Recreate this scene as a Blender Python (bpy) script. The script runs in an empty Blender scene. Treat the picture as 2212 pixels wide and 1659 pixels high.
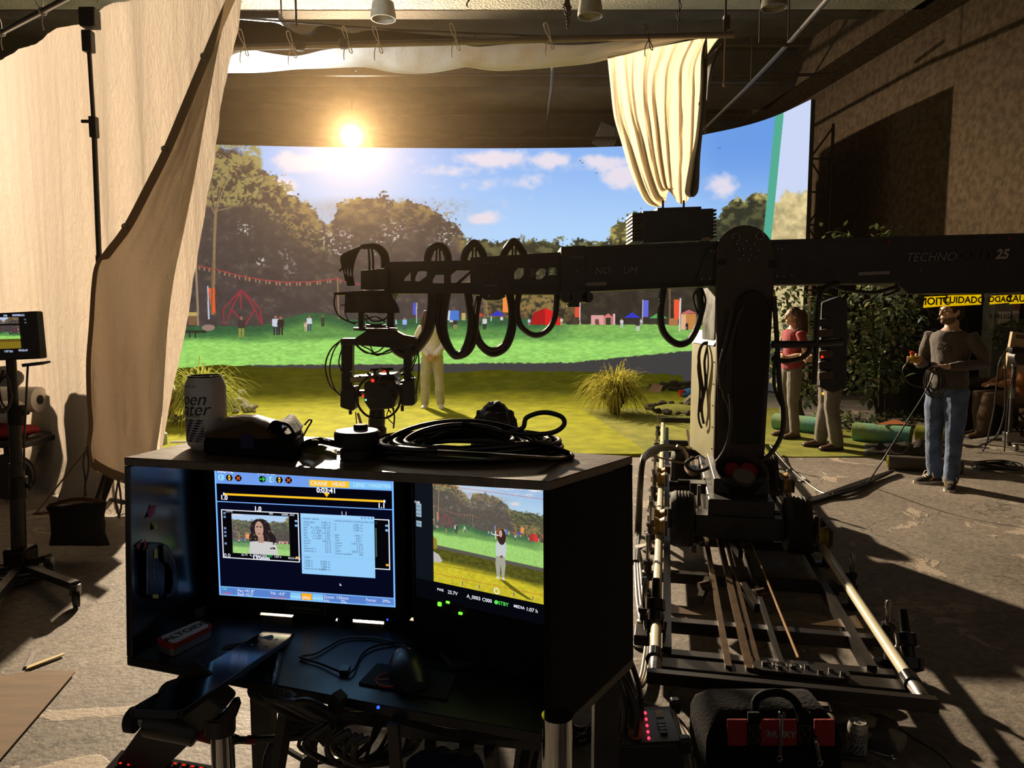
import bpy, bmesh, math, random
import numpy as np
from mathutils import Vector, Matrix, noise
random.seed(7); np.random.seed(7)
C = bpy.context.scene.collection
SC = bpy.context.scene
PI = math.pi
V = Vector
# ---------------------------------------------------------------- camera
F_PX, CX, CY, H_CAM, PITCH = 1580.0, 1106.0, 829.5, 1.63, math.radians(5.58)
cd = bpy.data.cameras.new('camera'); cam = bpy.data.objects.new('camera', cd); C.objects.link(cam)
cd.sensor_width = 36.0; cd.lens = 36.0 * F_PX / 2212.0; cd.clip_start = 0.02; cd.clip_end = 200
cam.location = (0, 0, H_CAM); cam.rotation_euler = (PI / 2 - PITCH, 0, 0)
SC.camera = cam
# ---------------------------------------------------------------- view, world, lamps
SC.view_settings.view_transform = 'Standard'; SC.view_settings.look = 'None'
SC.view_settings.exposure = 0.0; SC.view_settings.gamma = 1.0; SC.view_settings.use_curve_mapping = False
SC.cycles.max_bounces = 5; SC.cycles.diffuse_bounces = 3; SC.cycles.glossy_bounces = 3
SC.cycles.transmission_bounces = 4; SC.cycles.transparent_max_bounces = 6
SC.cycles.caustics_reflective = False; SC.cycles.caustics_refractive = False
SC.cycles.sample_clamp_indirect = 4.0
SC.cycles.use_denoising = True
wd = bpy.data.worlds.new('world'); SC.world = wd; wd.use_nodes = True
wd.node_tree.nodes['Background'].inputs[0].default_value = (0.9, 0.8, 0.7, 1)
wd.node_tree.nodes['Background'].inputs[1].default_value = 0.13
LAMP = V((-3.93, 18.42, 5.93))
ld = bpy.data.lights.new('set_sun_lamp', 'AREA'); ld.shape = 'DISK'; ld.size = 0.46
ld.energy = 8400; ld.color = (1.0, 0.79, 0.55)
lo = bpy.data.objects.new('set_sun_lamp_light', ld); C.objects.link(lo)
sd_ = bpy.data.lights.new('sky_panel', 'AREA'); sd_.shape = 'RECTANGLE'; sd_.size = .8; sd_.size_y = .5; sd_.energy = 150; sd_.color = (.72, .86, 1.0)
so = bpy.data.objects.new('sky_panel_light', sd_); C.objects.link(so); so.location = (-3.35, 10.0, 5.40); so.rotation_euler = (math.radians(165), 0, 0)
sd2 = sd_.copy(); sd2.energy = 420; so2 = bpy.data.objects.new('sky_panel_light_down', sd2); C.objects.link(so2); so2.location = (-3.35, 9.83, 5.28); so2.rotation_euler = (math.radians(-40), 0, 0)
sd3 = sd_.copy(); sd3.energy = 60; so3 = bpy.data.objects.new('added_performer_fill', sd3); C.objects.link(so3); so3.location = (-3.35, 10.17, 5.28); so3.rotation_euler = V((2.0, 2.3, -4.2)).to_track_quat('-Z', 'Y').to_euler()  # added fill on the performer, in place of bounce off the overhead cloth
LAMP_DIR = V((3.2, -15.0, -3.6)).normalized()
lo.location = LAMP; lo.rotation_euler = LAMP_DIR.to_track_quat('-Z', 'Y').to_euler()

# ---------------------------------------------------------------- helpers
FW = V((0, math.cos(PITCH), -math.sin(PITCH))); UP = V((0, math.sin(PITCH), math.cos(PITCH)))
CL = V((0, 0, H_CAM))
def ray(px, py): return FW + V((1, 0, 0)) * ((px - CX) / F_PX) - UP * ((py - CY) / F_PX)
def at(px, py, Y):
    r = ray(px, py); return CL + r * (Y / r.y)
def gp(px, py, z=0.0):
    r = ray(px, py); return CL + r * ((z - H_CAM) / r.z)
def proj(x, y, z):
    dz = z - H_CAM
    zc = y * math.cos(PITCH) - dz * math.sin(PITCH); yc = y * math.sin(PITCH) + dz * math.cos(PITCH)
    return CX + F_PX * x / zc, CY - F_PX * yc / zc
def lin(c):
    c = c / 255.0
    return c / 12.92 if c <= 0.04045 else ((c + 0.055) / 1.055) ** 2.4
def rgb(h):
    h = h.lstrip('#'); return tuple(lin(int(h[i:i + 2], 16)) for i in (0, 2, 4)) + (1,)
WM = {}
def wm(o): return WM.get(o.name, Matrix.Identity(4))
def cat_spl(pts, n=8, closed=False):
    P = [V(p) for p in pts]; out = []; m = len(P)
    rng = range(m if closed else m - 1)
    for i in rng:
        if closed: a, b, c, d = P[(i - 1) % m], P[i], P[(i + 1) % m], P[(i + 2) % m]
        else: a, b, c, d = P[max(i - 1, 0)], P[i], P[i + 1], P[min(i + 2, m - 1)]
        for k in range(n):
            t = k / n
            out.append(0.5 * ((2 * b) + (c - a) * t + (2 * a - 5 * b + 4 * c - d) * t * t + (3 * b - a - 3 * c + d) * t ** 3))
    if not closed: out.append(P[-1].copy())
    return out
def frame(o, ex, ey, ez):
    m = Matrix.Identity(4)
    for i, a in enumerate((ex, ey, ez)):
        for j in range(3): m[j][i] = a[j]
    for j in range(3): m[j][3] = o[j]
    return m
def basis(z):
    z = V(z).normalized(); a = V((0, 0, 1)) if abs(z.z) < 0.95 else V((1, 0, 0))
    x = a.cross(z).normalized(); y = z.cross(x); return x, y, z
class MB:
    def __init__(s, M=None): s.v = []; s.f = []; s.M = M
    def add(s, vs, fs):
        n = len(s.v)
        s.v += [(s.M @ V(p)) for p in vs] if s.M else [V(p) for p in vs]
        s.f += [tuple(i + n for i in f) for f in fs]; return s
    def hexa(s, p):  # 0-3 bottom ring, 4-7 top ring
        return s.add(p, [(3, 2, 1, 0), (4, 5, 6, 7), (0, 1, 5, 4), (1, 2, 6, 5), (2, 3, 7, 6), (3, 0, 4, 7)])
    def box(s, c, d, R=None):
        c = V(c); h = V(d) / 2; p = []
        for z in (-1, 1):
            for x, y in ((-1, -1), (1, -1), (1, 1), (-1, 1)):
                q = V((x * h.x, y * h.y, z * h.z)); p.append(c + (R @ q if R else q))
        return s.hexa(p)
    def mm(s, a, b):
        a = V(a); b = V(b); return s.box((a + b) / 2, b - a)
    def bar(s, a, b, w, h, up=(0, 0, 1)):  # box along a->b
        a = V(a); b = V(b); z = (b - a).normalized(); x = V(up).cross(z)
        x = x.normalized() if x.length > 1e-4 else V((1, 0, 0)); y = z.cross(x); p = []
        for q in (a, b):
            for i, j in ((-1, -1), (1, -1), (1, 1), (-1, 1)): p.append(q + x * (i * w / 2) + y * (j * h / 2))
        return s.hexa(p)
    def cyl(s, a, b, r, r2=None, n=14):
        a = V(a); b = V(b); r2 = r if r2 is None else r2; x, y, z = basis(b - a); vs = []
        for q, rr in ((a, r), (b, r2)):
            for k in range(n):
                t = 2 * PI * k / n; vs.append(q + x * (math.cos(t) * rr) + y * (math.sin(t) * rr))
        fs = [(k, (k + 1) % n, n + (k + 1) % n, n + k) for k in range(n)] + [tuple(range(n))[::-1], tuple(range(n, 2 * n))]
        return s.add(vs, fs)
    def tube(s, pts, r, n=7, closed=False):
        P = [V(p) for p in pts]; m = len(P); R = r if isinstance(r, (list, tuple)) else [r] * m
        T = []
        for i in range(m):
            a = P[(i - 1) % m] if closed else P[max(i - 1, 0)]; b = P[(i + 1) % m] if closed else P[min(i + 1, m - 1)]
            t = b - a; T.append(t.normalized() if t.length > 1e-9 else V((0, 0, 1)))
        x, y, z = basis(T[0]); vs = []
        for i in range(m):
            t = T[i]; x = x - t * x.dot(t)
            x = x.normalized() if x.length > 1e-6 else basis(t)[0]
            y = t.cross(x)
            for k in range(n):
                a = 2 * PI * k / n; vs.append(P[i] + x * (math.cos(a) * R[i]) + y * (math.sin(a) * R[i]))
        fs = []
        for i in range(m if closed else m - 1):
            j = (i + 1) % m
            for k in range(n): fs.append((i * n + k, i * n + (k + 1) % n, j * n + (k + 1) % n, j * n + k))
        if not closed: fs += [tuple(range(n))[::-1], tuple(range((m - 1) * n, m * n))]
        return s.add(vs, fs)
    def lathe(s, prof, o=(0, 0, 0), ax=(0, 0, 1), n=24):
        o = V(o); x, y, z = basis(ax); vs = []
        for r, h in prof:
            for k in range(n):
                a = 2 * PI * k / n; vs.append(o + z * h + x * (math.cos(a) * r) + y * (math.sin(a) * r))
        m = len(prof); fs = []
        for i in range(m - 1):
            for k in range(n): fs.append((i * n + k, i * n + (k + 1) % n, (i + 1) * n + (k + 1) % n, (i + 1) * n + k))
        fs += [tuple(range(n))[::-1], tuple(range((m - 1) * n, m * n))]
        return s.add(vs, fs)
    def ring(s, c, ax, R, r, n=24, k=8):
        x, y, z = basis(ax); c = V(c)
        return s.tube([c + x * (math.cos(2 * PI * i / n) * R) + y * (math.sin(2 * PI * i / n) * R) for i in range(n)], r, k, True)
    def prism(s, poly, M, h):  # polygon in the frame's xy plane, extruded along its z
        n = len(poly); vs = [M @ V((p[0], p[1], 0)) for p in poly] + [M @ V((p[0], p[1], h)) for p in poly]
        return s.add(vs, [tuple(range(n))[::-1], tuple(range(n, 2 * n))] + [(i, (i + 1) % n, n + (i + 1) % n, n + i) for i in range(n)])
    def ell(s, c, r, R=None, nu=16, nv=10):
        c = V(c); vs = []; fs = []
        for j in range(1, nv):
            b = PI * j / nv - PI / 2
            for i in range(nu):
                a = 2 * PI * i / nu; q = V((r[0] * math.cos(b) * math.cos(a), r[1] * math.cos(b) * math.sin(a), r[2] * math.sin(b)))
                vs.append(c + (R @ q if R else q))
        lo_, hi_ = V((0, 0, -r[2])), V((0, 0, r[2])); m = len(vs)
        vs += [c + (R @ lo_ if R else lo_), c + (R @ hi_ if R else hi_)]
        for j in range(nv - 2):
            for i in range(nu): fs.append((j * nu + i, j * nu + (i + 1) % nu, (j + 1) * nu + (i + 1) % nu, (j + 1) * nu + i))
        for i in range(nu):
            fs.append((m, (i + 1) % nu, i)); fs.append((m + 1, (nv - 2) * nu + i, (nv - 2) * nu + (i + 1) % nu))
        return s.add(vs, fs)
    def grid(s, G):  # rows of points
        nr, nc = len(G), len(G[0])
        return s.add([p for r in G for p in r], [(i * nc + j, i * nc + j + 1, (i + 1) * nc + j + 1, (i + 1) * nc + j) for i in range(nr - 1) for j in range(nc - 1)])
    def loft(s, rings, cap=True):
        n = len(rings[0]); m = len(rings)
        fs = [(i * n + k, i * n + (k + 1) % n, (i + 1) * n + (k + 1) % n, (i + 1) * n + k) for i in range(m - 1) for k in range(n)]
        if cap: fs += [tuple(range(n))[::-1], tuple(range((m - 1) * n, m * n))]
        return s.add([p for r in rings for p in r], fs)
    def text(s, txt, size, M, align='CENTER', shear=0.0, bold=0.0, mirror=False, h=0.0):
        cu = bpy.data.curves.new('txt', 'FONT'); cu.body = txt; cu.size = size; cu.align_x = align; cu.align_y = 'CENTER'
        cu.shear = shear; cu.offset = bold; cu.extrude = h; cu.resolution_u = 3
        ob = bpy.data.objects.new('txt', cu); me = bpy.data.meshes.new_from_object(ob)
        Q = M @ Matrix.Scale(-1, 4, (1, 0, 0)) if mirror else M
        s.add([Q @ v.co for v in me.vertices], [tuple(p.vertices) for p in me.polygons])
        bpy.data.objects.remove(ob); bpy.data.curves.remove(cu); bpy.data.meshes.remove(me); return s
    def build(s, name, m, parent=None, smooth=40, bevel=0.0, solid=0.0, stuff=False, origin=None):
        me = bpy.data.meshes.new(name)
        if parent is not None:
            inv = wm(parent).inverted(); vs = [inv @ p for p in s.v]; base = None
        else:
            a = np.array([tuple(p) for p in s.v]); mn, mx = a.min(0), a.max(0)
            base = V(((mn[0] + mx[0]) / 2, (mn[1] + mx[1]) / 2, mn[2])) if origin is None else V(origin)
            vs = [p - base for p in s.v]
        me.from_pydata([tuple(p) for p in vs], [], s.f); me.update()
        if smooth:
            me.polygons.foreach_set('use_smooth', [True] * len(me.polygons)); me.set_sharp_from_angle(angle=math.radians(smooth))
        o = bpy.data.objects.new(name, me); C.objects.link(o)
        if m is not None: me.materials.append(m)
        if parent is not None:
            o.parent = parent; WM[o.name] = wm(parent)
        else:
            o.location = base; WM[o.name] = Matrix.Translation(base)
        if solid:
            md = o.modifiers.new('solidify', 'SOLIDIFY'); md.thickness = solid; md.offset = 0
        if bevel:
            md = o.modifiers.new('bevel', 'BEVEL'); md.width = bevel; md.segments = 2; md.limit_method = 'ANGLE'; md.angle_limit = math.radians(40)
        if stuff: o['kind'] = 'stuff'
        return o
def tag(o, label, cat, group=None, kind=None):
    o['label'] = label; o['category'] = cat
    if group: o['group'] = group
    if kind: o['kind'] = kind
    return o
def struct(o, label=None):
    o['kind'] = 'structure'
    if label: o['label'] = label
    return o
def lab(o, label): o['label'] = label; return o
def root(name, label, cat, loc, group=None):
    o = bpy.data.objects.new(name, None); C.objects.link(o); o.location = loc; o.empty_display_size = 0.1
    WM[o.name] = Matrix.Translation(V(loc)); return tag(o, label, cat, group)
def copy_tree(o, loc, rz=0.0, parent=None):
    c = o.copy(); C.objects.link(c)
    if parent is None:
        c.location = loc; c.rotation_euler = (0, 0, rz)
    else: c.parent = parent
    for ch in [x for x in C.objects if x.parent == o]: copy_tree(ch, None, 0, c)
    return c
# ---------------------------------------------------------------- materials
MATS = {}
def mat(name, col, rough=0.5, metal=0.0, var=0.0, vs=6.0, bump=0.0, bs=40.0, spec=0.5, emit=None, es=0.0, coat=0.0, alpha=1.0, trans=0.0, sheen=0.0, col2=None, det=4.0, stretch=None, rvar=0.0):
    if name in MATS: return MATS[name]
    m = bpy.data.materials.new(name); m.use_nodes = True; nt = m.node_tree; b = nt.nodes['Principled BSDF']
    c = rgb(col); b.inputs['Base Color'].default_value = c; b.inputs['Roughness'].default_value = rough
    b.inputs['Metallic'].default_value = metal; b.inputs['Specular IOR Level'].default_value = spec
    b.inputs['Coat Weight'].default_value = coat; b.inputs['Alpha'].default_value = alpha
    b.inputs['Transmission Weight'].default_value = trans; b.inputs['Sheen Weight'].default_value = sheen
    if emit: b.inputs['Emission Color'].default_value = rgb(emit); b.inputs['Emission Strength'].default_value = es
    co = None
    if var or bump or rvar:
        tc = nt.nodes.new('ShaderNodeTexCoord'); co = tc.outputs['Object']
        if stretch:
            mp = nt.nodes.new('ShaderNodeMapping'); mp.inputs['Scale'].default_value = stretch
            nt.links.new(co, mp.inputs[0]); co = mp.outputs[0]
    if var or rvar:
        n = nt.nodes.new('ShaderNodeTexNoise'); n.inputs['Scale'].default_value = vs; n.inputs['Detail'].default_value = det
        nt.links.new(co, n.inputs['Vector'])
    if var:
        r = nt.nodes.new('ShaderNodeValToRGB'); r.color_ramp.elements[0].position = 0.35; r.color_ramp.elements[1].position = 0.65
        d = rgb(col2) if col2 else tuple(x * (1 - var) for x in c[:3]) + (1,)
        r.color_ramp.elements[0].color = d; r.color_ramp.elements[1].color = c
        nt.links.new(n.outputs['Fac'], r.inputs['Fac']); nt.links.new(r.outputs[0], b.inputs['Base Color'])
    if rvar:
        mr = nt.nodes.new('ShaderNodeMapRange'); mr.inputs['From Min'].default_value = 0.3; mr.inputs['From Max'].default_value = 0.7
        mr.inputs['To Min'].default_value = max(0, rough - rvar); mr.inputs['To Max'].default_value = rough + rvar
        nt.links.new(n.outputs['Fac'], mr.inputs[0]); nt.links.new(mr.outputs[0], b.inputs['Roughness'])
    if bump:
        n2 = nt.nodes.new('ShaderNodeTexNoise'); n2.inputs['Scale'].default_value = bs; n2.inputs['Detail'].default_value = 3.0
        bp = nt.nodes.new('ShaderNodeBump'); bp.inputs['Strength'].default_value = bump; bp.inputs['Distance'].default_value = 0.02
        nt.links.new(co, n2.inputs['Vector']); nt.links.new(n2.outputs['Fac'], bp.inputs['Height']); nt.links.new(bp.outputs[0], b.inputs['Normal'])
    MATS[name] = m; return m
def emi(name, col, s=1.0):
    if name in MATS: return MATS[name]
    m = bpy.data.materials.new(name); m.use_nodes = True; nt = m.node_tree; nt.nodes.remove(nt.nodes['Principled BSDF'])
    e = nt.nodes.new('ShaderNodeEmission'); e.inputs[0].default_value = rgb(col); e.inputs[1].default_value = s
    nt.links.new(e.outputs[0], nt.nodes['Material Output'].inputs[0]); MATS[name] = m; return m
def cloth(name, col, transl=0.4, bump=0.25, bs=30.0, stretch=(1, 1, 0.35)):
    m = bpy.data.materials.new(name); m.use_nodes = True; nt = m.node_tree; nt.nodes.remove(nt.nodes['Principled BSDF'])
    d = nt.nodes.new('ShaderNodeBsdfDiffuse'); t = nt.nodes.new('ShaderNodeBsdfTranslucent'); mx = nt.nodes.new('ShaderNodeMixShader')
    d.inputs[0].default_value = rgb(col); t.inputs[0].default_value = rgb(col); mx.inputs[0].default_value = transl
    tc = nt.nodes.new('ShaderNodeTexCoord'); mp = nt.nodes.new('ShaderNodeMapping'); mp.inputs['Scale'].default_value = stretch
    n = nt.nodes.new('ShaderNodeTexNoise'); n.inputs['Scale'].default_value = bs; n.inputs['Detail'].default_value = 5; n.inputs['Distortion'].default_value = 1.2
    bp = nt.nodes.new('ShaderNodeBump'); bp.inputs['Strength'].default_value = bump; bp.inputs['Distance'].default_value = 0.03
    for a, b in ((tc.outputs['Object'], mp.inputs[0]), (mp.outputs[0], n.inputs['Vector']), (n.outputs['Fac'], bp.inputs['Height']), (bp.outputs[0], d.inputs['Normal']), (bp.outputs[0], t.inputs['Normal']),
                 (d.outputs[0], mx.inputs[1]), (t.outputs[0], mx.inputs[2]), (mx.outputs[0], nt.nodes['Material Output'].inputs[0])): nt.links.new(a, b)
    return m
def img_mat(name, arr, strength=1.0):  # arr: h x w x 3 in 0..255 sRGB, row 0 at the top
    h, w = arr.shape[:2]; im = bpy.data.images.new(name, w, h)
    px = np.ones((h, w, 4), np.float32); px[..., :3] = np.clip(arr[::-1] / 255.0, 0, 1)
    im.pixels.foreach_set(px.ravel()); im.update(); im.pack()
    m = bpy.data.materials.new(name); m.use_nodes = True; nt = m.node_tree; nt.nodes.remove(nt.nodes['Principled BSDF'])
    t = nt.nodes.new('ShaderNodeTexImage'); t.image = im; t.extension = 'EXTEND'
    e = nt.nodes.new('ShaderNodeEmission'); e.inputs[1].default_value = strength
    nt.links.new(t.outputs[0], e.inputs[0]); nt.links.new(e.outputs[0], nt.nodes['Material Output'].inputs[0]); return m
def uv_grid(name, rows, m, parent=None, origin=None):  # rows[0] is the top row; uv 0..1
    nr, nc = len(rows), len(rows[0]); mb = MB(); mb.grid(rows); o = mb.build(name, m, parent, smooth=0, origin=origin)
    uv = o.data.uv_layers.new(name='uv'); li = np.empty(len(o.data.loops), np.int32); o.data.loops.foreach_get('vertex_index', li)
    u = (li % nc) / (nc - 1); v = 1 - (li // nc) / (nr - 1)
    uv.data.foreach_set('uv', np.stack([u, v], 1).astype(np.float32).ravel()); return o
BLACK = mat('black_paint', '#2b2723', 0.45, var=0.35, vs=9, rvar=0.12)
MATTE = mat('matte_black', '#1b1917', 0.8)
GLOSS = mat('gloss_black', '#141313', 0.18)
RUBBER = mat('black_rubber', '#221f1c', 0.38, bump=0.1, bs=60)
STEEL = mat('steel', '#8d8a86', 0.32, 1.0, var=0.3, vs=12, rvar=0.1)
CHROME = mat('chrome', '#c9c9c9', 0.08, 1.0)
DSTEEL = mat('dark_steel', '#3a3632', 0.4, 1.0, var=0.3, vs=10)
WHITE = mat('white_plastic', '#d9d6d0', 0.4)
ROPE = mat('white_cord', '#cfc3ad', 0.8)
# ---------------------------------------------------------------- painting the pictures the screens show
_rt = np.random.RandomState(3).rand(8, 128, 128)
def vn(x, y, k=0):
    xi = np.floor(x).astype(int); yi = np.floor(y).astype(int); fx = x - xi; fy = y - yi
    fx = fx * fx * (3 - 2 * fx); fy = fy * fy * (3 - 2 * fy); t = _rt[k % 8]
    a = t[xi % 128, yi % 128]; b = t[(xi + 1) % 128, yi % 128]; c = t[xi % 128, (yi + 1) % 128]; d = t[(xi + 1) % 128, (yi + 1) % 128]
    return (a * (1 - fx) + b * fx) * (1 - fy) + (c * (1 - fx) + d * fx) * fy
def fbm(x, y, o=4, k=0):
    s = 0; a = 0.5
    for i in range(o): s = s + a * vn(x * 2 ** i + 17.3 * i, y * 2 ** i + 5.1 * i, k + i); a /= 2
    return s / (1 - 0.5 ** o)
def sm(a, b, x):
    t = np.clip((x - a) / (b - a), 0, 1); return t * t * (3 - 2 * t)
def mixc(c, col, m): return c * (1 - m[..., None]) + np.array(col, float) * m[..., None]
def pmask(X, Y, pts):
    m = np.zeros(X.shape, bool); n = len(pts)
    xs = [p[0] for p in pts]; ys = [p[1] for p in pts]
    bb = (X >= min(xs)) & (X <= max(xs)) & (Y >= min(ys)) & (Y <= max(ys)); x = X[bb]; y = Y[bb]
    r = np.zeros(x.shape, bool); j = n - 1
    for i in range(n):
        x1, y1 = pts[i]; x2, y2 = pts[j]
        if y1 != y2: r ^= ((y1 > y) != (y2 > y)) & (x < (x2 - x1) * (y - y1) / (y2 - y1) + x1)
        j = i
    m[bb] = r; return m
def pfill(c, X, Y, pts, col): c[pmask(X, Y, pts)] = col
def pline(c, X, Y, pts, w, col):
    for (x1, y1), (x2, y2) in zip(pts[:-1], pts[1:]):
        L = max(math.hypot(x2 - x1, y2 - y1), 1e-6); nx, ny = -(y2 - y1) / L * w / 2, (x2 - x1) / L * w / 2
        pfill(c, X, Y, [(x1 + nx, y1 + ny), (x2 + nx, y2 + ny), (x2 - nx, y2 - ny), (x1 - nx, y1 - ny)], col)
def pell(c, X, Y, x, y, rx, ry, col): c[((X - x) / rx) ** 2 + ((Y - y) / ry) ** 2 < 1] = col
def pperson(c, X, Y, x, top, bot, shirt, legs, skin=(150, 105, 85)):
    h = bot - top; w = h * 0.14
    pfill(c, X, Y, [(x - w, top + .5 * h), (x - .1 * w, top + .5 * h), (x - .15 * w, bot), (x - .8 * w, bot)], legs)
    pfill(c, X, Y, [(x + .1 * w, top + .5 * h), (x + w, top + .5 * h), (x + .9 * w, bot), (x + .3 * w, bot)], legs)
    pfill(c, X, Y, [(x - 1.2 * w, top + .17 * h), (x + 1.2 * w, top + .17 * h), (x + 1.3 * w, top + .5 * h), (x + .9 * w, top + .56 * h), (x - .9 * w, top + .56 * h), (x - 1.3 * w, top + .5 * h)], shirt)
    pell(c, X, Y, x, top + .08 * h, w * .55, h * .09, skin)
def paint(X, Y):
    c = np.zeros(X.shape + (3,)); n1 = fbm(X / 60, Y / 45, 5, 0); n2 = fbm(X / 14, Y / 12, 4, 2); n3 = fbm(X / 5, Y / 4.5, 3, 4)
    t = sm(300, 540, Y)
    c[:] = np.array((138, 180, 243)) * (1 - t[..., None]) + np.array((178, 214, 252)) * t[..., None]
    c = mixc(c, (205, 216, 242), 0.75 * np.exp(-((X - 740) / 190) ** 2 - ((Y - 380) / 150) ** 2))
    c = mixc(c, (70, 128, 215), 0.45 * sm(1440, 1560, X) * (1 - t))
    wc = fbm(X / 90, Y / 60, 5, 1); cl = np.zeros(X.shape)
    for x, y, rx, ry, s in ((1045, 345, 110, 26, 1), (990, 368, 100, 22, .9), (1040, 395, 120, 24, .6), (1300, 352, 70, 26, .95), (1345, 385, 60, 40, .9), (1042, 470, 42, 17, .8), (1570, 400, 85, 45, .9), (1600, 330, 60, 40, .45), (640, 350, 110, 30, .9), (600, 395, 60, 30, .8), (1190, 345, 60, 18, .7), (870, 350, 80, 18, .35), (1120, 430, 90, 30, .25)):
        cl = np.maximum(cl, s * np.exp(-((X - x) / rx) ** 2 - ((Y - y) / ry) ** 2))
    cl = sm(0.28, 0.72, cl * 0.8 + (wc - .5) * 1.1 + (n2 - .5) * .25)
    c = mixc(c, (238, 226, 236), cl * 0.92)
    # distant lit trees on the right, then the dark wood on the left
    def wood(top, base, lit, amp, k, edge=26, litamt=1.0):
        nonlocal c
        xs = [p[0] for p in top]; ys = [p[1] for p in top]; T = np.interp(X, xs, ys)
        nn = fbm(X / 26, Y / 22, 4, k); D = Y - T + (nn - .5) * amp + (n3 - .5) * amp * .55
        m = sm(-2, 3, D); b = np.array(base, float) * (0.82 + 0.36 * n2[..., None])
        li = np.exp(-np.clip(D, 0, None) / edge) * sm(.42, .62, n2) * litamt + .16 * sm(.6, .72, n2) * sm(.5, .6, n3)
        b = b * (1 - li[..., None]) + np.array(lit, float) * li[..., None]
        c = c * (1 - m[..., None]) + b * m[..., None]
    wood([(900, 640), (1040, 560), (1075, 538), (1120, 545), (1180, 560), (1205, 528), (1250, 525), (1290, 545), (1325, 500), (1350, 468), (1400, 455), (1540, 480), (1580, 440), (1620, 425), (1660, 418), (1700, 430), (1800, 440)], (98, 90, 54), (190, 174, 104), 50, 3, 110, 1.0)
    wood([(1500, 520), (1545, 470), (1580, 438), (1630, 424), (1655, 425), (1662, 600)], (56, 58, 44), (128, 122, 74), 36, 5, 50, .8)
    wood([(1250, 660), (1262, 612), (1330, 590), (1500, 585), (1560, 600), (1800, 600)], (56, 50, 42), (120, 96, 60), 26, 6, 20, .5)
    wood([(200, 330), (420, 318), (545, 326), (575, 372), (612, 392), (640, 425), (668, 448), (690, 468), (716, 474), (735, 436), (760, 428), (790, 432), (830, 424), (862, 432), (900, 440), (950, 456), (985, 478), (1004, 510), (1010, 560), (1035, 585), (1050, 640), (1060, 720)], (70, 62, 62), (176, 152, 84), 44, 7, 24)
    # the tall lit tree at the left with its thin trunk
    cr = np.exp(-((X - 480) / 85) ** 4 - ((Y - 372) / 72) ** 4)
    c = mixc(c, (150, 138, 84), sm(.25, .45, cr) * sm(.43, .56, n2 * .5 + n3 * .5) * .95)
    c = mixc(c, (62, 56, 46), sm(.3, .5, cr) * sm(.45, .36, n2 * .55 + n3 * .45) * .6)
    c = mixc(c, (150, 138, 92), sm(.35, .55, np.exp(-((X - 585) / 55) ** 2 - ((Y - 420) / 60) ** 2)) * sm(.5, .6, n3 * .5 + n2 * .5) * .8)
    spk = sm(.60, .68, n3)
    for x, y, r, s in ((850, 500, 24, 1), (700, 512, 26, .75), (675, 500, 16, .6), (745, 520, 26, .7), (735, 540, 20, .7), (530, 492, 16, .9), (562, 565, 9, 1), (960, 512, 20, .8), (615, 550, 14, .5), (625, 580, 16, .4), (810, 530, 20, .7), (985, 500, 14, .8), (905, 492, 14, .35)):
        c = mixc(c, (215, 212, 208), spk * s * np.exp(-((X - x) / r) ** 4 - ((Y - y) / r) ** 4))
    lm = np.exp(-((X - 640) / 60) ** 4 - ((Y - 440 - .75 * (X - 600)) / 46) ** 4); c = mixc(c, (158, 136, 78), lm * sm(.48, .6, n3 * .6 + n2 * .4) * .75)
    lm = np.exp(-((X - 860) / 130) ** 4 - ((Y - 455) / 26) ** 4); c = mixc(c, (150, 124, 76), lm * sm(.50, .6, n3 * .6 + n2 * .4) * .55)
    for p, w in (([(466, 455), (463, 520), (460, 680)], 6), ([(466, 458), (480, 415), (497, 375)], 3.5), ([(464, 462), (445, 425), (432, 385)], 2.6), ([(465, 458), (458, 410), (456, 370)], 2.4), ([(468, 455), (500, 448)], 2.4), ([(468, 445), (478, 400), (476, 370)], 2)):
        pline(c, X, Y, p, w, (138, 116, 84))
    c = mixc(c, (150, 122, 104), .38 * np.exp(-((X - 770) / 190) ** 2 - ((Y - 400) / 120) ** 2) * sm(420, 450, Y))  # warm flare haze painted into the tree colours below the lamp
    lm = np.exp(-((X - 1140) / 105) ** 4 - ((Y - 645) / 48) ** 4); c = mixc(c, (156, 126, 72), lm * sm(.38, .6, n3 * .5 + n2 * .5) * .85)
    # field
    fx = [300, 560, 660, 700, 760, 830, 860, 1000, 1190, 1230, 1400, 1540, 1900]; fy = [706, 704, 675, 676, 690, 694, 690, 684, 690, 701, 700, 702, 700]
    D = Y - np.interp(X, fx, fy) + (n3 - .5) * 4; m = sm(-1, 2, D)
    far = np.array((46, 92, 58), float); mid = np.array((94, 146, 74), float); near = np.array((152, 212, 104), float)
    g1 = sm(8, 34, D)[..., None]; g2 = sm(728, 742, Y + (n1 - .5) * 14)[..., None]
    rt = sm(1150, 1260, X)[..., None]
    g = far * (1 - g1) * (1 - rt) + near * .86 * (1 - g1) * rt + (mid * (1 - .5 * rt) + near * .5 * rt) * g1
    g = g * (1 - g2) + near * g2; g = g * (0.86 + 0.28 * fbm(X / 9, Y / 3, 3, 5)[..., None])
    c = c * (1 - m[..., None]) + g * m[..., None]
    # things at the fair, seen very small
    def R(x0, y0, x1, y1, col): pfill(c, X, Y, [(x0, y0), (x1, y0), (x1, y1), (x0, y1)], col)
    L = lambda p, w, col: pline(c, X, Y, p, w, col)
    Pg = lambda p, col: pfill(c, X, Y, p, col)
    R(362, 660, 400, 706, (120, 62, 36)); R(362, 659, 398, 672, (196, 146, 74)); R(362, 682, 392, 690, (60, 38, 30)); R(407, 676, 428, 702, (120, 92, 62)); R(407, 675, 428, 683, (190, 164, 96))
    L([(423, 571), (428, 704)], 4.4, (150, 130, 104)); L([(729, 600), (732, 690)], 3.4, (140, 112, 80)); L([(350, 582), (423, 573)], 2, (158, 62, 66))
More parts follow.
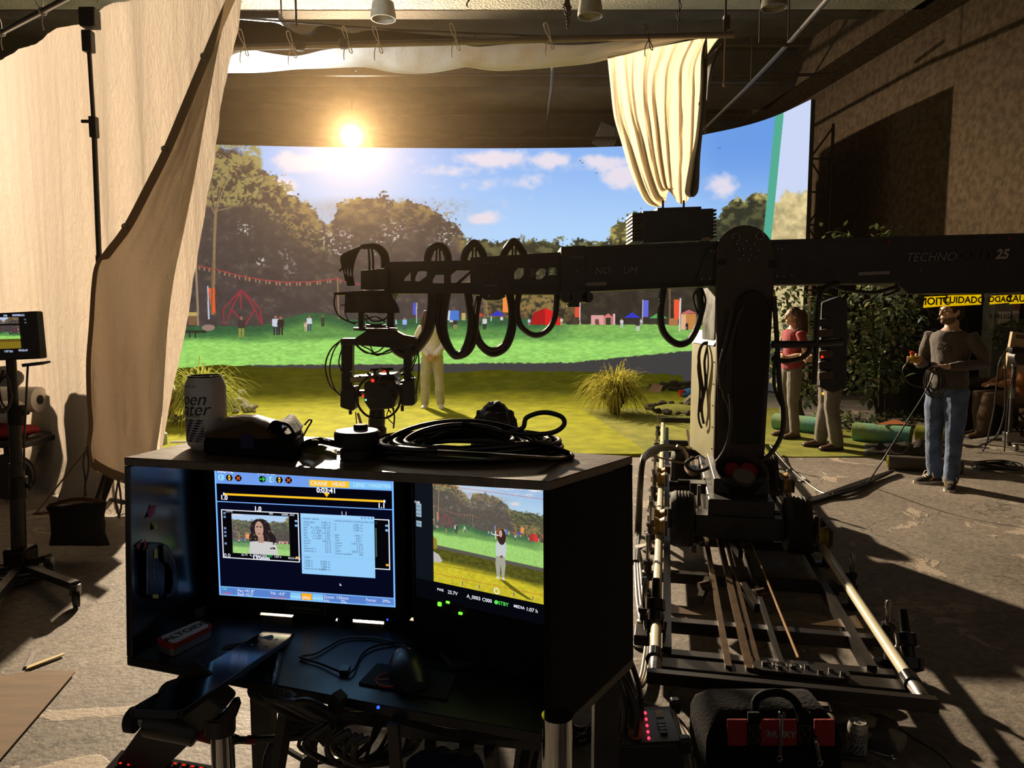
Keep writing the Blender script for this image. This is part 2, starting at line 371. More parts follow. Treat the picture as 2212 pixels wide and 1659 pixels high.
    ca = [(423, 573), (470, 583), (520, 596), (570, 605), (620, 610), (670, 609), (729, 602), (760, 612), (800, 618)]
    L(ca, 2.2, (164, 60, 66))
    for i in range(30):
        x = 430 + i * 11 + 3 * math.sin(i * 3.1); y = np.interp(x, [p[0] for p in ca], [p[1] for p in ca]); R(x - 1.6, y + 1, x + 1.6, y + 8, (158, 120, 92))
    Pg([(447, 618), (450, 618), (453, 690), (449, 690)], (186, 192, 214)); Pg([(450, 622), (464, 623), (465, 678), (455, 672)], (236, 88, 48)); L([(460, 560), (456, 680)], 4, (120, 96, 62))
    for p in ([(520, 626), (482, 668)], [(520, 626), (500, 668)], [(520, 626), (520, 668)], [(522, 626), (562, 668)], [(522, 626), (550, 668)], [(482, 668), (484, 702)], [(500, 668), (492, 690)], [(500, 668), (516, 686)], [(550, 668), (530, 702)], [(550, 668), (566, 702)], [(562, 668), (566, 700)]): L(p, 3.2, (146, 46, 62))
    for a in ((521, 684, 729, (60, 50, 50), (150, 140, 70)), (595, 682, 724, (200, 206, 222), (46, 48, 62)), (606, 684, 724, (42, 34, 34), (46, 40, 40)), (668, 682, 715, (200, 208, 222), (56, 70, 96)), (697, 682, 706, (40, 60, 44), (30, 46, 36)), (660, 695, 716, (206, 176, 150), (190, 170, 150)), (853, 687, 712, (160, 180, 220), (60, 60, 70)), (874, 686, 714, (150, 176, 230), (70, 80, 100)), (975, 684, 706, (210, 206, 210), (60, 60, 60)), (983, 688, 712, (50, 44, 44), (180, 140, 90)), (1047, 684, 712, (210, 206, 204), (50, 44, 46)), (1036, 682, 704, (90, 80, 60), (60, 50, 50)), (1084, 682, 700, (210, 206, 206), (70, 60, 60)), (1143, 688, 704, (206, 196, 220), (150, 120, 110)), (1213, 686, 703, (220, 196, 180), (190, 150, 110)), (1343, 688, 708, (206, 206, 210), (200, 204, 206)), (1378, 690, 716, (70, 60, 60), (206, 206, 206)), (1384, 688, 704, (206, 206, 210), (180, 180, 190))): pperson(c, X, Y, *a)
    for x, y in ((372, 705), (450, 708)): pell(c, X, Y, x, y, 14, 7, (150, 122, 112))
    R(395, 714, 445, 719, (40, 44, 34)); R(408, 719, 411, 730, (36, 38, 30)); R(420, 719, 423, 730, (36, 38, 30))
    R(892, 654, 899, 680, (78, 84, 196)); L([(900, 654), (900, 698)], 1.8, (206, 200, 200))
    R(966, 671, 992, 692, (70, 118, 206)); R(966, 671, 972, 692, (206, 206, 214)); R(997, 676, 1006, 692, (190, 164, 110)); Pg([(1024, 682), (1036, 675), (1047, 683)], (214, 62, 56))
    Pg([(1057, 683), (1076, 671), (1092, 682)], (50, 54, 196)); R(1060, 683, 1062, 694, (200, 200, 204)); R(1086, 634, 1110, 675, (240, 142, 70))
    Pg([(1146, 701), (1153, 676), (1177, 666), (1178, 702)], (170, 26, 30)); Pg([(1177, 666), (1205, 676), (1211, 702), (1178, 702)], (216, 34, 34))
    R(1242, 662, 1252, 686, (222, 82, 56)); L([(1253, 654), (1253, 702)], 2.6, (218, 188, 190))
    R(1277, 681, 1304, 702, (218, 160, 156)); R(1286, 690, 1294, 702, (110, 70, 58)); Pg([(1304, 702), (1304, 684), (1314, 677), (1323, 684), (1323, 702)], (212, 120, 118)); R(1309, 687, 1319, 702, (46, 62, 44)); R(1324, 678, 1329, 702, (222, 170, 172))
    Pg([(1347, 687), (1366, 675), (1385, 687)], (54, 58, 200)); R(1352, 689, 1383, 701, (60, 52, 46)); R(1389, 649, 1401, 685, (98, 104, 214)); L([(1389, 647), (1388, 700)], 2.2, (204, 198, 190))
    Pg([(1402, 688), (1423, 675), (1443, 688)], (84, 172, 92)); R(1405, 689, 1445, 700, (64, 56, 48)); R(1445, 610, 1449, 700, (118, 92, 62)); R(1445, 688, 1465, 704, (170, 118, 72)); R(1456, 647, 1468, 690, (238, 90, 54)); L([(1470, 644), (1468, 716)], 3.4, (216, 206, 204))
    R(1471, 678, 1504, 712, (196, 132, 68)); R(1471, 680, 1482, 712, (222, 176, 140)); Pg([(1470, 678), (1488, 669), (1506, 677)], (196, 106, 108)); pperson(c, X, Y, 1484, 696, 714, (40, 40, 50), (46, 44, 52))
    for x, y in ((1253, 345), (1258, 350), (1554, 318), (1288, 372)): Pg([(x - 4, y), (x, y + 1.5), (x + 5, y - 1), (x, y + 3)], (60, 70, 100))
    return c
# ---------------------------------------------------------------- the big curved screen
LEDZ0, LEDZ1 = 0.02, 5.56
LEDP = cat_spl([(-11, 16.7, 0), (-9.2, 17.15, 0), (-7.4, 17.6, 0), (-4, 17.95, 0), (0, 18.05, 0), (2.57, 17.85, 0), (3.55, 17.35, 0), (4.35, 16.6, 0), (4.97, 15.85, 0), (5.32, 15.05, 0), (5.54, 14.0, 0)], 10)
def resample(P, n):
    P = [V(p) for p in P]; d = [0]
    for a, b in zip(P[:-1], P[1:]): d.append(d[-1] + (b - a).length)
    a = np.array([tuple(p) for p in P]); t = np.linspace(0, d[-1], n)
    return np.stack([np.interp(t, d, a[:, i]) for i in range(3)], 1)
def screen_coords(P2, z0, z1, h):
    w = len(P2); z = np.linspace(z1, z0, h)[:, None] - H_CAM; x = P2[None, :, 0]; y = P2[None, :, 1]
    zc = y * math.cos(PITCH) - z * math.sin(PITCH); yc = y * math.sin(PITCH) + z * math.cos(PITCH)
    return CX + F_PX * x / zc, CY - F_PX * yc / zc
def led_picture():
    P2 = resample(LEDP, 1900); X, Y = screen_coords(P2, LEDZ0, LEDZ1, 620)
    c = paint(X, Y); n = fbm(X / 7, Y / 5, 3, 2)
    # the right-hand strip of cabinets runs a paler picture beside a teal band
    xe = np.interp(Y, [250, 520], [1675, 1648]); pale = X > xe + 18
    pal = np.zeros(c.shape) + np.array((204, 216, 246)); tr = sm(-6, 8, Y - np.interp(X, [1650, 1690, 1731], [440, 420, 412]) + (fbm(X / 16, Y / 14, 4, 1) - .5) * 50)
    nn = fbm(X / 12, Y / 12, 4, 6); tcol = np.array((196, 178, 130)) * (0.8 + .5 * nn[..., None])
    pal = pal * (1 - tr[..., None]) + tcol * tr[..., None]; c[pale] = pal[pale]
    c[(X > xe) & ~pale] = (84, 172, 146)
    # cabinets below the picture show plain dark grey
    yb = np.interp(X, [300, 540, 1000, 1240, 1370, 1510, 1700], [800, 789, 785, 783, 769, 756, 740]) + (n - .5) * 5
    m = sm(-1, 2, Y - yb); c = mixc(c, (64, 62, 63), m)
    return np.clip(c, 0, 255)
led_root = root('led_wall', 'huge curved screen wall showing a sunny park fair behind the turf', 'screen', (0, 18, 0))
P2 = resample(LEDP, 90)
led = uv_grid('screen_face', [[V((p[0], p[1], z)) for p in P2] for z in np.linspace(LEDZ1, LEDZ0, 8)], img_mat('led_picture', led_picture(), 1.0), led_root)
mb = MB(); nrm = []
for i in range(len(P2)):
    a = P2[max(i - 1, 0)]; b = P2[min(i + 1, len(P2) - 1)]; t = V((b[0] - a[0], b[1] - a[1], 0)).normalized(); nrm.append(V((-t.y, t.x, 0)))
mb.loft([[V((p[0], p[1], LEDZ0)) + n * .012, V((p[0], p[1], LEDZ1)) + n * .012, V((p[0], p[1], LEDZ1)) + n * .09, V((p[0], p[1], LEDZ0)) + n * .09] for p, n in zip(P2, nrm)])
mb.build('cabinet_backs', MATTE, led_root)
for k, i in enumerate((64, 72, 80, 88)):
    q = V((P2[i][0], P2[i][1], 0)); n = nrm[i]; m_ = MB()
    for d in (.16, .62): m_.cyl(q + n * d, q + n * d + V((0, 0, 5.2)), .03, n=8)
    for j in range(8):
        z = .2 + j * .62; a, b = (.16, .62) if j % 2 else (.62, .16)
        m_.cyl(q + n * a + V((0, 0, z)), q + n * b + V((0, 0, z + .6)), .018, n=6); m_.cyl(q + n * .16 + V((0, 0, z)), q + n * .62 + V((0, 0, z)), .018, n=6)
    m_.build('support_truss', DSTEEL, led_root)

# ---------------------------------------------------------------- the hall
STUC = mat('rough_stucco', '#5c4e3e', 0.95, var=.45, vs=9.0, bump=1.0, bs=24, spec=.1, det=8)
CONC = mat('ceiling_concrete', '#5a5348', 0.95, var=.3, vs=1.2, bump=.5, bs=14, spec=.1)
LCON = mat('pale_beam_plaster', '#b8b3a6', 0.95, var=.25, vs=2.0, bump=.9, bs=22, spec=.1)
DARK = mat('dark_wall_paint', '#17140f', 0.9, var=.3, vs=2)
def floor_mat():
    m = bpy.data.materials.new('worn_concrete'); m.use_nodes = True; nt = m.node_tree; b = nt.nodes['Principled BSDF']; N = nt.nodes.new; Lk = nt.links.new
    tc = N('ShaderNodeTexCoord')
    def no(sc, det=6, dist=0.0, rough=.55):
        n = N('ShaderNodeTexNoise'); n.inputs['Scale'].default_value = sc; n.inputs['Detail'].default_value = det; n.inputs['Distortion'].default_value = dist; n.inputs['Roughness'].default_value = rough
        Lk(tc.outputs['Object'], n.inputs['Vector']); return n
    def ramp(src, p0, c0, p1, c1, cons=False):
        r = N('ShaderNodeValToRGB'); e = r.color_ramp.elements; e[0].position = p0; e[0].color = c0; e[1].position = p1; e[1].color = c1
        Lk(src, r.inputs['Fac']); return r.outputs[0]
    def mx(f, a, c, mode='MIX'):
        x = N('ShaderNodeMix'); x.data_type = 'RGBA'; x.blend_type = mode
        if isinstance(f, float): x.inputs['Factor'].default_value = f
        else: Lk(f, x.inputs['Factor'])
        Lk(a, x.inputs['A'])
        if isinstance(c, tuple): x.inputs['B'].default_value = c
        else: Lk(c, x.inputs['B'])
        return x.outputs['Result']
    base = ramp(no(.9, 8, .6).outputs['Fac'], .35, rgb('#787168'), .65, rgb('#928a7f'))
    fine = ramp(no(28, 6).outputs['Fac'], .3, (.55, .55, .55, 1), .7, (1.1, 1.08, 1.05, 1))
    c = mx(1.0, base, fine, 'MULTIPLY')
    pt = no(1.7, 9, 1.1, .6); pm = ramp(pt.outputs['Fac'], .60, (0, 0, 0, 1), .62, (1, 1, 1, 1))
    c = mx(pm, c, rgb('#a79a8a'))
    vo = N('ShaderNodeTexVoronoi'); vo.feature = 'DISTANCE_TO_EDGE'; vo.inputs['Scale'].default_value = .8
    nd = no(3.0, 6); md = N('ShaderNodeMix'); md.data_type = 'RGBA'; md.inputs['Factor'].default_value = .22; Lk(tc.outputs['Object'], md.inputs['A']); Lk(nd.outputs['Color'], md.inputs['B'])
    Lk(md.outputs['Result'], vo.inputs['Vector']); ck = ramp(vo.outputs['Distance'], .0012, (1, 1, 1, 1), .004, (0, 0, 0, 1))
    c = mx(ck, c, rgb('#4a443d')); Lk(c, b.inputs['Base Color'])
    rr = N('ShaderNodeMapRange'); rr.inputs['To Min'].default_value = .52; rr.inputs['To Max'].default_value = .8; Lk(no(2.2, 6).outputs['Fac'], rr.inputs[0]); Lk(rr.outputs[0], b.inputs['Roughness'])
    b.inputs['Specular IOR Level'].default_value = .35
    bp = N('ShaderNodeBump'); bp.inputs['Strength'].default_value = .35; bp.inputs['Distance'].default_value = .01; Lk(no(45, 5).outputs['Fac'], bp.inputs['Height'])
    b2 = N('ShaderNodeBump'); b2.inputs['Strength'].default_value = .5; b2.inputs['Distance'].default_value = .006; Lk(pm, b2.inputs['Height']); Lk(bp.outputs[0], b2.inputs['Normal']); Lk(b2.outputs[0], b.inputs['Normal'])
    return m
struct(MB().mm((-13, -5, -.2), (9.4, 27, 0)).build('floor', floor_mat(), smooth=0), 'worn grey concrete floor with peeling paint patches')
WX = lambda y: 7.6 - .08 * (y - 13.06)
struct(MB().hexa([(WX(-5), -5, 0), (WX(-5) + .4, -5, 0), (WX(27) + .4, 27, 0), (WX(27), 27, 0), (WX(-5), -5, 7.8), (WX(-5) + .4, -5, 7.8), (WX(27) + .4, 27, 7.8), (WX(27), 27, 7.8)]).build('wall_right', STUC, smooth=0), 'rough brown stucco wall on the right')
struct(MB().mm((-13.2, -5, 0), (-13, 27, 7.8)).build('wall_left', DARK, smooth=0)); struct(MB().mm((-13, 27, 0), (9.4, 27.2, 7.8)).build('wall_back', DARK, smooth=0))
struct(MB().mm((-13, -5, 7.6), (9.4, 27, 7.8)).build('ceiling', CONC, smooth=0), 'dark concrete ceiling slab')
mb = MB()
for a, b, zt in ((0, .75, 7.6),):
    mb.hexa([(WX(-5) - b, -5, 6.8), (WX(-5), -5, 6.8), (WX(27), 27, 6.8), (WX(27) - b, 27, 6.8), (WX(-5) - b, -5, 7.6), (WX(-5), -5, 7.6), (WX(27), 27, 7.6), (WX(27) - b, 27, 7.6)])
struct(mb.build('trim_1', STUC, smooth=0), 'stucco beam running along the right wall')
for k, (y0, y1, m) in enumerate(((5.2, 7.2, CONC), (10.9, 13.1, LCON), (17.4, 19.3, CONC), (21.2, 23, CONC))):
    struct(MB().mm((-13, y0, 6.8), (WX(y0) - .74, y1, 7.6)).build('trim_%d' % (k + 2), m, smooth=0), 'concrete ceiling beam spanning the hall')
    if k < 3: struct(MB().mm((-13, (y1 + 21.2 - 21.2) + 1.2, 7.25), (WX(y0) - .74, y1 + 1.6, 7.6)).build('trim_%d' % (k + 7), CONC, smooth=0), 'shallow rib under the ceiling slab')
# ---------------------------------------------------------------- turf
def turf_mat(name, c1, c2):
    m = mat(name, c1, .95, var=.5, vs=3.5, bump=.9, bs=160, spec=.15, col2=c2, det=9); return m
TURF = turf_mat('turf_pile', '#a3a51c', '#868c14'); TURF2 = turf_mat('turf_pile_pale', '#9a9a48', '#7c8238')
def bumps(x, y):
    r = sm(12.6, 17.5, np.array(y)); w = fbm(np.array(x) * .55 + 40, np.array(y) * 1.5 + 9, 4, 1) - .5
    rip = fbm(np.array(x) * .35 + np.array(y) * .25 + 60, np.array(y) * 2.6 + 3, 3, 3) - .5
    return .015 + .22 * r + .5 * r * w * (1 - .55 * sm(16.5, 17.9, np.array(y))) + .22 * r * rip + .02 * (fbm(np.array(x) * 1.2 + 30, np.array(y) * 1.2 + 30, 3, 2) - .5)
def turf_sheet(name, x0, x1, y0, y1, nx, ny, m, dz, clip=None, label=None):
    G = []
    for y in np.linspace(y0, y1, ny):
        row = []
        for x in np.linspace(0, 1, nx):
            a, b = (clip(y) if clip else (x0, x1)); xx = a + (b - a) * x
            row.append(V((xx, y, max(.008, float(bumps(xx, y)) + dz))))
        G.append(row)
    mb = MB(); mb.grid(G); nr, nc = len(G), len(G[0])
    low = [[V((p.x, p.y, 0.0)) for p in r] for r in (G[0], G[-1])]
    mb.grid([low[0], G[0]]); mb.grid([[V((r[0].x, r[0].y, 0)) for r in G], [r[0] for r in G]]); mb.grid([[r[-1] for r in G], [V((r[-1].x, r[-1].y, 0)) for r in G]])
    o = mb.build(name, m, smooth=60); return tag(o, label, 'turf')
ledy = lambda x: float(np.interp(x, P2[:, 0], P2[:, 1])) - .06
turf_sheet('turf_mat', 0, 0, 12.40, 17.2, 150, 60, TURF, .0, lambda y: (-8.5, min(3.7, 5.3 - max(0, y - 15.8) * 1.1)), 'rumpled shaded artificial turf mat against the screen wall')
turf_sheet('turf_mat', 0, 0, 8.2, 12.38, 90, 40, TURF, .018, lambda y: (-7.5, 1.545 - .098 * (y - 8.4)), 'flat sunlit yellow-green turf mat in front of the performer')
turf_sheet('turf_mat', 0, 0, 8.15, 12.38, 60, 30, TURF2, -.002, lambda y: (1.57 - .098 * (y - 8.4), 4.75 - .05 * (y - 8)), 'paler turf mat under the dolly track end')
# ---------------------------------------------------------------- the warm lamp above the screen
lamp = root('stage_lamp', 'blazing warm stage lamp hung just above the screen wall', 'lamp', LAMP)
LM = frame(LAMP + LAMP_DIR * -.01, *[V(v) for v in (lambda z: (V((0, 0, 1)).cross(z).normalized(), z.cross(V((0, 0, 1)).cross(z).normalized()), z))(LAMP_DIR)])
MB(LM).lathe([(.27, -.42), (.3, -.38), (.3, -.03), (.28, -.03), (.28, -.06), (.02, -.06)], n=28).build('housing', BLACK, lamp)
MB(LM).cyl((0, 0, -.055), (0, 0, -.05), .255, n=32).build('lens', emi('lamp_glow', '#ffd890', 40), lamp)
hb_ = MB(LM); hb_.grid([[V((r_ * math.cos(t), r_ * math.sin(t) + .0, z_)) for t in np.linspace(-.12, PI + .12, 20)] for r_, z_ in ((.31, -.05), (.40, .15), (.40, .62))]); hb_.build('added_visor', mat('flocked_black', '#000000', 1.0, spec=0), lamp, solid=.006)  # half-round hood added to keep lamp spill off the ceiling beams
MB().cyl(LAMP + V((0, .1, .28)), V((LAMP.x, LAMP.y + .1, 6.82)), .02, n=8).build('hanger', DSTEEL, lamp)
# ---------------------------------------------------------------- pipes and fittings under the ceiling
PIPE = mat('painted_pipe', '#3c352b', .6, var=.3, vs=5)
def pipe(label, pts, r=.03, hang=(), m=PIPE):
    o = root('sprinkler_pipe', label, 'pipe', pts[0]); b = MB()
    for p, q in zip(pts[:-1], pts[1:]): b.cyl(p, q, r, n=8)
    b.build('pipe_run', m, o)
    for h in hang:
        MB().cyl(h, (h[0], h[1], 6.85 if h[2] < 6.8 else 7.6), .012, n=6).build('hanger', m, o)
z0 = lambda px, py, z: gp(px, py, z)
def zat(x, y, z): return V((x, y, z))
pipe('long thin pipe crossing just behind the white overhead cloth', [zat(-9, 16.5, 6.78), zat(6.6, 16.5, 6.78)][:2], .035, [(x, 16.5, 6.86) for x in (-6, -3.4, -.8, 1.8, 4.2)])
pipe('pipe under the dark ceiling bay above the lamp', [at(820, 249, 19.8), at(1760, 247, 19.8)], .03, [tuple(at(x, 249, 19.8)) for x in (1000, 1240, 1480)])
pipe('lowest pipe just over the top of the screen', [at(1000, 297, 20.6), at(1640, 299, 20.6)], .035, [tuple(at(x, 297, 20.6)) for x in (1080, 1330, 1560)])
pipe('pipe running away from the cloth toward the screen', [at(1196, 110, 13.4), at(1192, 190, 16.0), at(1182, 262, 19.6), at(1177, 330, 22)], .035, [tuple(at(1192, 190, 16.0))])
pipe('slanting pipe running along the right side of the ceiling', [at(1796, -12, 9.8), at(1702, 95, 12.0), at(1610, 192, 15), at(1500, 300, 19)], .035, [tuple(at(1702, 95, 12)), tuple(at(1622, 178, 14.4))])
pipe('short cross pipe beside the right end of the cloth frame', [at(1566, 97, 11.6), at(1745, 97, 11.6)], .03, [tuple(at(1640, 97, 11.6))])
pipe('short cross pipe below the right end of the cloth frame', [at(1530, 177, 15), at(1680, 177, 15)], .028)
for lbl, px, py, Y in (('round ceiling lamp can above the right end of the cloth', 1275, 36, 11.5), ('faint round ceiling lamp can above the black flag', 828, 42, 11.5), ('round ceiling lamp can near the right wall beam', 1672, 18, 11.3)):
    p = at(px, py, Y); o = root('ceiling_lamp', lbl, 'ceiling lamp', p)
    MB().lathe([(.10, .26), (.16, .24), (.19, .06), (.19, 0), (.17, 0), (.16, .05), (.02, .05)], p, n=20).build('can', mat('lamp_can', '#77705f', .6, var=.3, vs=8), o)
    MB().cyl(p + V((0, 0, .25)), V((p.x, p.y, 6.82)), .03, n=8).build('stem', PIPE, o)
p = at(1310, 296, 21.0); o = root('air_vent', 'slatted grey air vent beside the hanging cloth', 'vent', p)
Rv = Matrix.Rotation(math.radians(24), 3, 'Y') @ Matrix.Rotation(math.radians(20), 3, 'X')
MB().box(p + Rv @ V((0, .05, 0)), (.62, .06, .66), Rv).build('vent_frame', mat('vent_grey', '#6b675f', .6), o)
for i in range(9): MB().box(p + Rv @ V((-.26 + i * .065, 0, 0)), (.03, .06, .6), Rv).build('slat', mat('vent_slat', '#a49f94', .6), o)
MB().cyl(p + V((0, .08, .2)), V((p.x, p.y + .08, 7.58)), .015, n=6).build('hanger', PIPE, o)
def hang(name, label, px, y0, y1, Y, cat='rope', knots=7, r=.012):
    p0 = at(px, y0, Y); p1 = at(px, y1, Y); o = root(name, label, cat, p1); b = MB()
    for k in range(knots):
        a = V((random.uniform(-.05, .05), random.uniform(-.05, .05), 0)); L = random.uniform(.4, 1)
        b.tube(cat_spl([V((p0.x, p0.y, 6.84)), p0 + a * .6, p0.lerp(p1, .4 * L) + a * 1.4, p0.lerp(p1, .75 * L) - a, p0.lerp(p1, L) + a * .5], 5), r, 6)
    b.build('strands', mat('dark_rope', '#231a12', .9), o); return o
hang('rope_bundle', 'tangled dark rope bundle hanging over the middle of the cloth', 1226, 0, 62, 10.8, knots=12)
hang('cable_drop', 'pair of thin cables looping down from the pale beam', 1010, -10, 34, 10.85, 'cable', 2, .008)
hang('cable_drop', 'dark rod and cable hanging left of the round ceiling lamp', 1466, -10, 92, 10.85, 'cable', 2, .008)
for lbl, px in (('ragged plaster drip on the pale beam above the lamp side', 735), ('ragged plaster drip on the pale beam above the cloth middle', 962)):
    p = at(px, 20, 10.84); b = MB()
    for k in range(9): x = random.uniform(-.13, .13); b.cyl((p.x + x, p.y + random.uniform(-.03, .0), 6.85), (p.x + x * .6 + random.uniform(-.05, .05), p.y + .01, 6.85 - random.uniform(.15, .42)), random.uniform(.012, .04), .006, 6)
    tag(b.build('plaster_drip', mat('drip_plaster', '#8a7c66', .95, var=.5, vs=14)), lbl, 'plaster')
# ---------------------------------------------------------------- overhead frame with cloths
MUS = cloth('muslin_overhead', '#dcd4c6', .4, .25, 22, (1, 1, .5)); MUSD = cloth('muslin_drop', '#cdbd9f', .6, .3, 26, (3.0, 3.0, .12)); DUV = mat('black_duvetyne', '#0d0b0a', .95, var=.3, vs=4, sheen=.2)
YF = 9.0
fr = root('overhead_rig', 'long grey pipe frame carrying the white overhead cloth', 'frame', at(1040, 92, YF))
MB().cyl(at(440, 105, YF), at(1586, 75, YF), .036, n=14).build('front_pipe', mat('grey_pipe', '#7d7365', .45, .7, var=.2, vs=3), fr)
MB().tube([at(455, 34, YF + .5), at(838, 64, YF + .5), at(1180, 79, YF + .5), at(1572, 74, YF + .3)], .014, 8).build('rear_pipe', PIPE, fr)
for px, py in ((1566, -40), (640, -60)):
    q = at(px, 74 if px > 1000 else 55, YF + .2); MB().cyl(q, (q.x, q.y, 7.59), .014, n=8).build('suspension_rod', DSTEEL, fr)
q = at(1569, 50, YF + .2); MB().box(q, (.07, .07, .16)).build('clamp', BLACK, fr)
for px, py in ((742, 95), (648, 100)): MB().box(at(px, py, YF - .05), (.09, .08, .1)).build('clamp', BLACK, fr, bevel=.01)
def curve2(pts, n): # px curve resampled in n points
    a = np.array(pts, float); d = np.concatenate([[0], np.cumsum(np.hypot(*np.diff(a, axis=0).T))]); t = np.linspace(0, d[-1], n)
    return np.stack([np.interp(t, d, a[:, 0]), np.interp(t, d, a[:, 1])], 1)
def spl2(pts, n): return curve2([(p.x, p.y) for p in cat_spl([(x, y, 0) for x, y in pts], 10)], n)
NU = 150; top = spl2([(440, 118), (490, 109), (530, 106), (590, 116), (640, 121), (700, 108), (745, 103), (790, 101), (860, 99), (940, 95), (980, 93), (1030, 101), (1090, 96), (1160, 92), (1200, 97), (1270, 96), (1340, 88), (1400, 82), (1480, 76), (1530, 74)], NU)
bot = spl2([(440, 160), (470, 158), (560, 157), (640, 150), (700, 148), (770, 145), (800, 147), (845, 156), (880, 159), (930, 158), (985, 149), (1010, 145), (1050, 151), (1090, 153), (1150, 149), (1200, 145), (1270, 138), (1320, 127), (1370, 114), (1420, 101), (1480, 86), (1530, 77)], NU)
G = []
for j in range(22):
    t = j / 15.0; row = []
    for i in range(NU):
        px = top[i, 0] * (1 - min(t, 1)) + bot[i, 0] * min(t, 1); tt = min(t, 1)
        py = top[i, 1] + (bot[i, 1] - top[i, 1]) * math.sin(tt * PI / 2)
        Y = YF + .03 + .30 * (1 - math.cos(tt * PI / 2)) + .03 * math.sin(i * .42 + j * .2) * tt + .02 * noise.noise((i * .22, j * .3, 2))
        if t > 1: Y += (t - 1) * 2.2; py -= (t - 1) * 90 * max(.2, (bot[i, 1] - top[i, 1]) / 55)
        row.append(at(px, py, Y))
    G.append(row)
tag(MB().grid(G).build('overhead_cloth', MUS, smooth=180), 'white muslin slung in scallops along the overhead pipe', 'cloth')
# black flag behind the pipe
tp = spl2([(455, 36), (560, 46), (600, 50), (640, 72), (662, 73), (690, 56), (715, 58), (760, 72), (790, 66), (830, 66), (900, 72), (1000, 80), (1180, 86)], 70); bt = spl2([(440, 134), (480, 128), (520, 112), (560, 105), (640, 103), (760, 99), (900, 96), (1040, 93), (1180, 92)], 70)
G = [[at(tp[i, 0] * (1 - t) + bt[i, 0] * t, tp[i, 1] * (1 - t) + bt[i, 1] * t, YF + .5 - .42 * t + .03 * math.sin(i * .5)) for i in range(70)] for t in np.linspace(0, 1, 8)]
tag(MB().grid(G).build('black_flag', mat('black_flag_cloth', '#060505', 1.0, spec=.02), smooth=180), 'black fabric flag with scalloped top behind the overhead pipe', 'cloth')
# ties
def tie(px, py, s=1.0, label=None, Y=YF - .06):
    o = MB(); c_ = lambda x, y, d=0: at(px + x * s, py + y * s, Y + d)
    o.tube(cat_spl([c_(0, 0), c_(-10, -18), c_(-14, -34, -.01), c_(-8, -36, -.02), c_(-2, -18), c_(2, 2), c_(8, 16), c_(9, 24, -.01), c_(3, 20), c_(0, 0)], 5), .006, 6)
    o.tube(cat_spl([c_(0, 0), c_(-8, 14), c_(-10, 30, -.02), c_(-9, 40)], 4), .006, 6)
    return tag(o.build('cord_tie', ROPE), label, 'cord', 'white cords tying the overhead cloth to its pipe')
for i, (px, py) in enumerate(((528, 98), (632, 102), (752, 92), (818, 92), (985, 86), (1188, 84))): tie(px, py, .95, 'white cord tie %s on the overhead cloth pipe' % ('nearest the curtain', 'second from the curtain', 'third from the curtain, beside the clamp', 'fourth from the curtain', 'fifth from the curtain', 'sixth from the curtain, nearest the hanging drop')[i])
tie(1402, 86, .9, 'dark looped cord tie at the top of the hanging drop').data.materials[0] = PIPE
# the hanging drop of white cloth at the right
def drop(name, label, L, R, n, m, Y0, amp, fr_, sol=0, seed=0):
    nv = 60; l = spl2(L, nv); r = spl2(R, nv); G = []
    for j in range(nv):
        row = []; v = j / (nv - 1)
        for i in range(n):
            u = i / (n - 1); uu = u + .035 * v * math.sin(u * 9 + seed); px = l[j, 0] * (1 - uu) + r[j, 0] * uu; py = l[j, 1] * (1 - uu) + r[j, 1] * uu
            py -= (34 * math.exp(-((u - .42) / .16) ** 2) - 10 * math.exp(-((u - .8) / .2) ** 2)) * v ** 10 if not sol else 0
            w = math.sin(u * fr_ + 2.2 * noise.noise((u * 4 + seed, v * 1.2, 0))) * .6 + noise.noise((u * fr_ * .55 + seed, v * 1.6, 3.1)) * .8 + .25 * noise.noise((u * 40, v * 6, 1))
            row.append(at(px, py, Y0 + amp * (.25 + v) * w - .28 * math.sin(PI * min(1, u * 1.02)) * v))
        G.append(row)
    return tag(MB().grid(G).build(name, m, smooth=180, solid=sol), label, 'cloth')
drop('hanging_drop', 'gathered cream muslin drop hanging low over the crane', [(1312, 122), (1318, 180), (1326, 250), (1340, 300), (1358, 360), (1376, 405), (1396, 438), (1420, 448)], [(1558, 75), (1522, 130), (1514, 200), (1508, 260), (1503, 320), (1497, 370), (1487, 426)], 170, MUSD, 9.15, .06, 46)
drop('black_drop_edge', 'narrow black fabric edge hanging at the right of the muslin drop', [(1524, 84), (1515, 120), (1512, 200), (1502, 300), (1490, 350), (1482, 395), (1480, 418), (1490, 426)], [(1527, 82), (1528, 130), (1526, 200), (1518, 280), (1512, 340), (1510, 390), (1507, 415), (1499, 425)], 14, DUV, 8.86, .03, 6, .004)
drop('black_drop_edge', 'black fabric triangle behind the top corner of the muslin drop', [(1524, 130), (1524, 150), (1525, 190), (1526, 215)], [(1570, 84), (1556, 110), (1538, 160), (1528, 218)], 14, DUV, 9.35, .02, 6, .004)
for lbl, pts in (('pale cord hanging down from the right end of the pipe', [(1567, 78), (1565, 120), (1564, 183)]), ('long pale cord with a knotted end beside the black edge', [(1520, 190), (1524, 220), (1522, 260), (1524, 282)]), ('double cord hanging low on the black edge', [(1502, 310), (1498, 350), (1496, 367)]), ('dark cord hanging inside the black edge', [(1526, 95), (1520, 150), (1512, 225)])):
    b = MB(); P_ = cat_spl([at(x, y, 8.83) for x, y in pts], 5); b.tube(P_, .009, 6); b.ell(P_[-1], (.02, .02, .03), nu=8, nv=6)
    tag(b.build('tie_line', mat('tan_cord', '#8d7452', .9)), lbl, 'cord')
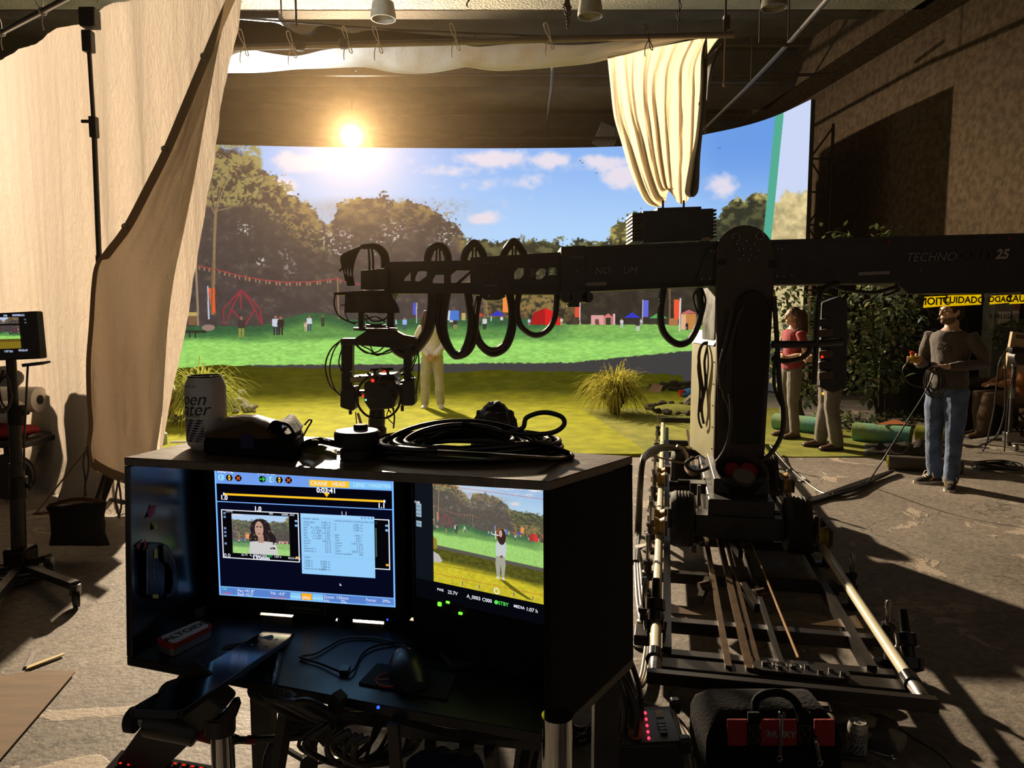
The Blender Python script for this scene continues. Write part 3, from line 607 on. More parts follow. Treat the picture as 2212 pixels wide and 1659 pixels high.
# ---------------------------------------------------------------- the big curtain at the left
MUSC = cloth('muslin_curtain', '#bdb0a2', .38, .9, 20, (1.6, 1.6, .45)); MUSF = cloth('muslin_flap', '#dccdb9', .55, .7, 16, (1.6, 1.6, .7)); HEM = cloth('curtain_hem', '#a08a6a', .2, .2, 26)  # same cloth throughout; flap colour lightened to lift the shade of doubled cloth
A0 = V((-3.13, 5.78, 0)); DS = V((.82, -.573, 0)); DN = V((.573, .82, 0)); ZP = 4.1
def cpt(px, py, k=1.0, dn=0.0):  # ray meets the curtain's plane, then comes forward
    r = ray(px, py); t = ((A0 + DN * dn - CL).dot(DN)) / r.dot(DN); return CL + r * (t * k)
cur = root('muslin_curtain', 'tall cream muslin curtain with its edge folded back on itself', 'curtain', A0 + DS * -.6)
G = []; NS, NZ = 230, 110
_fz = []
for px, py in ((492, -10), (466, 130), (442, 250), (417, 380), (393, 500), (372, 600), (358, 700), (350, 800), (344, 900), (338, 965), (330, 1040), (322, 1110)):
    q = cpt(px, py); _fz.append((q.z, (q - A0).dot(DS)))
_fz.sort()
tiex = [-5.2, -4.3, -3.4, -2.45, -1.7, -.9, .0, .75, 1.45]
for j in range(NZ):
    tz = j / (NZ - 1); row = []
    for i in range(NS):
        u = i / (NS - 1); z = (ZP - .1) * (1 - tz) + .015 * tz
        sr = float(np.interp(z, [q[0] for q in _fz], [q[1] for q in _fz])); s_ = -5.2 + (sr + 5.2) * u
        near = min(abs(s_ - q) for q in tiex); z2 = z - (1 - tz) ** 6 * min(.06, near * .1)
        w = (.35 + tz) * (.05 * math.sin(s_ * 7 + 1.5 * math.sin(s_ * 2.3)) + .05 * noise.noise((s_ * 3.1, z * .25, 0)) + .028 * noise.noise((s_ * 9, z * .5, 4))) + .006 * noise.noise((s_ * 22, z * 5, 1)) + .1 * tz ** 3 * noise.noise((s_ * 2, 7, 7))
        g = min(1, max(0, (tz - .93) / .07)); p = A0 + DS * s_ + DN * (w + .12 - .12 * g); row.append(V((p.x, p.y, z2)))
    G.append(row)
MB().grid(G).build('main_drop', MUSC, cur, smooth=180)
fl = spl2([(492, -10), (466, 50), (436, 122), (396, 218), (352, 322), (308, 410), (266, 489), (228, 540), (206, 572), (198, 620), (193, 700), (187, 780), (188, 860), (192, 920), (187, 965), (193, 1000), (205, 1018)], 120)
frr = spl2([(494, -10), (483, 50), (470, 110), (446, 240), (421, 380), (397, 500), (376, 600), (363, 700), (356, 800), (350, 900), (345, 965), (344, 1020), (346, 1066)], 120)
G = []; HG = []
for j in range(120):
    v = j / 119; row = []; hrow = []
    for i in range(64):
        u = i / 63; px = fl[j, 0] * (1 - u) + frr[j, 0] * u; py = fl[j, 1] * (1 - u) + frr[j, 1] * u
        k = 1 - .045 * (1 - u) - .02 - .02 * math.sin(PI * u) * math.sin(v * 5) + .009 * noise.noise((u * 5 + v * 3.5, v * 3.2, 2)) + .004 * noise.noise((u * 9, v * 14, 5)) - .02 * sm(.5, .9, np.array(v)) * math.exp(-((u - .25 - .5 * max(0, v - .5)) / .12) ** 2)
        p = cpt(px, py, float(k)); row.append(p)
        if u < .2 and j % 1 == 0: hrow.append(p)
    G.append(row); HG.append(hrow)
MB().grid(G).build('folded_flap', MUSF, cur, smooth=180)
hem = [[CL + (cpt(fl[j, 0] - 1 + i * (6.5 if fl[j,1] < 560 else 3.5), fl[j, 1] + i * (1.5 if fl[j,1] < 560 else 0), .926)  - CL) for i in range(4)] for j in range(120)]
MB().grid(hem).build('edge_hem', HEM, cur, smooth=180)
for px, py in ((437, 122), (352, 322), (266, 489), (256, 1033)):
    c = cpt(px + 4, py, .915); MB().ring(c, ray(px, py) * -1, .018, .005, 16, 6).build('grommet', STEEL, cur)
sd = spl2([(203, 1012), (232, 1030), (262, 1042), (300, 1056), (346, 1068)], 20)
MB().grid([[cpt(x, y - 22, .925) for x, y in sd], [cpt(x, y - 8, .92) for x, y in sd], [cpt(x, y, .922) for x, y in sd]]).build('bottom_hem', HEM, cur, smooth=180)
cp = root('curtain_pole', 'slanting steel pole carrying the big muslin curtain', 'pole', A0 + V((0, 0, ZP)))
P0 = A0 + DS * -5.4 + V((0, 0, ZP)); P1 = A0 + DS * 2.2 + V((0, 0, ZP))
MB().cyl(P0, P1, .024, n=14).build('pole_tube', mat('bright_pole', '#a7a5a2', .25, 1.0), cp)
for s_ in tiex[1:]:
    q = A0 + DS * s_ + V((0, 0, ZP)); b = MB(); b.ring(q, DS, .03, .005, 12, 6); b.tube(cat_spl([q + V((0, 0, -.02)), q + V((.01, -.03, -.1)), q + V((.02, -.03, -.16))], 4), .005, 5)
    b.tube(cat_spl([q, q + V((-.05, -.03, .1)), q + V((-.03, -.03, .16)), q + V((.02, -.03, .08)), q], 4), .004, 5); b.build('cord_tie', ROPE, cp)
cs = root('light_stand', 'tall black light stand holding up the curtain pole', 'light stand', gp(240, 1100))
sb = gp(240, 1095); sb = V((-3.30, 6.0, 0)); k0 = at(190, 70, 5.82); k1 = at(203, 275, 5.85); k2 = at(214, 552, 5.9); k3 = at(240, 1030, 5.98)
MB().cyl(k1, k0, .016, n=10).build('top_tube', BLACK, cs); MB().cyl(k2, k1, .02, n=10).build('middle_tube', BLACK, cs); MB().cyl(V((k3.x, k3.y, .2)), k2, .026, n=10).build('lower_tube', BLACK, cs)
MB().box(k1, (.055, .055, .16)).box(k1 + V((-.05, -.02, .04)), (.07, .02, .025)).build('collar', BLACK, cs, bevel=.006)
MB().box(at(191, 90, 5.82), (.075, .07, .16)).box(at(194, 40, 5.8), (.12, .1, .14)).cyl(at(180, 22, 5.74), at(206, 18, 5.74), .012).build('grip_head', BLACK, cs, bevel=.01)
for a in (.3, 2.4, 4.5): MB().bar(V((k3.x, k3.y, .42)), V((k3.x + .22 * math.cos(a), k3.y + .22 * math.sin(a), .02)), .03, .02).build('leg', BLACK, cs)
MB().box(at(237, 1050, 5.98), (.06, .06, .2)).build('base_collar', BLACK, cs, bevel=.01)
b = MB(); b.tube(cat_spl([at(188, 965, 4.72), at(180, 1000, 4.72), at(185, 1040, 4.7), at(182, 1075, 4.7)], 5), .006, 6); b.tube(cat_spl([at(188, 965, 4.72), at(192, 1010, 4.7), at(184, 1050, 4.7), at(187, 1070, 4.7)], 5), .006, 6)
b.build('dangling_cord', PIPE, cur)
b = MB(); b.tube(cat_spl([at(256, 1036, 4.72), at(250, 1080, 4.72), at(258, 1120, 4.7)], 5), .006, 6); b.tube(cat_spl([at(256, 1036, 4.72), at(262, 1090, 4.7), at(256, 1118, 4.7)], 5), .006, 6)
b.build('dangling_cord', PIPE, cur)
b = MB(); b.bar(at(190, 968, 4.66), at(78, 1108, 4.5), .035, .006); tag(b.build('strap', mat('tan_webbing', '#6b5236', .85)), 'tan webbing strap pulling the curtain corner down to the sandbag', 'strap')

o = root('studio_light', 'cool studio light hidden above the overhead cloth', 'lamp', (-3.35, 9.85, 5.3))
Rp = Matrix.Identity(3); q = V((-3.35, 9.85, 5.35))
MB().box(q - V((0, 0, .01)), (.85, .6, .1)).build('panel_body', BLACK, o, bevel=.01)
for dx in (-.3, .3): MB().cyl(q + V((dx, .25, 0)), V((-3.35 + dx, 10.1, 7.59)), .012, n=6).build('hanger', DSTEEL, o)
# ---------------------------------------------------------------- dolly track
TO, TU, TV = V((.585, 2.87, 0)), V((.978, -.206, 0)), V((.206, .978, 0))
def T(u, v, z=0): return TO + TU * u + TV * v + V((0, 0, z))
MT = frame(TO, TU, TV, V((0, 0, 1)))
BRASS = mat('worn_brass', '#5c4526', .45, .6, var=.4, vs=20); RAIL = mat('cream_rail', '#d6cfae', .3, var=.12, vs=4); BARM = mat('track_bar', '#2a2520', .4, .3, var=.4, vs=8)
DARKBR = mat('dark_brown_paint', '#46372a', .5, var=.3, vs=5); OLIVE = mat('olive_panel', '#8d8862', .55, var=.2, vs=4); YELW = mat('yellow_urethane', '#b08a32', .45, var=.3, vs=15)
trk = root('dolly_track', 'black steel dolly track with cream tube rails running toward the turf', 'track', TO)
for u in (0, .98):
    MB(MT).cyl((u, -.1, .2), (u, 6.7, .2), .024, n=14).build('rail', RAIL, trk)
    MB(MT).mm((u - .02 + (.05 if u == 0 else -.09), .25, .10), (u + .02 + (.05 if u == 0 else -.09), 6.6, .16)).build('side_beam', BARM, trk)
    MB(MT).cyl((u, -.09, .2), (u, .03, .2), .0265, n=14).build('rail_end', STEEL, trk)
for v in (.25, .60, 1.28, 2.0, 2.75, 3.5, 4.25, 5.0, 5.75): MB(MT).mm((.0, v - .03, .08), (.98, v + .03, .14)).build('cross_bar', BARM, trk, bevel=.004)
MB(MT).mm((-.03, -.13, .175), (1.02, -.09, .225)).build('front_bar', BARM, trk, bevel=.004)
MB(MT).mm((.0, .06, .1), (.98, .15, .16)).build('front_beam', BARM, trk, bevel=.004)
MB(MT).mm((-.03, 6.62, .22), (1.0, 6.68, .28)).build('end_bar', BARM, trk, bevel=.004)
for u, w, m in ((.30, .026, BRASS), (.385, .03, BRASS), (.425, .016, BRASS), (.52, .02, BARM)): MB(MT).mm((u - w / 2, .1, .142), (u + w / 2, 6.4 if m is BRASS else 1.6, .172)).build('guide_bar', m, trk)
MB(MT).cyl((.59, .2, .185), (.53, 5.5, .2), .007, n=8).build('drive_rod', mat('bronze_rod', '#8a6a48', .35, .8), trk)
MB(MT).prism([(.44 + .045 * math.cos(a), .11 + .045 * math.sin(a)) for a in np.linspace(PI / 2, 3 * PI / 2, 10)] + [(.72 + .05 * math.cos(a), .11 + .05 * math.sin(a)) for a in np.linspace(-PI / 2, PI / 2, 10)], Matrix(MT) @ Matrix.Identity(4) if False else Matrix.Translation((0, 0, .17)), .014).build('bolt_plate', BARM, trk)
for k, (u, v) in enumerate(((.45, .22), .0) and ((.445, .215), (.50, .19), (.555, .205), (.61, .22), (.655, .185), (.70, .21), (.74, .19))):
    MB(MT).cyl((u, v - .095, .184), (u, v - .095, .197), .011, n=6).build('bolt', STEEL, trk)
for k in range(3): MB(MT).tube([(.455 + k * .055 + .022 * math.cos(a), .115 + .026 * math.sin(a), .188) for a in np.linspace(-.6, 3.6, 12)], .003, 5).build('scale_arc', STEEL, trk)
for u, v in ((.22, 1.0), (.5, .95), (.22, 1.85), (.5, 1.8)):
    b = MB(MT); b.bar((u, v - .1, .13), (u + (.05 if u < .4 else -.05), v + .12, .16), .03, .05); b.build('bracket', BARM, trk); MB(MT).cyl((u, v, .16), (u + .05, v + .02, .17), .028, n=14).build('roller', BRASS, trk)
for u0, u1, v in ((.02, .22, .66), (.96, .72, .66)): MB(MT).add([(u0, v, .145), (u1, v, .145), (u0, v + .16, .145)], [(0, 1, 2)] if u0 < .5 else [(2, 1, 0)]).build('gusset', BRASS, trk, solid=.005, smooth=0)
def jack(u, v, h=.34):
    b = MB(MT); b.lathe([(.02, 0), (.055, .004), (.055, .012), (.02, .024), (.012, .026)], (u, v, 0), n=18); b.build('jack_foot', DSTEEL, trk)
    b = MB(MT); b.lathe([(.011 + .0015 * (i % 2), .02 + i * (h - .05) / 40) for i in range(41)] + [(.016, h - .03), (.016, h), (.01, h + .01)], (u, v, 0), n=12); b.build('jack_screw', STEEL, trk)
    b = MB(MT); b.lathe([(.02, .08), (.034, .085), (.034, .13), (.022, .135), (.022, .17), (.03, .175), (.03, .2), (.012, .205)], (u, v, 0), n=16); b.build('jack_collar', BARM, trk)
    MB(MT).mm((min(u, .02 if u < .5 else .96), v - .02, .09), (max(u, .02 if u < .5 else .96), v + .02, .13)).build('jack_arm', BARM, trk)
for v in (.58, 1.28, 2.05, 2.5, 3.1, 3.8, 5.2, 6.4): jack(-.06, v)
for v in (.62, 1.3, 2.0, 3.5, 5.2): jack(1.05, v, .3)
def clampset(u, v):
    b = MB(MT); b.lathe([(.02, 0), (.05, .01), (.055, .05), (.03, .055), (.03, .1), (.045, .105), (.045, .15), (.02, .16), (.018, .25)], (u, v, .16), (.0, .55, .85), 18); b.build('rail_clamp', GLOSS, trk)
    MB(MT).ring((u, v + .1, .2), (0, 1, 0), .034, .009, 18, 6).build('clamp_ring', STEEL, trk)
clampset(-.005, .38); clampset(1.03, .22)
for u in (-.005, .98): MB(MT).lathe([(.026, 0), (.034, .003), (.034, .07), (.026, .075)], (u, .1, .2), (0, -1, 0), 16).build('rail_socket', GLOSS, trk)
MB(MT).mm((-.1, .36, .1), (-.03, .5, .15)).build('end_clamp', DSTEEL, trk, bevel=.006)
# ---------------------------------------------------------------- crane on its wheels
cr = root('camera_crane', 'big black camera crane with its mast on a wheeled dolly and a telescoping arm', 'camera crane', T(.49, 2.55, 0))
def slab(b, pts, Y0, dy):  # outline on the plane y = Y0, dy deep
    f = [at(x, y, Y0) for x, y in pts]; n = len(f); k = [p + V((0, dy, 0)) for p in f]
    return b.add(f + k, [tuple(range(n)), tuple(range(n, 2 * n))[::-1]] + [(i, n + i, n + (i + 1) % n, (i + 1) % n) for i in range(n)])
def bolts(pts, Y, r, parent, m=STEEL, name='bolt'):
    for x, y in pts:
        q = at(x, y, Y); MB().cyl(q, q + V((0, -.012, 0)), r, r * .85, 8).build(name, m, parent)
ch = MB(MT).mm((.3, 1.75, .2), (.70, 3.3, .46)).build('chassis', BLACK, cr, bevel=.01)
MB(MT).mm((.22, 1.72, .22), (.76, 1.9, .36)).build('front_axle_beam', BLACK, cr, bevel=.008); MB(MT).mm((.22, 3.1, .22), (.76, 3.28, .36)).build('rear_axle_beam', BLACK, cr, bevel=.008)
MB(MT).mm((.34, 1.9, .46), (.68, 3.1, .56)).build('deck', BLACK, cr, bevel=.008)
MB(MT).cyl((.26, 2.3, .4), (.12, 2.3, .4), .055, n=16).cyl((.12, 2.3, .4), (.06, 2.3, .4), .04, n=14).build('motor', DSTEEL, cr)
MB(MT).mm((.2, 2.12, .4), (.3, 2.24, .47)).build('brake_box', DSTEEL, cr); MB(MT).cyl((.25, 1.95, .36), (.25, 1.95, .5), .012, n=8).build('brake_lever', STEEL, cr)
for u, v in ((.14, 1.8), (.84, 1.8), (.15, 3.2), (.84, 3.2)):
    prof = [(.05, -.07), (.13, -.075), (.165, -.07), (.178, -.045)]
    for g in (-.03, -.01, .01, .03): prof += [(.18, g - .007), (.174, g - .004), (.174, g + .004), (.18, g + .007)]
    prof += [(.178, .045), (.165, .07), (.13, .075), (.05, .07)]
    w = MB(MT).lathe(prof, (u, v, .31), (1, 0, 0), 36).build('tyre', mat('tyre_rubber', '#1c1816', .7, bump=.15, bs=90), cr)
    MB(MT).lathe([(.03, -.08), (.12, -.06), (.12, .06), (.03, .08)], (u, v, .31), (1, 0, 0), 20).build('hub', DSTEEL, w)
for u in (0, .98):
    for v in (1.75, 1.95, 3.1, 3.3):
        MB(MT).lathe([(.02, -.03), (.06, -.03), (.045, 0), (.06, .03), (.02, .03)], (u, v, .268), (1, 0, 0), 18).build('track_wheel', YELW, cr)
    for v in (1.85, 3.2): MB(MT).mm((u - .05, v - .16, .22), (u - .035, v + .16, .32)).mm((u + .035, v - .16, .22), (u + .05, v + .16, .32)).mm((min(u, .49) if u > .5 else u + .03, v - .03, .3), (.78 if u > .5 else .2, v + .03, .36)).build('wheel_bogie', mat('bogie_brown', '#4a3a22', .5, .4), cr)
    MB(MT).cyl((u + (.06 if u == 0 else -.06), 1.62, .3), (u + (.06 if u == 0 else -.06), 1.62, .42), .014, n=8).build('lever', DSTEEL, cr)
# mast
MY = 5.28
arc = [(1610 + 62.5 * math.cos(a), 549 - 62.5 * math.sin(a)) for a in np.linspace(-.1, PI + .1, 26)]
ms = slab(MB(), [(1650, 1005), (1672, 620)] + arc + [(1547, 620), (1552, 1005)], MY, .035).build('mast_plate', DARKBR, cr, bevel=.004)
arc2 = [(1600 + 58 * math.cos(a), 555 - 58 * math.sin(a)) for a in np.linspace(-.1, PI + .1, 26)]
slab(MB(), [(1640, 990), (1656, 620)] + arc2 + [(1542, 620), (1546, 990)], MY + .46, .03).build('rear_mast_plate', DARKBR, cr)
slab(MB(), [(1640, 1000), (1660, 625), (1556, 625), (1560, 1000)], MY + .035, .42).build('mast_column', BLACK, cr)
# dark rounded cover on the front of the mast
ov = [(1628 + 36 * math.cos(a), 672 - 46 * math.sin(a)) for a in np.linspace(0, PI, 14)] + [(1586, 960), (1645, 960)]
slab(MB(), ov, MY - .05, .05).build('cable_cover', MATTE, ms, bevel=.012)
slab(MB(), [(1552, 978), (1651, 978), (1650, 1006), (1552, 1006)], MY - .012, .012).build('base_flange', mat('dark_red_plate', '#3a0f0d', .5), ms)
bolts([(1562, 984), (1575, 989), (1588, 986), (1602, 991), (1616, 986), (1630, 990), (1643, 985), (1565, 999), (1640, 999), (1586, 1000), (1586, 972), (1633, 970)], MY - .012, .006, ms)
bolts([(1611, 521), (1628, 527), (1637, 541), (1631, 557), (1622, 552), (1620, 538), (1605, 538), (1605, 552), (1598, 560), (1590, 527), (1595, 541), (1617, 561), (1602, 690), (1628, 686), (1596, 925), (1625, 927)], MY, .007, ms)
for x, y in ((1590, 511), (1641, 508)): MB().ring(at(x, y, MY - .004), (0, -1, 0), .027, .006, 20, 6).build('lifting_eye', STEEL, ms)
slab(MB(), [(1552, 560), (1568, 560), (1568, 572), (1552, 572)], MY - .01, .01).build('pad', MATTE, ms); slab(MB(), [(1662, 562), (1678, 562), (1678, 578), (1662, 578)], MY - .01, .01).build('pad', MATTE, ms)
# side housings
sx = at(1555, 850, MY).x
def sidebox(y0p, y1p, xoff, Y0, Y1, m, name):
    a = at(1555, y0p, Y0).z; b = at(1555, y1p, Y0).z; return MB().mm((sx - xoff - .02, Y0, b), (sx + .02, Y1, a)).build(name, m, cr, bevel=.006)
sidebox(748, 1004, .0, MY + .03, MY + .78, OLIVE, 'side_cabinet')
MB().mm((sx - .025, MY + .02, at(1555, 1004, MY).z), (sx + .05, MY + .05, at(1555, 745, MY).z)).build('cabinet_front', BLACK, cr)
MB().mm((sx - .01, MY + .15, at(1555, 752, MY).z), (sx + .1, MY + .5, at(1540, 618, MY).z)).build('inner_column', BLACK, cr)
hz = at(1555, 748, MY).z
MB().add([(sx - .03, MY + .1, hz), (sx + .03, MY + .1, hz), (sx + .03, MY + .75, hz), (sx - .03, MY + .75, hz), (sx + .03, MY + .1, hz + .1), (sx + .03, MY + .75, hz + .1)], [(0, 1, 4), (3, 5, 2), (0, 4, 5, 3), (0, 3, 2, 1)]).build('sloped_lid', OLIVE, cr, smooth=0)
for k in range(5):
    q = V((sx - .028, MY + .06, hz - .12 - .16 * k)); MB().cyl(q, q + V((-.008, 0, 0)), .006, n=6).build('screw', STEEL, cr)
# arm, outermost section first
AY = 5.34
arm = slab(MB(), [(1225, 534), (1225, 632), (1545, 617), (2300, 606), (2300, 501), (1545, 521)], AY, .34).build('outer_arm', BLACK, cr, bevel=.004)
slab(MB(), [(1238, 536), (1238, 541), (1545, 527), (2300, 507), (2300, 502), (1545, 522)], AY - .012, .012).build('top_rib', BLACK, arm); slab(MB(), [(1225, 624), (1225, 632), (1545, 617), (1545, 609)], AY - .012, .012).build('bottom_rib', DSTEEL, arm)
for pts in ([(1530, 537), (1547, 536), (1547, 606), (1503, 607), (1518, 565)], [(1672, 528), (1694, 528), (1712, 602), (1672, 604)]): slab(MB(), pts, AY - .02, .02).build('gusset_plate', BLACK, arm)
bolts([(1534, 543), (1542, 543), (1515, 603), (1532, 602), (1545, 603), (1680, 538), (1688, 538), (1677, 597), (1692, 596), (1709, 595), (1738, 620), (2128, 580), (1986, 585)], AY - .02, .007, arm)
for a, b_, c_ in (((1238, 612), (1310, 609), 'grey_label'), ((1854, 588), (1922, 585), 'grey_label')): slab(MB(), [a, b_, (b_[0], b_[1] + 7), (a[0], a[1] + 7)], AY - .008, .008).build(c_, mat('grey_label', '#8d837b', .5), arm)
slab(MB(), [(1919, 518), (1923, 518), (1923, 529), (1919, 529)], AY - .004, .004).build('red_mark', mat('red_tape', '#8e2a1c', .6), arm); slab(MB(), [(2179, 510), (2183, 510), (2183, 518), (2179, 518)], AY - .004, .004).build('red_mark', MATS['red_tape'], arm)
def atext(b, s, px, py, hpx, Y, align='LEFT', shear=.25, bold=0.0, rot=-.018):
    p = at(px, py, Y); return b.text(s, hpx * Y / F_PX * 1.38, Matrix.Translation(p) @ Matrix.Rotation(PI / 2, 4, 'X') @ Matrix.Rotation(-rot, 4, 'Z'), align, shear, bold)
b = MB(); atext(b, 'TECHNO', 1955, 557, 19, AY - .014); b.build('lettering', mat('letter_grey', '#7d7873', .5), arm)
b = MB(); atext(b, 'DOLLY', 2063, 553, 19, AY - .014, bold=.003); b.build('lettering', mat('letter_dark', '#2c2825', .4), arm); b = MB(); atext(b, '25', 2150, 550, 20, AY - .014, bold=.004); b.build('lettering', mat('letter_pale', '#a19a92', .5), arm)
b = MB(); atext(b, 'NO', 1284, 586, 15, AY - .014); atext(b, 'UM', 1344, 585, 15, AY - .014); b.build('lettering', mat('letter_worn', '#857d76', .5), arm)
# collar between the sections, with its guide rollers below
slab(MB(), [(1212, 533), (1265, 530), (1265, 632), (1212, 636)], AY - .03, .4).build('arm_collar', BLACK, cr, bevel=.005)
slab(MB(), [(1232, 628), (1268, 628), (1268, 652), (1252, 652), (1252, 663), (1228, 663), (1228, 655), (1232, 655)], AY - .05, .2).build('roller_bracket', BLACK, cr)
for x in (1224, 1270): MB().cyl(at(x, 642, AY - .05), at(x, 642, AY - .05) + V((0, .2, 0)), .04, n=16).build('guide_roller', RUBBER, cr)
bolts([(1235 + 6 * i, 556) for i in range(5)] + [(1247, 585)], AY - .03, .006, cr)
def web(b, x0, x1, top, bot, Y, dy, wins):  # plate with window gaps, top/bot are px functions
    xs = [x0] + [v for w in wins for v in (w[0], w[1])] + [x1]
    for i in range(0, len(xs), 2): slab(b, [(xs[i], top(xs[i])), (xs[i + 1], top(xs[i + 1])), (xs[i + 1], bot(xs[i + 1])), (xs[i], bot(xs[i]))], Y, dy)
    for a, c_, t, u in wins:
        slab(b, [(a, top(a)), (c_, top(c_)), (c_, t), (a, t)], Y, dy); slab(b, [(a, u), (c_, u), (c_, bot(c_)), (a, bot(a))], Y, dy)
t2 = lambda x: 556 - (x - 1020) * .06; b2 = lambda x: 634.0
b = MB(); w2 = [(1111, 1131, 579, 603), (1158, 1178, 580, 603), (1186, 1200, 578, 594)]
web(b, 1016, 1216, t2, b2, AY + .03, .02, w2); web(b, 1016, 1216, t2, b2, AY + .25, .02, w2)
for x, r0, r1 in ((1111, 579, 603), (1158, 580, 603)): slab(b, [(x, r0), (x + 9, r0), (x, r0 + 9)], AY + .03, .02); slab(b, [(x + 20, r1), (x + 11, r1), (x + 20, r1 - 9)], AY + .03, .02)
for p in ([(1016, 557), (1216, 545), (1216, 553), (1016, 565)], [(1016, 626), (1216, 626), (1216, 636), (1016, 636)]): slab(b, p, AY + .02, .26)
mid = b.build('middle_arm', BLACK, cr)
slab(MB(), [(1020, 556), (1104, 552), (1104, 632), (1020, 632)], AY + .015, .015).build('arm_sleeve', BLACK, mid); bolts([(1048 + 6 * i, 617) for i in range(5)] + [(1046, 569), (1054, 569), (1066, 568), (1074, 568), (1062, 593)], AY + .015, .006, mid)
slab(MB(), [(1040, 626), (1085, 626), (1092, 640), (1078, 648), (1048, 648), (1036, 640)], AY, .2).build('roller_bracket', BLACK, cr); bolts([(1056, 639)], AY, .01, cr)
b = MB(); atext(b, 'SUPER', 1143, 590, 16, AY + .028); b.build('lettering', MATS['letter_worn'], mid)
b = MB(); w1 = [(873, 887, 588, 607), (897, 922, 586, 608), (935, 959, 594, 612), (974, 1017, 584, 611)]
for Y in (AY + .05, AY + .22): web(b, 830, 1022, lambda x: 570, lambda x: 622, Y, .012, w1)
for p in ([(830, 566), (1022, 562), (1022, 582), (830, 583)], [(830, 612), (1022, 612), (1022, 634), (846, 634), (830, 630)]): slab(b, p, AY + .04, .2)
for p in ([(873, 588), (887, 588), (873, 602)], [(897, 586), (903, 586), (897, 600)], [(922, 608), (922, 596), (906, 608)], [(985, 611), (995, 611), (1017, 590), (1017, 584)], [(974, 584), (986, 584), (974, 594)], [(935, 594), (941, 594), (935, 604)]): slab(b, p, AY + .05, .012)
b.build('inner_arm', BLACK, cr)
# amplifier box with cooling fins
p = [at(x, y, AY + .05) for x, y in ((1389, 455), (1544, 449), (1548, 517), (1390, 523))]
am = root('amplifier_box', 'black finned electronics box on top of the crane arm', 'electronics', p[3])
slab(MB(), [(1389, 456), (1541, 450), (1541, 516), (1390, 523)], AY + .05, .24).build('case', BLACK, am, bevel=.004)
FIN = mat('fin_metal', '#4a3e33', .45, .5)
for i in range(8):
    y = 459 + i * 8.1; slab(MB(), [(1366, y + 1.5), (1392, y), (1392, y + 4.4), (1366, y + 5.5)], AY + .06, .3).build('cooling_fin', FIN, am); y -= 7; slab(MB(), [(1538, y), (1548, y), (1548, y + 4), (1538, y + 4)], AY + .06, .24).build('cooling_fin', FIN, am)
for x in (1432, 1477): MB().cyl(at(x, 452, AY + .15), at(x, 433, AY + .15), .008, n=8).build('antenna', BLACK, am)
slab(MB(), [(1420, 449), (1515, 446), (1515, 452), (1420, 455)], AY + .08, .18).build('lid_plate', BLACK, am); slab(MB(), [(1515, 514), (1532, 512), (1537, 516), (1534, 521), (1515, 522)], AY + .03, .05).build('tape_scrap', mat('tan_tape', '#b79a6a', .6), am)
# handlebar and console behind the mast
b = MB(); b.tube([at(1668, 744, 5.2), at(1745, 744, 5.2), at(1818, 738, 5.25)], .027, 10); b.build('push_bar', BLACK, cr)
b = MB(); b.tube(cat_spl([at(1812, 612, 5.3), at(1790, 618, 5.28), at(1772, 634, 5.25), at(1766, 680, 5.22), at(1762, 760, 5.2), at(1758, 830, 5.2)], 6), .02, 8); b.build('hose_post', RUBBER, cr)
cons = slab(MB(), [(1776, 655), (1816, 640), (1832, 650), (1830, 840), (1800, 850), (1772, 835)], 5.45, .1).build('console_post', BLACK, cr, bevel=.01)
for k in range(6): slab(MB(), [(1770, 690 + k * 23), (1800, 686 + k * 23), (1800, 702 + k * 23), (1770, 706 + k * 23)], 5.4, .05).build('module', mat('console_tan', '#5a4a32', .6) if k % 2 else BLACK, cons, bevel=.004)
for x, y, c_ in ((1776, 771, 'red'), (1762, 820, 'blue'), (1778, 850, 'amber')): q = at(x, y, 5.38); MB().ell(q, (.01, .01, .01), nu=8, nv=6).build('indicator', emi('led_' + c_, {'red': '#ff3020', 'blue': '#3060ff', 'amber': '#ffb040'}[c_], 1.5), cons)
# tail of the arm, with hazard tape
tl = slab(MB(), [(1935, 606), (2300, 604), (2300, 628), (2120, 634), (1960, 634)], AY + .02, .3).build('counterweight_tray', BLACK, cr)
TAPE = cloth('yellow_tape', '#f0e434', .5, .05); TINK = mat('tape_black', '#1a1408', .5)
def hazard(label, x0, x1, y0, y1, words, sag=0):
    o = root('hazard_tape', label, 'tape', at(x0, y1, AY + .35)); b = MB(); slab(b, [(x0 + 3, y0 + 2), (x1, y0), (x1, y1 - 2), (x0, y1 + 2)], AY + .35, .003); b.build('strip', TAPE, o); t = MB()
    for w, x, sz, mir in words: t.text(w, sz * (AY + .35) / F_PX, Matrix.Translation(at(x, (y0 + y1) / 2 + .5, AY + .347)) @ Matrix.Rotation(PI / 2, 4, 'X'), 'CENTER', 0, .002, mir)
    t.build('lettering', TINK, o); return o
hazard('yellow caution tape with mirrored lettering over the standing man', 1995, 2044, 639, 663, [('UTION', 2020, 22, True)])
hazard('yellow tape reading CUIDADO over the standing man', 2045, 2120, 636, 660, [('CUIDADO', 2082, 19.5, False)])
hazard('yellow tape with mirrored lettering at the end of the tray', 2138, 2180, 637, 656, [('DADO', 2160, 17, True)])
hazard('yellow caution tape running out of the picture', 2181, 2260, 635, 655, [('CAUTION', 2219, 20, False)])
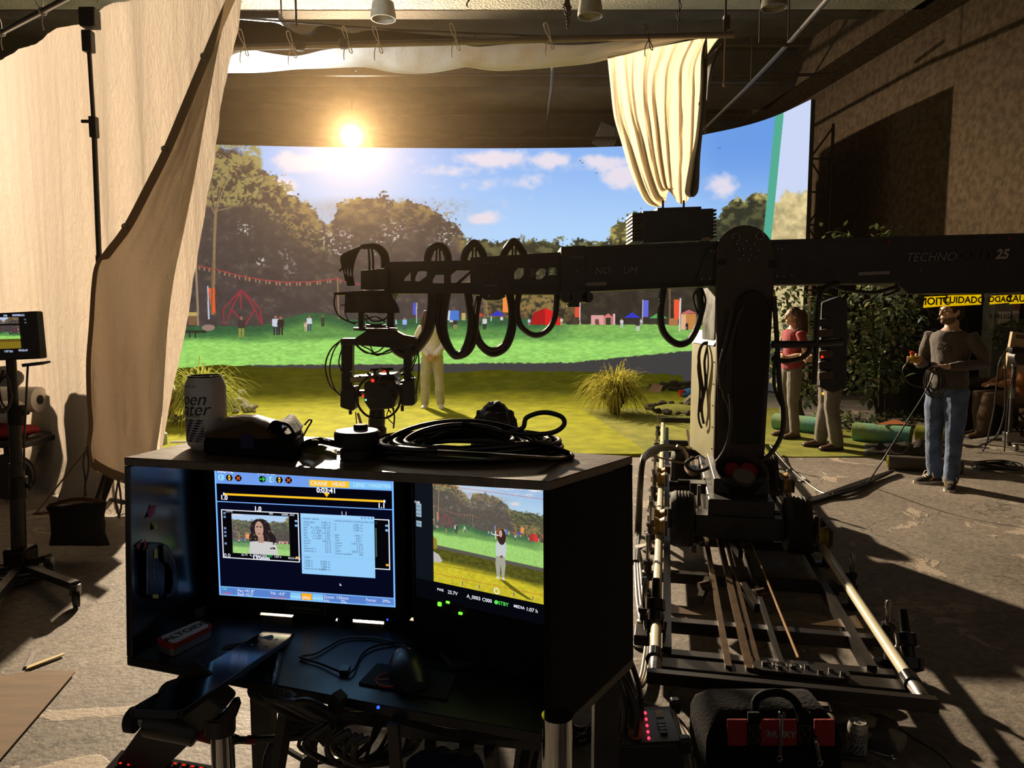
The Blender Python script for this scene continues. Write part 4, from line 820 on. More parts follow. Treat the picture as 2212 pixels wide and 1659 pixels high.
# bucket hooked on the front of the dolly
bp = T(.52, 1.98, .60); bk = root('bucket', 'black bucket of odds and ends hooked on the dolly', 'bucket', bp)
Rx = (V((.0, -.45, .9))).normalized()
MB().lathe([(.02, -.2), (.12, -.2), (.165, .0), (.17, .01), (.17, -.005), (.155, -.01), (.112, -.185), (.02, -.185)], bp, Rx, 28).build('shell', BLACK, bk)
for k, (dx, dy) in enumerate(((-.05, .03), (.05, .02))):
    q = bp + V((dx, dy + .02, -.02)); tag(MB().lathe([(.03, 0), (.055, .0), (.055, .035), (.03, .035)], q, (.2, -.6, .7), 18).build('tape_roll', mat('red_tape_roll', '#8d1a16', .5)), ('red tape roll on the left in the black bucket', 'red tape roll on the right in the black bucket')[k], 'tape roll')
q = bp + V((.0, -.03, -.055)); tag(MB().lathe([(.035, 0), (.07, .0), (.07, .04), (.035, .04)], q, (0, -.5, .85), 18).build('tape_roll', mat('grey_tape_roll', '#6f6a5c', .6)), 'grey tape roll lying in the front of the bucket', 'tape roll')
# ---------------------------------------------------------------- remote head and film camera
HY = 5.4
hd = root('remote_head', 'black remote camera head hanging from the left end of the crane arm', 'camera head', at(815, 745, HY))
slab(MB(), [(779, 584), (838, 580), (838, 624), (779, 626)], HY - .06, .22).build('electronics_box', BLACK, hd, bevel=.004)
slab(MB(), [(721, 632), (800, 627), (846, 627), (846, 638), (721, 637)], HY - .1, .3).build('shelf_plate', DSTEEL, hd)
slab(MB(), [(745, 637), (850, 632), (838, 676), (743, 676)], HY - .05, .2).build('pan_housing', DARKBR, hd, bevel=.006)
slab(MB(), [(816, 632)] + [(816 + 46 * math.cos(a), 676 - 44 * math.sin(a)) for a in np.linspace(PI / 2, 0, 14)] + [(816, 677)], HY - .08, .05).build('disc_guard', mat('guard_brown', '#2c251c', .5), hd)
for x0, x1 in ((774, 785), (836, 851)): slab(MB(), [(x0, 674), (x1, 674), (x1, 708), (x0, 708)], HY - .02, .06).build('post', BLACK, hd)
for (x, y0, y1, r) in ((812, 701, 706, .075), (812, 705, 710, .10), (811, 708, 714, .16)): MB().cyl(at(x, y1, HY), at(x, y0, HY), r, n=28).build('turntable', BLACK, hd)
slab(MB(), [(735, 731), (766, 731), (792, 714), (848, 712), (872, 724), (895, 728), (895, 745), (866, 756), (848, 752), (772, 746), (735, 746)], HY - .05, .14).build('yoke', BLACK, hd, bevel=.01)
slab(MB(), [(736, 742), (761, 742), (759, 862), (737, 862)], HY - .03, .09).build('yoke_arm', BLACK, hd, bevel=.01); slab(MB(), [(870, 735), (890, 733), (887, 835), (872, 835)], HY - .03, .09).build('yoke_arm', BLACK, hd, bevel=.01)
slab(MB(), [(735, 840), (768, 836), (766, 884), (760, 889), (734, 880)], HY - .06, .16).build('tilt_motor', BLACK, hd, bevel=.012); slab(MB(), [(862, 824), (894, 818), (897, 872), (892, 877), (866, 877)], HY - .06, .16).build('tilt_motor', BLACK, hd, bevel=.012)
for x, y in ((757, 887), (869, 880)): MB().cyl(at(x, y - 4, HY), at(x, y + 8, HY), .012, n=8).build('stud', BLACK, hd)
for x, y in ((736, 802), (756, 801), (871, 803), (889, 801), (736, 842)): MB().cyl(at(x, y, HY - .05), at(x + 5, y, HY - .05), .012, n=8).build('knob', STEEL, hd)
rnd = random.Random(4)
fc = root('film_camera', 'dark cine camera with rails and red lights hanging in the remote head', 'camera', at(815, 925, HY))
slab(MB(), [(786, 826), (812, 818), (852, 822), (862, 842), (850, 882), (800, 888), (786, 868)], HY - .1, .26).build('camera_body', BLACK, fc, bevel=.012)
slab(MB(), [(756, 815), (790, 812), (790, 818), (780, 826), (756, 826)], HY - .05, .2).build('battery_plate', mat('lamplit_plate', '#98906a', .4), fc, bevel=.005)  # lamplight on the plate's top is put into its pale colour
slab(MB(), [(766, 845), (864, 840), (864, 852), (766, 857)], HY, .08).build('cradle', BLACK, fc)
MB().lathe([(.05, 0), (.055, .02), (.062, .1), (.06, .13), (.075, .15), (.075, .2), (.05, .21)], at(815, 882, HY), (-.06, 0, -1), 24).build('lens', BLACK, fc)
slab(MB(), [(790, 812), (850, 808), (856, 818), (788, 820)], HY - .06, .2).build('top_plate', DSTEEL, fc); slab(MB(), [(806, 797), (812, 797), (812, 812), (806, 812)], HY, .03).build('handle_post', BLACK, fc); slab(MB(), [(834, 799), (840, 799), (840, 812), (834, 812)], HY, .03).build('handle_post', BLACK, fc)
b = MB(); b.cyl(at(800, 799, HY + .01), at(850, 797, HY + .01), .012, n=8); b.build('top_handle', DSTEEL, fc)
for k in range(26):
    x, y = rnd.uniform(775, 868), rnd.uniform(800, 875); q = at(x, y, HY - .08 + rnd.uniform(-.05, .02))
    if k % 3: MB().cyl(q, q + V((rnd.uniform(-.03, .03), -.02, rnd.uniform(-.01, .03))), rnd.uniform(.005, .012), n=8).build('fitting', STEEL if k % 2 else BLACK, fc)
    else: MB().box(q, (rnd.uniform(.02, .05), .04, rnd.uniform(.015, .03))).build('accessory', BLACK, fc, bevel=.003)
for x, y, r in ((830, 803, .011), (805, 822, .013), (784, 855, .009)): MB().ell(at(x, y, HY - .17), (r, r, r), nu=8, nv=6).build('red_light', emi('led_red', '#ff3020', 1.5), fc)
MB().ell(at(790, 864, HY - .17), (.008, .008, .008), nu=8, nv=6).build('green_light', emi('led_mint', '#a0ffd0', 1.2), fc)
MB().ring(at(818, 858, HY - .05), (0, -1, .05), .162, .009, 40, 8).build('cable_ring', RUBBER, fc)
b = MB(); slab(b, [(770, 893), (775, 892), (792, 946), (786, 948)], HY - .02, .012); tag(b.build('strap', mat('pale_strap', '#b9a27e', .7)), 'pale strap hanging below the film camera', 'strap')
# ---------------------------------------------------------------- cables on the crane
def cable(name, label, paths, Y=AY + .1, cat='cable', m=RUBBER, group=None, n=7):
    b = MB()
    for pts, r in paths:
        P_ = [at(p[0], p[1], (p[2] if len(p) > 2 else Y)) for p in pts]; b.tube(cat_spl(P_, n), r, 8)
    return tag(b.build(name, m), label, cat, group)
cable('drape_cable', 'thick black cable bundle looping from the arm to the remote head', [([(936, 630), (934, 670), (924, 715), (902, 748), (880, 764), (862, 758), (850, 746)], .042)])
cable('drape_cable', 'first deep loop of black cable under the inner arm', [([(966, 630), (958, 690), (962, 730), (980, 764), (1000, 762), (1014, 730), (1018, 690), (1010, 630)], .03), ([(952, 632), (945, 690), (952, 730), (975, 766), (990, 772), (1012, 762), (1026, 735), (1030, 690), (1034, 650)], .016)], AY + .08)
cable('drape_cable', 'second deep loop of black cable under the inner arm', [([(1036, 640), (1027, 690), (1036, 735), (1060, 756), (1088, 745), (1102, 710), (1104, 670), (1098, 630)], .022), ([(1034, 640), (1024, 695), (1032, 740), (1062, 766), (1094, 752), (1110, 710), (1108, 660), (1104, 630)], .018)], AY + .14)
cable('drape_cable', 'shallow loop of black cable beside the arm collar', [([(1122, 630), (1117, 670), (1126, 705), (1155, 724), (1184, 712), (1200, 680), (1203, 630)], .022)], AY + .1)
cable('drape_cable', 'black cable loop hanging just left of the mast', [([(1434, 622), (1427, 680), (1434, 718), (1460, 742), (1486, 738), (1504, 710), (1514, 670), (1510, 622)], .026), ([(1510, 622), (1498, 640), (1504, 668), (1510, 690), (1500, 715)], .008), ([(1516, 622), (1524, 650), (1516, 690)], .008)], AY + .12)
for i, (x, y, w, lb) in enumerate(((946, 528, 21, 'first arch of cable on top of the inner arm'), (1024, 522, 20, 'middle arch of cable on top of the inner arm'), (1110, 519, 22, 'third arch of cable on top of the middle arm'))):
    cable('arch_cable', lb, [([(x - w, 572), (x - w - 1, 556), (x - w + 6, 538), (x, y + 3), (x + w - 6, 538), (x + w + 1, 556), (x + w, 572)], .029), ([(x - w, 572), (x - 4, y + 4), (x - 4, 572)], .007), ([(x + 5, 572), (x + 5, y + 4), (x + w, 572)], .007), ([(x, y), (x, y - 3)], .014)], AY + .12)
fan = [([(785, 533), (812, 532), (832, 548), (836, 575)], .022), ([(780, 533), (808, 534), (826, 552), (828, 580)], .018)]
for k in range(11): fan.append(([(790 - k, 533), (776 - 3.5 * k, 540 + k), (764 - 2.6 * k, 570), (758 - 1.2 * k + 5 * (k % 3), 618 - (10 if k > 8 else 0))], .006))
fan.append(([(780, 534), (760, 548), (745, 572), (733, 586)], .008)); fan += [([(795, 533), (798, 560), (798, 584)], .008), ([(803, 534), (806, 560), (806, 584)], .008)]
cable('cable_fan', 'spray of black cables arching over the head end of the arm', fan, AY + .06)
cable('head_cables', 'thin black cables bowing out left of the remote head', [([(740, 733), (715, 755), (703, 790), (712, 830), (734, 852)], .006), ([(738, 733), (720, 760), (712, 800), (722, 838), (736, 855)], .005), ([(746, 740), (736, 762), (732, 785), (738, 800)], .005)], HY - .06)
cable('head_cables', 'tangle of thin cables drooping below the yoke', [([(770, 744), (785, 757), (810, 766), (840, 762), (860, 750)], .005), ([(766, 743), (790, 762), (815, 760), (830, 748)], .005), ([(780, 746), (800, 756), (815, 768), (835, 758), (850, 752)], .005), ([(800, 748), (812, 764), (840, 758), (850, 748)], .004)], HY - .1)
cable('head_cables', 'thin cables looping beside the right arm of the yoke', [([(880, 728), (895, 735), (902, 760), (893, 790), (888, 800)], .005), ([(884, 727), (900, 740), (905, 800), (898, 850)], .005), ([(888, 728), (897, 745), (895, 775), (884, 800), (896, 820)], .005)], HY - .06)
cable('head_cables', 'silver and black wires under the pan housing', [([(724, 636), (722, 660), (735, 685), (768, 700)], .006), ([(735, 660), (760, 655), (770, 650)], .004), ([(745, 675), (755, 695), (775, 696)], .004), ([(790, 680), (806, 694), (830, 690), (842, 678)], .006), ([(790, 690), (812, 684), (832, 696)], .005), ([(785, 684), (800, 700), (830, 700)], .004)], HY - .1, m=DSTEEL)
cable('head_cables', 'thin cable dangling below the film camera', [([(768, 890), (770, 915), (768, 935), (778, 936)], .004), ([(848, 880), (852, 900), (850, 925)], .006), ([(840, 885), (836, 900), (852, 918)], .004), ([(836, 850), (846, 862), (838, 880), (845, 892)], .005), ([(850, 840), (842, 868), (852, 885)], .005)], HY - .08)
cable('mast_cable', 'black cables hanging down the left of the mast cover', [([(1608, 660), (1592, 690), (1572, 760), (1560, 800), (1563, 850), (1575, 880), (1580, 930)], .012), ([(1600, 668), (1580, 740), (1566, 820), (1570, 870)], .01), ([(1582, 665), (1572, 720), (1555, 790), (1558, 840)], .012)], MY - .05)
cable('mast_cable', 'black hose curving down to the left of the dolly', [([(1576, 850), (1580, 900), (1570, 960), (1545, 1000), (1510, 1018), (1490, 1012), (1482, 1000), (1500, 988)], .014)], MY - .1)
cable('mast_cable', 'black hose running down the right edge of the mast', [([(1672, 640), (1680, 760), (1685, 840), (1692, 890), (1688, 940), (1660, 985), (1615, 1010)], .018), ([(1676, 760), (1672, 830), (1690, 880)], .012)], MY - .06)
cable('mast_cable', 'loop of black hose between mast and push bar', [([(1668, 775), (1700, 780), (1735, 772), (1752, 752)], .018)], 5.18)
cable('mast_cable', 'grey straps and wires hanging over the olive cabinet', [([(1545, 742), (1520, 742), (1510, 765), (1512, 800), (1518, 850), (1510, 890)], .012), ([(1530, 742), (1522, 780), (1524, 830), (1516, 880), (1520, 915)], .01), ([(1515, 745), (1508, 790), (1512, 840), (1509, 900), (1516, 925)], .008)], MY + .3, m=mat('worn_strap', '#3d3128', .8))
cable('tail_cable', 'black hoses sagging below the tail of the arm', [([(1775, 612), (1800, 618), (1840, 628), (1890, 632), (1930, 622), (1985, 612)], .014), ([(1905, 640), (1930, 632), (1960, 618), (1990, 616)], .01)], AY + .1)
# ---------------------------------------------------------------- people
SKIN = mat('skin_warm', '#b0866c', .5, var=.12, vs=14); SKIN2 = mat('skin_light', '#c29c84', .5, var=.1, vs=14)
def limb(b, pts, rad, n=12):
    P = [V(p) for p in pts]; d0 = (P[0] - P[1]).normalized(); d1 = (P[-1] - P[-2]).normalized()
    P = [P[0] + d0 * rad[0] * .8, P[0] + d0 * rad[0] * .45] + P + [P[-1] + d1 * rad[-1] * .45, P[-1] + d1 * rad[-1] * .8]
    R = [rad[0] * .4, rad[0] * .85] + list(rad) + [rad[-1] * .85, rad[-1] * .4]
    return b.tube(P, R, n)
def hand(b, w, d, nrm, curl, side, s=1.0, grow=1.0):
    w = V(w); d = V(d).normalized(); nrm = V(nrm); nrm = (nrm - d * nrm.dot(d)).normalized(); lat = d.cross(nrm) * side  # lat points to the thumb
    R = Matrix((lat, d, nrm)).transposed(); b.ell(w + d * .05 * s, (.041 * s, .056 * s, .017 * s * grow), R, 12, 8); b.tube([w - d * .02, w + d * .03], [.024 * s, .026 * s], 8)
    for k, (o, L) in enumerate(((.030, .072), (.010, .082), (-.010, .076), (-.029, .060))):
        p = w + d * (.088 - .004 * abs(k - 1)) * s + lat * o * s; q = d.copy(); pts = [p - d * .02]; ang = 0
        for seg in range(3):
            ang += curl * (.55 + .12 * k) if seg else curl * .45
            q = d * math.cos(ang) + nrm * math.sin(ang) + lat * o * .6; pts.append(pts[-1] + q * L * s * (.45, .32, .25)[seg] + (d * .02 if seg == 0 else V((0, 0, 0))))
        b.tube(pts + [pts[-1] + q * .004], [r * s * grow for r in (.0095, .0095, .0088, .008, .004)], 8)
    t = w + d * .022 * s + lat * .03 * s; a = (lat * .75 + d * .7 + nrm * .25).normalized(); c = (d * .85 + nrm * (.2 + .4 * curl) + lat * .1).normalized()
    b.tube([t - a * .015, t + a * .028 * s, t + a * .04 * s + c * .022 * s, t + a * .045 * s + c * .05 * s], [.013 * s * grow, .0115 * s * grow, .01 * s * grow, .006 * s * grow], 8)
def remesh(o, vox, it=4, noise_=0.0, nsize=.12):
    md = o.modifiers.new('remesh', 'REMESH'); md.mode = 'VOXEL'; md.voxel_size = vox; md.use_smooth_shade = True
    sm_ = o.modifiers.new('smooth', 'SMOOTH'); sm_.iterations = it; sm_.factor = .5
    if noise_:
        tx = bpy.data.textures.new('folds', 'CLOUDS'); tx.noise_scale = nsize; tx.noise_depth = 2
        dm = o.modifiers.new('folds', 'DISPLACE'); dm.texture = tx; dm.strength = noise_; dm.mid_level = .5
def torso(b, pel, neck, lat, grow=0.0, fem=False, t0=-.12, t1=1.0, dep=1.0):
    pel = V(pel); neck = V(neck); ax = (neck - pel); L = ax.length; ax.normalize(); lat = V(lat); lat = (lat - ax * lat.dot(ax)).normalized(); fw = ax.cross(lat) * -1
    prof = [(-.14, .10, .09, 0), (-.06, .155, .115, -.01), (.06, .168, .122, 0), (.2, .158 - .02 * fem, .112, 0), (.36, .142 - .015 * fem, .102, 0), (.55, .158, .112, .008), (.7, .172 - .01 * fem, .12 + .012 * fem, .014), (.82, .178 - .014 * fem, .112, .006), (.9, .15, .092, -.006), (.96, .095, .075, -.01), (1.02, .06, .062, -.005), (1.12, .055, .058, .005)]
    rings = []
    for t, rx, ry, oy in prof:
        if t < t0 or t > t1: continue
        c = pel + ax * (t * L) + fw * -oy; rings.append([c + lat * math.cos(a) * (rx + grow) + fw * math.sin(a) * (ry * dep + grow) for a in np.linspace(0, 2 * PI, 20, endpoint=False)])
    return b.loft(rings)
def head(b, c, R, s=1.0):
    E = lambda o, r: b.ell(V(c) + R @ (V(o) * s), tuple(x * s for x in r), R, 18, 12)
    E((0, .012, .02), (.074, .092, .098)); E((0, -.022, -.04), (.058, .062, .072)); E((0, -.055, -.085), (.030, .026, .022)); E((0, -.07, .03), (.048, .022, .018))
    E((0, -.09, -.008), (.012, .014, .026)); E((0, -.099, -.024), (.015, .014, .012)); E((0, -.078, -.055), (.026, .014, .009)); E((0, -.076, -.066), (.022, .014, .009))
    E((.05, -.048, -.012), (.022, .026, .02)); E((-.05, -.048, -.012), (.022, .026, .02))
    for k in (-1, 1): E((k * .076, .012, -.005), (.009, .022, .032))
def person(label, loc, yaw, H, J, top, pants, shoes, hair, skin=SKIN, hairstyle='short', sleeve='long', fem=False, vox=.009, grow=.014, beard=False, fold=.018, toplen=-.12):
    s = H / 1.75; M = Matrix.Translation(V(loc)) @ Matrix.Rotation(math.radians(yaw), 4, 'Z') @ Matrix.Scale(s, 4); R3 = Matrix.Rotation(math.radians(yaw), 3, 'Z')
    o = root('person', label, 'person', loc)
    lat = V(J['sho'][0]) - V(J['sho'][1]); HR = Matrix.Rotation(math.radians(J.get('hyaw', 0)), 3, 'Z') @ Matrix.Rotation(math.radians(J.get('hpitch', 0)), 3, 'X')
    neck, hc = V(J['neck']), V(J['head'])
    b = MB(M); torso(b, J['pel'], neck, lat, 0, fem, -.2, 1.2); limb(b, [neck - V((0, 0, .03)), neck.lerp(hc, .4) + V((0, .008, 0)), hc + HR @ V((0, .02, -.03))], [.058, .052, .05]); head(b, hc, HR)
    for k in (0, 1):
        sd = 1 if k == 0 else -1
        limb(b, [V(J['sho'][k]) - V((0, 0, .03)), V(J['sho'][k]).lerp(V(J['elb'][k]), .5), J['elb'][k], V(J['elb'][k]).lerp(V(J['wri'][k]), .35), J['wri'][k]], [.046, .044, .038, .039, .025])
        hand(b, J['wri'][k], J['hd'][k], J['hn'][k], J['curl'][k], J.get('ts', (-1, 1))[k])
        limb(b, [J['hip'][k], V(J['hip'][k]).lerp(V(J['knee'][k]), .45), J['knee'][k], V(J['knee'][k]).lerp(V(J['ank'][k]), .35), J['ank'][k]], [.088, .078, .056, .056, .036])
        an_ = V(J['ank'][k]); limb(b, [an_, an_.lerp(V(J['toe'][k]), .55) - V((0, 0, .03))], [.03, .018])
    body = b.build('body', skin, o); remesh(body, vox * .72, 3)
    b = MB(M); torso(b, J['pel'], neck, lat, grow, fem, toplen, .97)
    for k in (0, 1):
        e = V(J['elb'][k]); w = V(J['wri'][k]); sh = V(J['sho'][k])
        if sleeve == 'long': limb(b, [sh.lerp(neck, .35) - V((0, 0, .06)), sh - V((0, 0, .022)), sh.lerp(e, .5), e, e.lerp(w, .5), e.lerp(w, .93)], [.05, .056 + grow * .4, .056 + grow * .5, .05 + grow * .4, .044 + grow * .4, .034 + grow * .3])
        else: limb(b, [sh.lerp(neck, .35) - V((0, 0, .06)), sh - V((0, 0, .022)), sh.lerp(e, .55)], [.05, .058 + grow * .4, .058 + grow * .5])
    remesh(b.build('shirt' if sleeve != 'long' else 'sweater', top, o), vox, 3, fold)
    b = MB(M); torso(b, J['pel'], neck, lat, grow * .6, fem, -.2, .12)
    for k in (0, 1):
        h = V(J['hip'][k]); kn = V(J['knee'][k]); an = V(J['ank'][k]); g = grow
        limb(b, [h, h.lerp(kn, .5), kn, kn.lerp(an, .5), an + (kn - an).normalized() * .0], [.092 + g * .5, .084 + g * .6, .066 + g * .6, .06 + g * .8, .056 + g * .6])
    remesh(b.build('trousers', pants, o), vox, 3, fold)
    for k in (0, 1):
        an = V(J['ank'][k]); to = V(J['toe'][k]); d = V((to.x - an.x, to.y - an.y, 0)).normalized(); l_ = V((-d.y, d.x, 0)); z0 = an.z - .085
        b = MB(M); rings = []
        for t, w, h in ((-.075, .022, .05), (-.06, .034, .075), (-.01, .038, .1), (.05, .040, .088), (.1, .045, .062), (.15, .045, .05), (.185, .034, .04), (.2, .018, .026)):
            c = V((an.x, an.y, z0)) + d * t; rings.append([c + l_ * w * math.cos(a) + V((0, 0, .012 + (h - .012) * max(0, math.sin(a)) ** .7)) if math.sin(a) > 0 else c + l_ * w * math.cos(a) + V((0, 0, .01)) for a in np.linspace(0, 2 * PI, 16, endpoint=False)])
        sh_ = b.loft(rings).build('shoe', shoes[0], o, smooth=60); b = MB(M)
        b.prism([(-.08, -.02), (-.05, -.038), (.05, -.04), (.14, -.048), (.19, -.036), (.208, 0), (.19, .036), (.14, .048), (.05, .04), (-.05, .038), (-.08, .02)], frame(V((an.x, an.y, z0)), d, l_, V((0, 0, 1))), .022); b.build('sole', shoes[1], sh_)
        if len(shoes) > 2:
            b = MB(M)
            for q in range(4): c = V((an.x, an.y, z0 + .098 - q * .012)) + d * (.03 + .024 * q); b.tube([c - l_ * .026, c + V((0, 0, .008)), c + l_ * .026], .005, 5)
            b.tube(cat_spl([V((an.x, an.y, z0 + .1)) + d * .03, V((an.x, an.y, z0 + .11)) + d * .05 + l_ * .04, V((an.x, an.y, z0 + .07)) + d * .05 + l_ * .06], 4), .004, 5); b.tube(cat_spl([V((an.x, an.y, z0 + .1)) + d * .03, V((an.x, an.y, z0 + .11)) + d * .06 - l_ * .04, V((an.x, an.y, z0 + .06)) + d * .07 - l_ * .055], 4), .004, 5)
            b.build('laces', shoes[2], sh_)
            for sg in (-1, 1):
                b = MB(M); c = V((an.x, an.y, z0 + .05)) + d * .03; b.tube(cat_spl([c + l_ * sg * .0405 - d * .03, c + l_ * sg * .043 + d * .0 + V((0, 0, .012)), c + l_ * sg * .044 + d * .04 - V((0, 0, .015))], 4), .007, 5); b.build('side_stripe', shoes[3], sh_)
    E = lambda b, o_, r, n=14: b.ell(hc + HR @ V(o_), r, HR, n, 10)
    hb = MB(M)
    if hairstyle == 'short':
        E(hb, (0, .022, .035), (.082, .094, .094)); E(hb, (0, .05, -.01), (.076, .066, .075)); E(hb, (0, -.03, .085), (.06, .05, .035))
        for k in (-1, 1): E(hb, (k * .07, -.005, .02), (.014, .025, .04))
    else:
        rr = random.Random(11); E(hb, (0, .03, .03), (.088, .098, .1)); E(hb, (0, .075, -.06), (.085, .06, .13))
        for i in range(46 if hairstyle == 'curly' else 30):
            a = rr.uniform(-.15, PI + .15); rr_ = rr.uniform(.085, .12); t = rr.uniform(0, 1); x = math.cos(a) * rr_ * (1 + .25 * t); y = .02 + math.sin(a) * rr_ * .95 - (.03 if abs(math.cos(a)) > .8 else 0)
            if hairstyle == 'back': y += .03 + .03 * t; x *= .75
            z1 = (-.30 if hairstyle == 'curly' else -.24) + rr.uniform(-.05, .06); pts = [(x * .75, y * .8, .07), (x, y, .0), (x * 1.12 + rr.uniform(-.015, .015), y + rr.uniform(-.01, .02), z1 * .45), (x * 1.15 + rr.uniform(-.03, .03), y + rr.uniform(-.02, .02), z1)]
            hb.tube([hc + HR @ V(p) for p in [tuple(q) for q in cat_spl(pts, 4)]], [.026] * 4 + [.024] * 4 + [.02] * 3 + [.017, .008], 7)
    remesh(hb.build('hair', hair, o), .009, 2, .018 if hairstyle != 'short' else .01, .03)
    DK = mat('eye_dark', '#1a120d', .3)
    for k in (-1, 1):
        b = MB(M); E(b, (k * .031, -.079, .004), (.013, .009, .008), 10); ey = b.build('eye', mat('eye_white', '#b9aca2', .3), o); b = MB(M); E(b, (k * .031, -.0865, .004), (.0055, .004, .0058), 8); b.build('iris', DK, ey)
        b = MB(M); b.tube([hc + HR @ V((k * .014, -.09, .022)), hc + HR @ V((k * .032, -.089, .029)), hc + HR @ V((k * .05, -.078, .022))], .0042, 5); b.build('eyebrow', hair, o)
    b = MB(M); b.tube([hc + HR @ V((-.022, -.088, -.06)), hc + HR @ V((0, -.0945, -.059)), hc + HR @ V((.022, -.088, -.06))], [.003, .0055, .003], 6); b.build('lips', mat('lip', '#8f4f42', .5), o)
    if beard:
        b = MB(M); E(b, (0, -.018, -.066), (.0605, .064, .054)); E(b, (0, -.058, -.089), (.032, .029, .023)); bd = b.build('beard', beard, o); remesh(bd, .006, 2, .004, .01)
    return o, M
def stand(**k):
    J = dict(pel=(0, 0, .95), neck=(0, .015, 1.475), head=(0, -.015, 1.625), sho=[(.185, .01, 1.425), (-.185, .01, 1.425)], elb=[(.235, .03, 1.13), (-.235, .03, 1.13)], wri=[(.25, -.03, .88), (-.25, -.03, .88)], hd=[(0, -.1, -1), (0, -.1, -1)], hn=[(-1, 0, 0), (1, 0, 0)], curl=[.5, .5],
             hip=[(.09, 0, .90), (-.09, 0, .90)], knee=[(.105, -.02, .49), (-.105, -.02, .49)], ank=[(.115, .02, .085), (-.115, .02, .085)], toe=[(.14, -.14, .03), (-.14, -.14, .03)]); J.update(k); return J
FAB = lambda n, c, **k: mat(n, c, .9, bump=.25, bs=90, sheen=.2, var=.18, vs=7, **k)
# the performer on the turf
person('woman in a pale sweater and khaki trousers standing on the turf facing the camera', (-1.34, 12.25, .03), 4, 1.68,
       stand(elb=[(.27, .02, 1.16), (-.27, .02, 1.16)], wri=[(.055, -.185, .925), (-.055, -.185, .93)], hd=[(-.75, -.25, -.55), (.75, -.25, -.55)], hn=[(-.2, 1, -.3), (.2, 1, -.3)], curl=[.9, .9], knee=[(.12, -.02, .49), (-.12, -.02, .49)], ank=[(.14, .02, .085), (-.13, .02, .085)], toe=[(.17, -.15, .03), (-.16, -.15, .03)]),
       FAB('pale_sweater', '#d8d3ca'), FAB('khaki_trousers', '#b3aea4'), (mat('pale_shoe', '#c9c4ba', .6), WHITE), mat('auburn_hair', '#4a2213', .55, bump=.3, bs=60), hairstyle='curly', fem=True, grow=.024)
# the standing man with the stop button
man, MM = person('bearded man in a dark sweater and jeans holding a coiled cable and stop box', (4.07, 6.8, 0), -58, 1.76,
       stand(elb=[(.27, .09, 1.16), (-.25, .02, 1.14)], wri=[(.10, -.20, 1.135), (-.16, -.235, 1.165)], hd=[(-.75, -.6, .05), (.25, -1, .08)], hn=[(.3, .3, -1), (.9, .1, .35)], curl=[.75, 1.05], knee=[(.10, -.03, .49), (-.09, -.02, .49)], ank=[(.10, -.04, .085), (-.11, .06, .085)], toe=[(.17, -.2, .03), (-.18, -.1, .03)], hyaw=-28, hpitch=-2),
       FAB('charcoal_sweater', '#4a423d'), FAB('blue_jeans', '#334560', col2='#566a8c'), (mat('black_suede', '#1d1b1a', .8), mat('pale_sole', '#c8c2b2', .6), mat('pale_lace', '#ded5bf', .8), mat('gold_leather', '#c58f2a', .5)), mat('dark_hair', '#231a14', .7, bump=.3, bs=70), SKIN2, vox=.008, beard=mat('stubble', '#6e5646', .9, var=.35, vs=60), fold=.024)
pw = lambda p: MM @ V(p)
for k in (-1, 1): MB(MM).ring((.0 + .035 * k + .02, -.135, 1.30 - .01 * k), (0.25, -1, 0.2), .024, .0035, 14, 5).build('glasses', DSTEEL, man)
MB(MM).tube([(.0, -.13, 1.33), (.01, -.145, 1.27), (.02, -.14, 1.24)], .003, 5).build('glasses_arm', DSTEEL, man)
b = MB(MM); b.tube(cat_spl([(-.07, -.02, 1.62), (-.085, -.06, 1.58), (-.06, -.11, 1.56)], 4), .003, 5); b.ell((-.055, -.115, 1.56), (.009, .012, .009), nu=8, nv=6); b.build('headset_mic', MATTE, man)
sbx = root('stop_box', 'yellow emergency stop box with a red button held by the standing man', 'control box', pw((-.12, -.33, 1.17)))
Rm = Matrix.Rotation(math.radians(-58), 3, 'Z')
MB(MM).box((-.125, -.35, 1.195), (.065, .15, .055)).build('box', mat('yellow_box', '#b78a2c', .5), sbx, bevel=.006); MB(MM).cyl((-.125, -.39, 1.222), (-.125, -.39, 1.245), .018, n=14).build('collar', YELW, sbx); MB(MM).lathe([(.02, 0), (.024, .01), (.024, .02), (.012, .028)], (-.125, -.39, 1.243), n=16).build('button', mat('red_button', '#c02a1e', .35), sbx)
b = MB()
h = pw((.02, -.27, 1.10))
for k in range(9):
    a0 = random.uniform(-.25, .25); rx_, rz_ = random.uniform(.05, .085), random.uniform(.10, .15); ax = (V((math.cos(math.radians(-58) + a0), math.sin(math.radians(-58) + a0), 0)) * .6 + V((.5, -.5, 0)) * .3).normalized(); c_ = h + V((random.uniform(-.02, .02), random.uniform(-.03, .03), -rz_ + .03))
    b.tube([c_ + ax * rx_ * math.cos(t) + V((0, 0, rz_ * math.sin(t))) for t in np.linspace(0, 2 * PI, 26, endpoint=False)], .006, 6, True)
tag(b.build('coiled_cable', RUBBER), 'coil of black cable gathered in the standing man\'s hand', 'cable')
st = pw((-.125, -.425, 1.195))
b = MB(); b.tube(cat_spl([st, at(1965, 778, 6.5), at(1950, 800, 6.5), at(1962, 826, 6.52), at(1988, 836, 6.55), at(2012, 834, 6.6), h + V((-.06, 0, -.08))], 7), .006, 7); tag(b.build('box_cable', RUBBER), 'short black cable bowing from the stop box to the coil', 'cable')
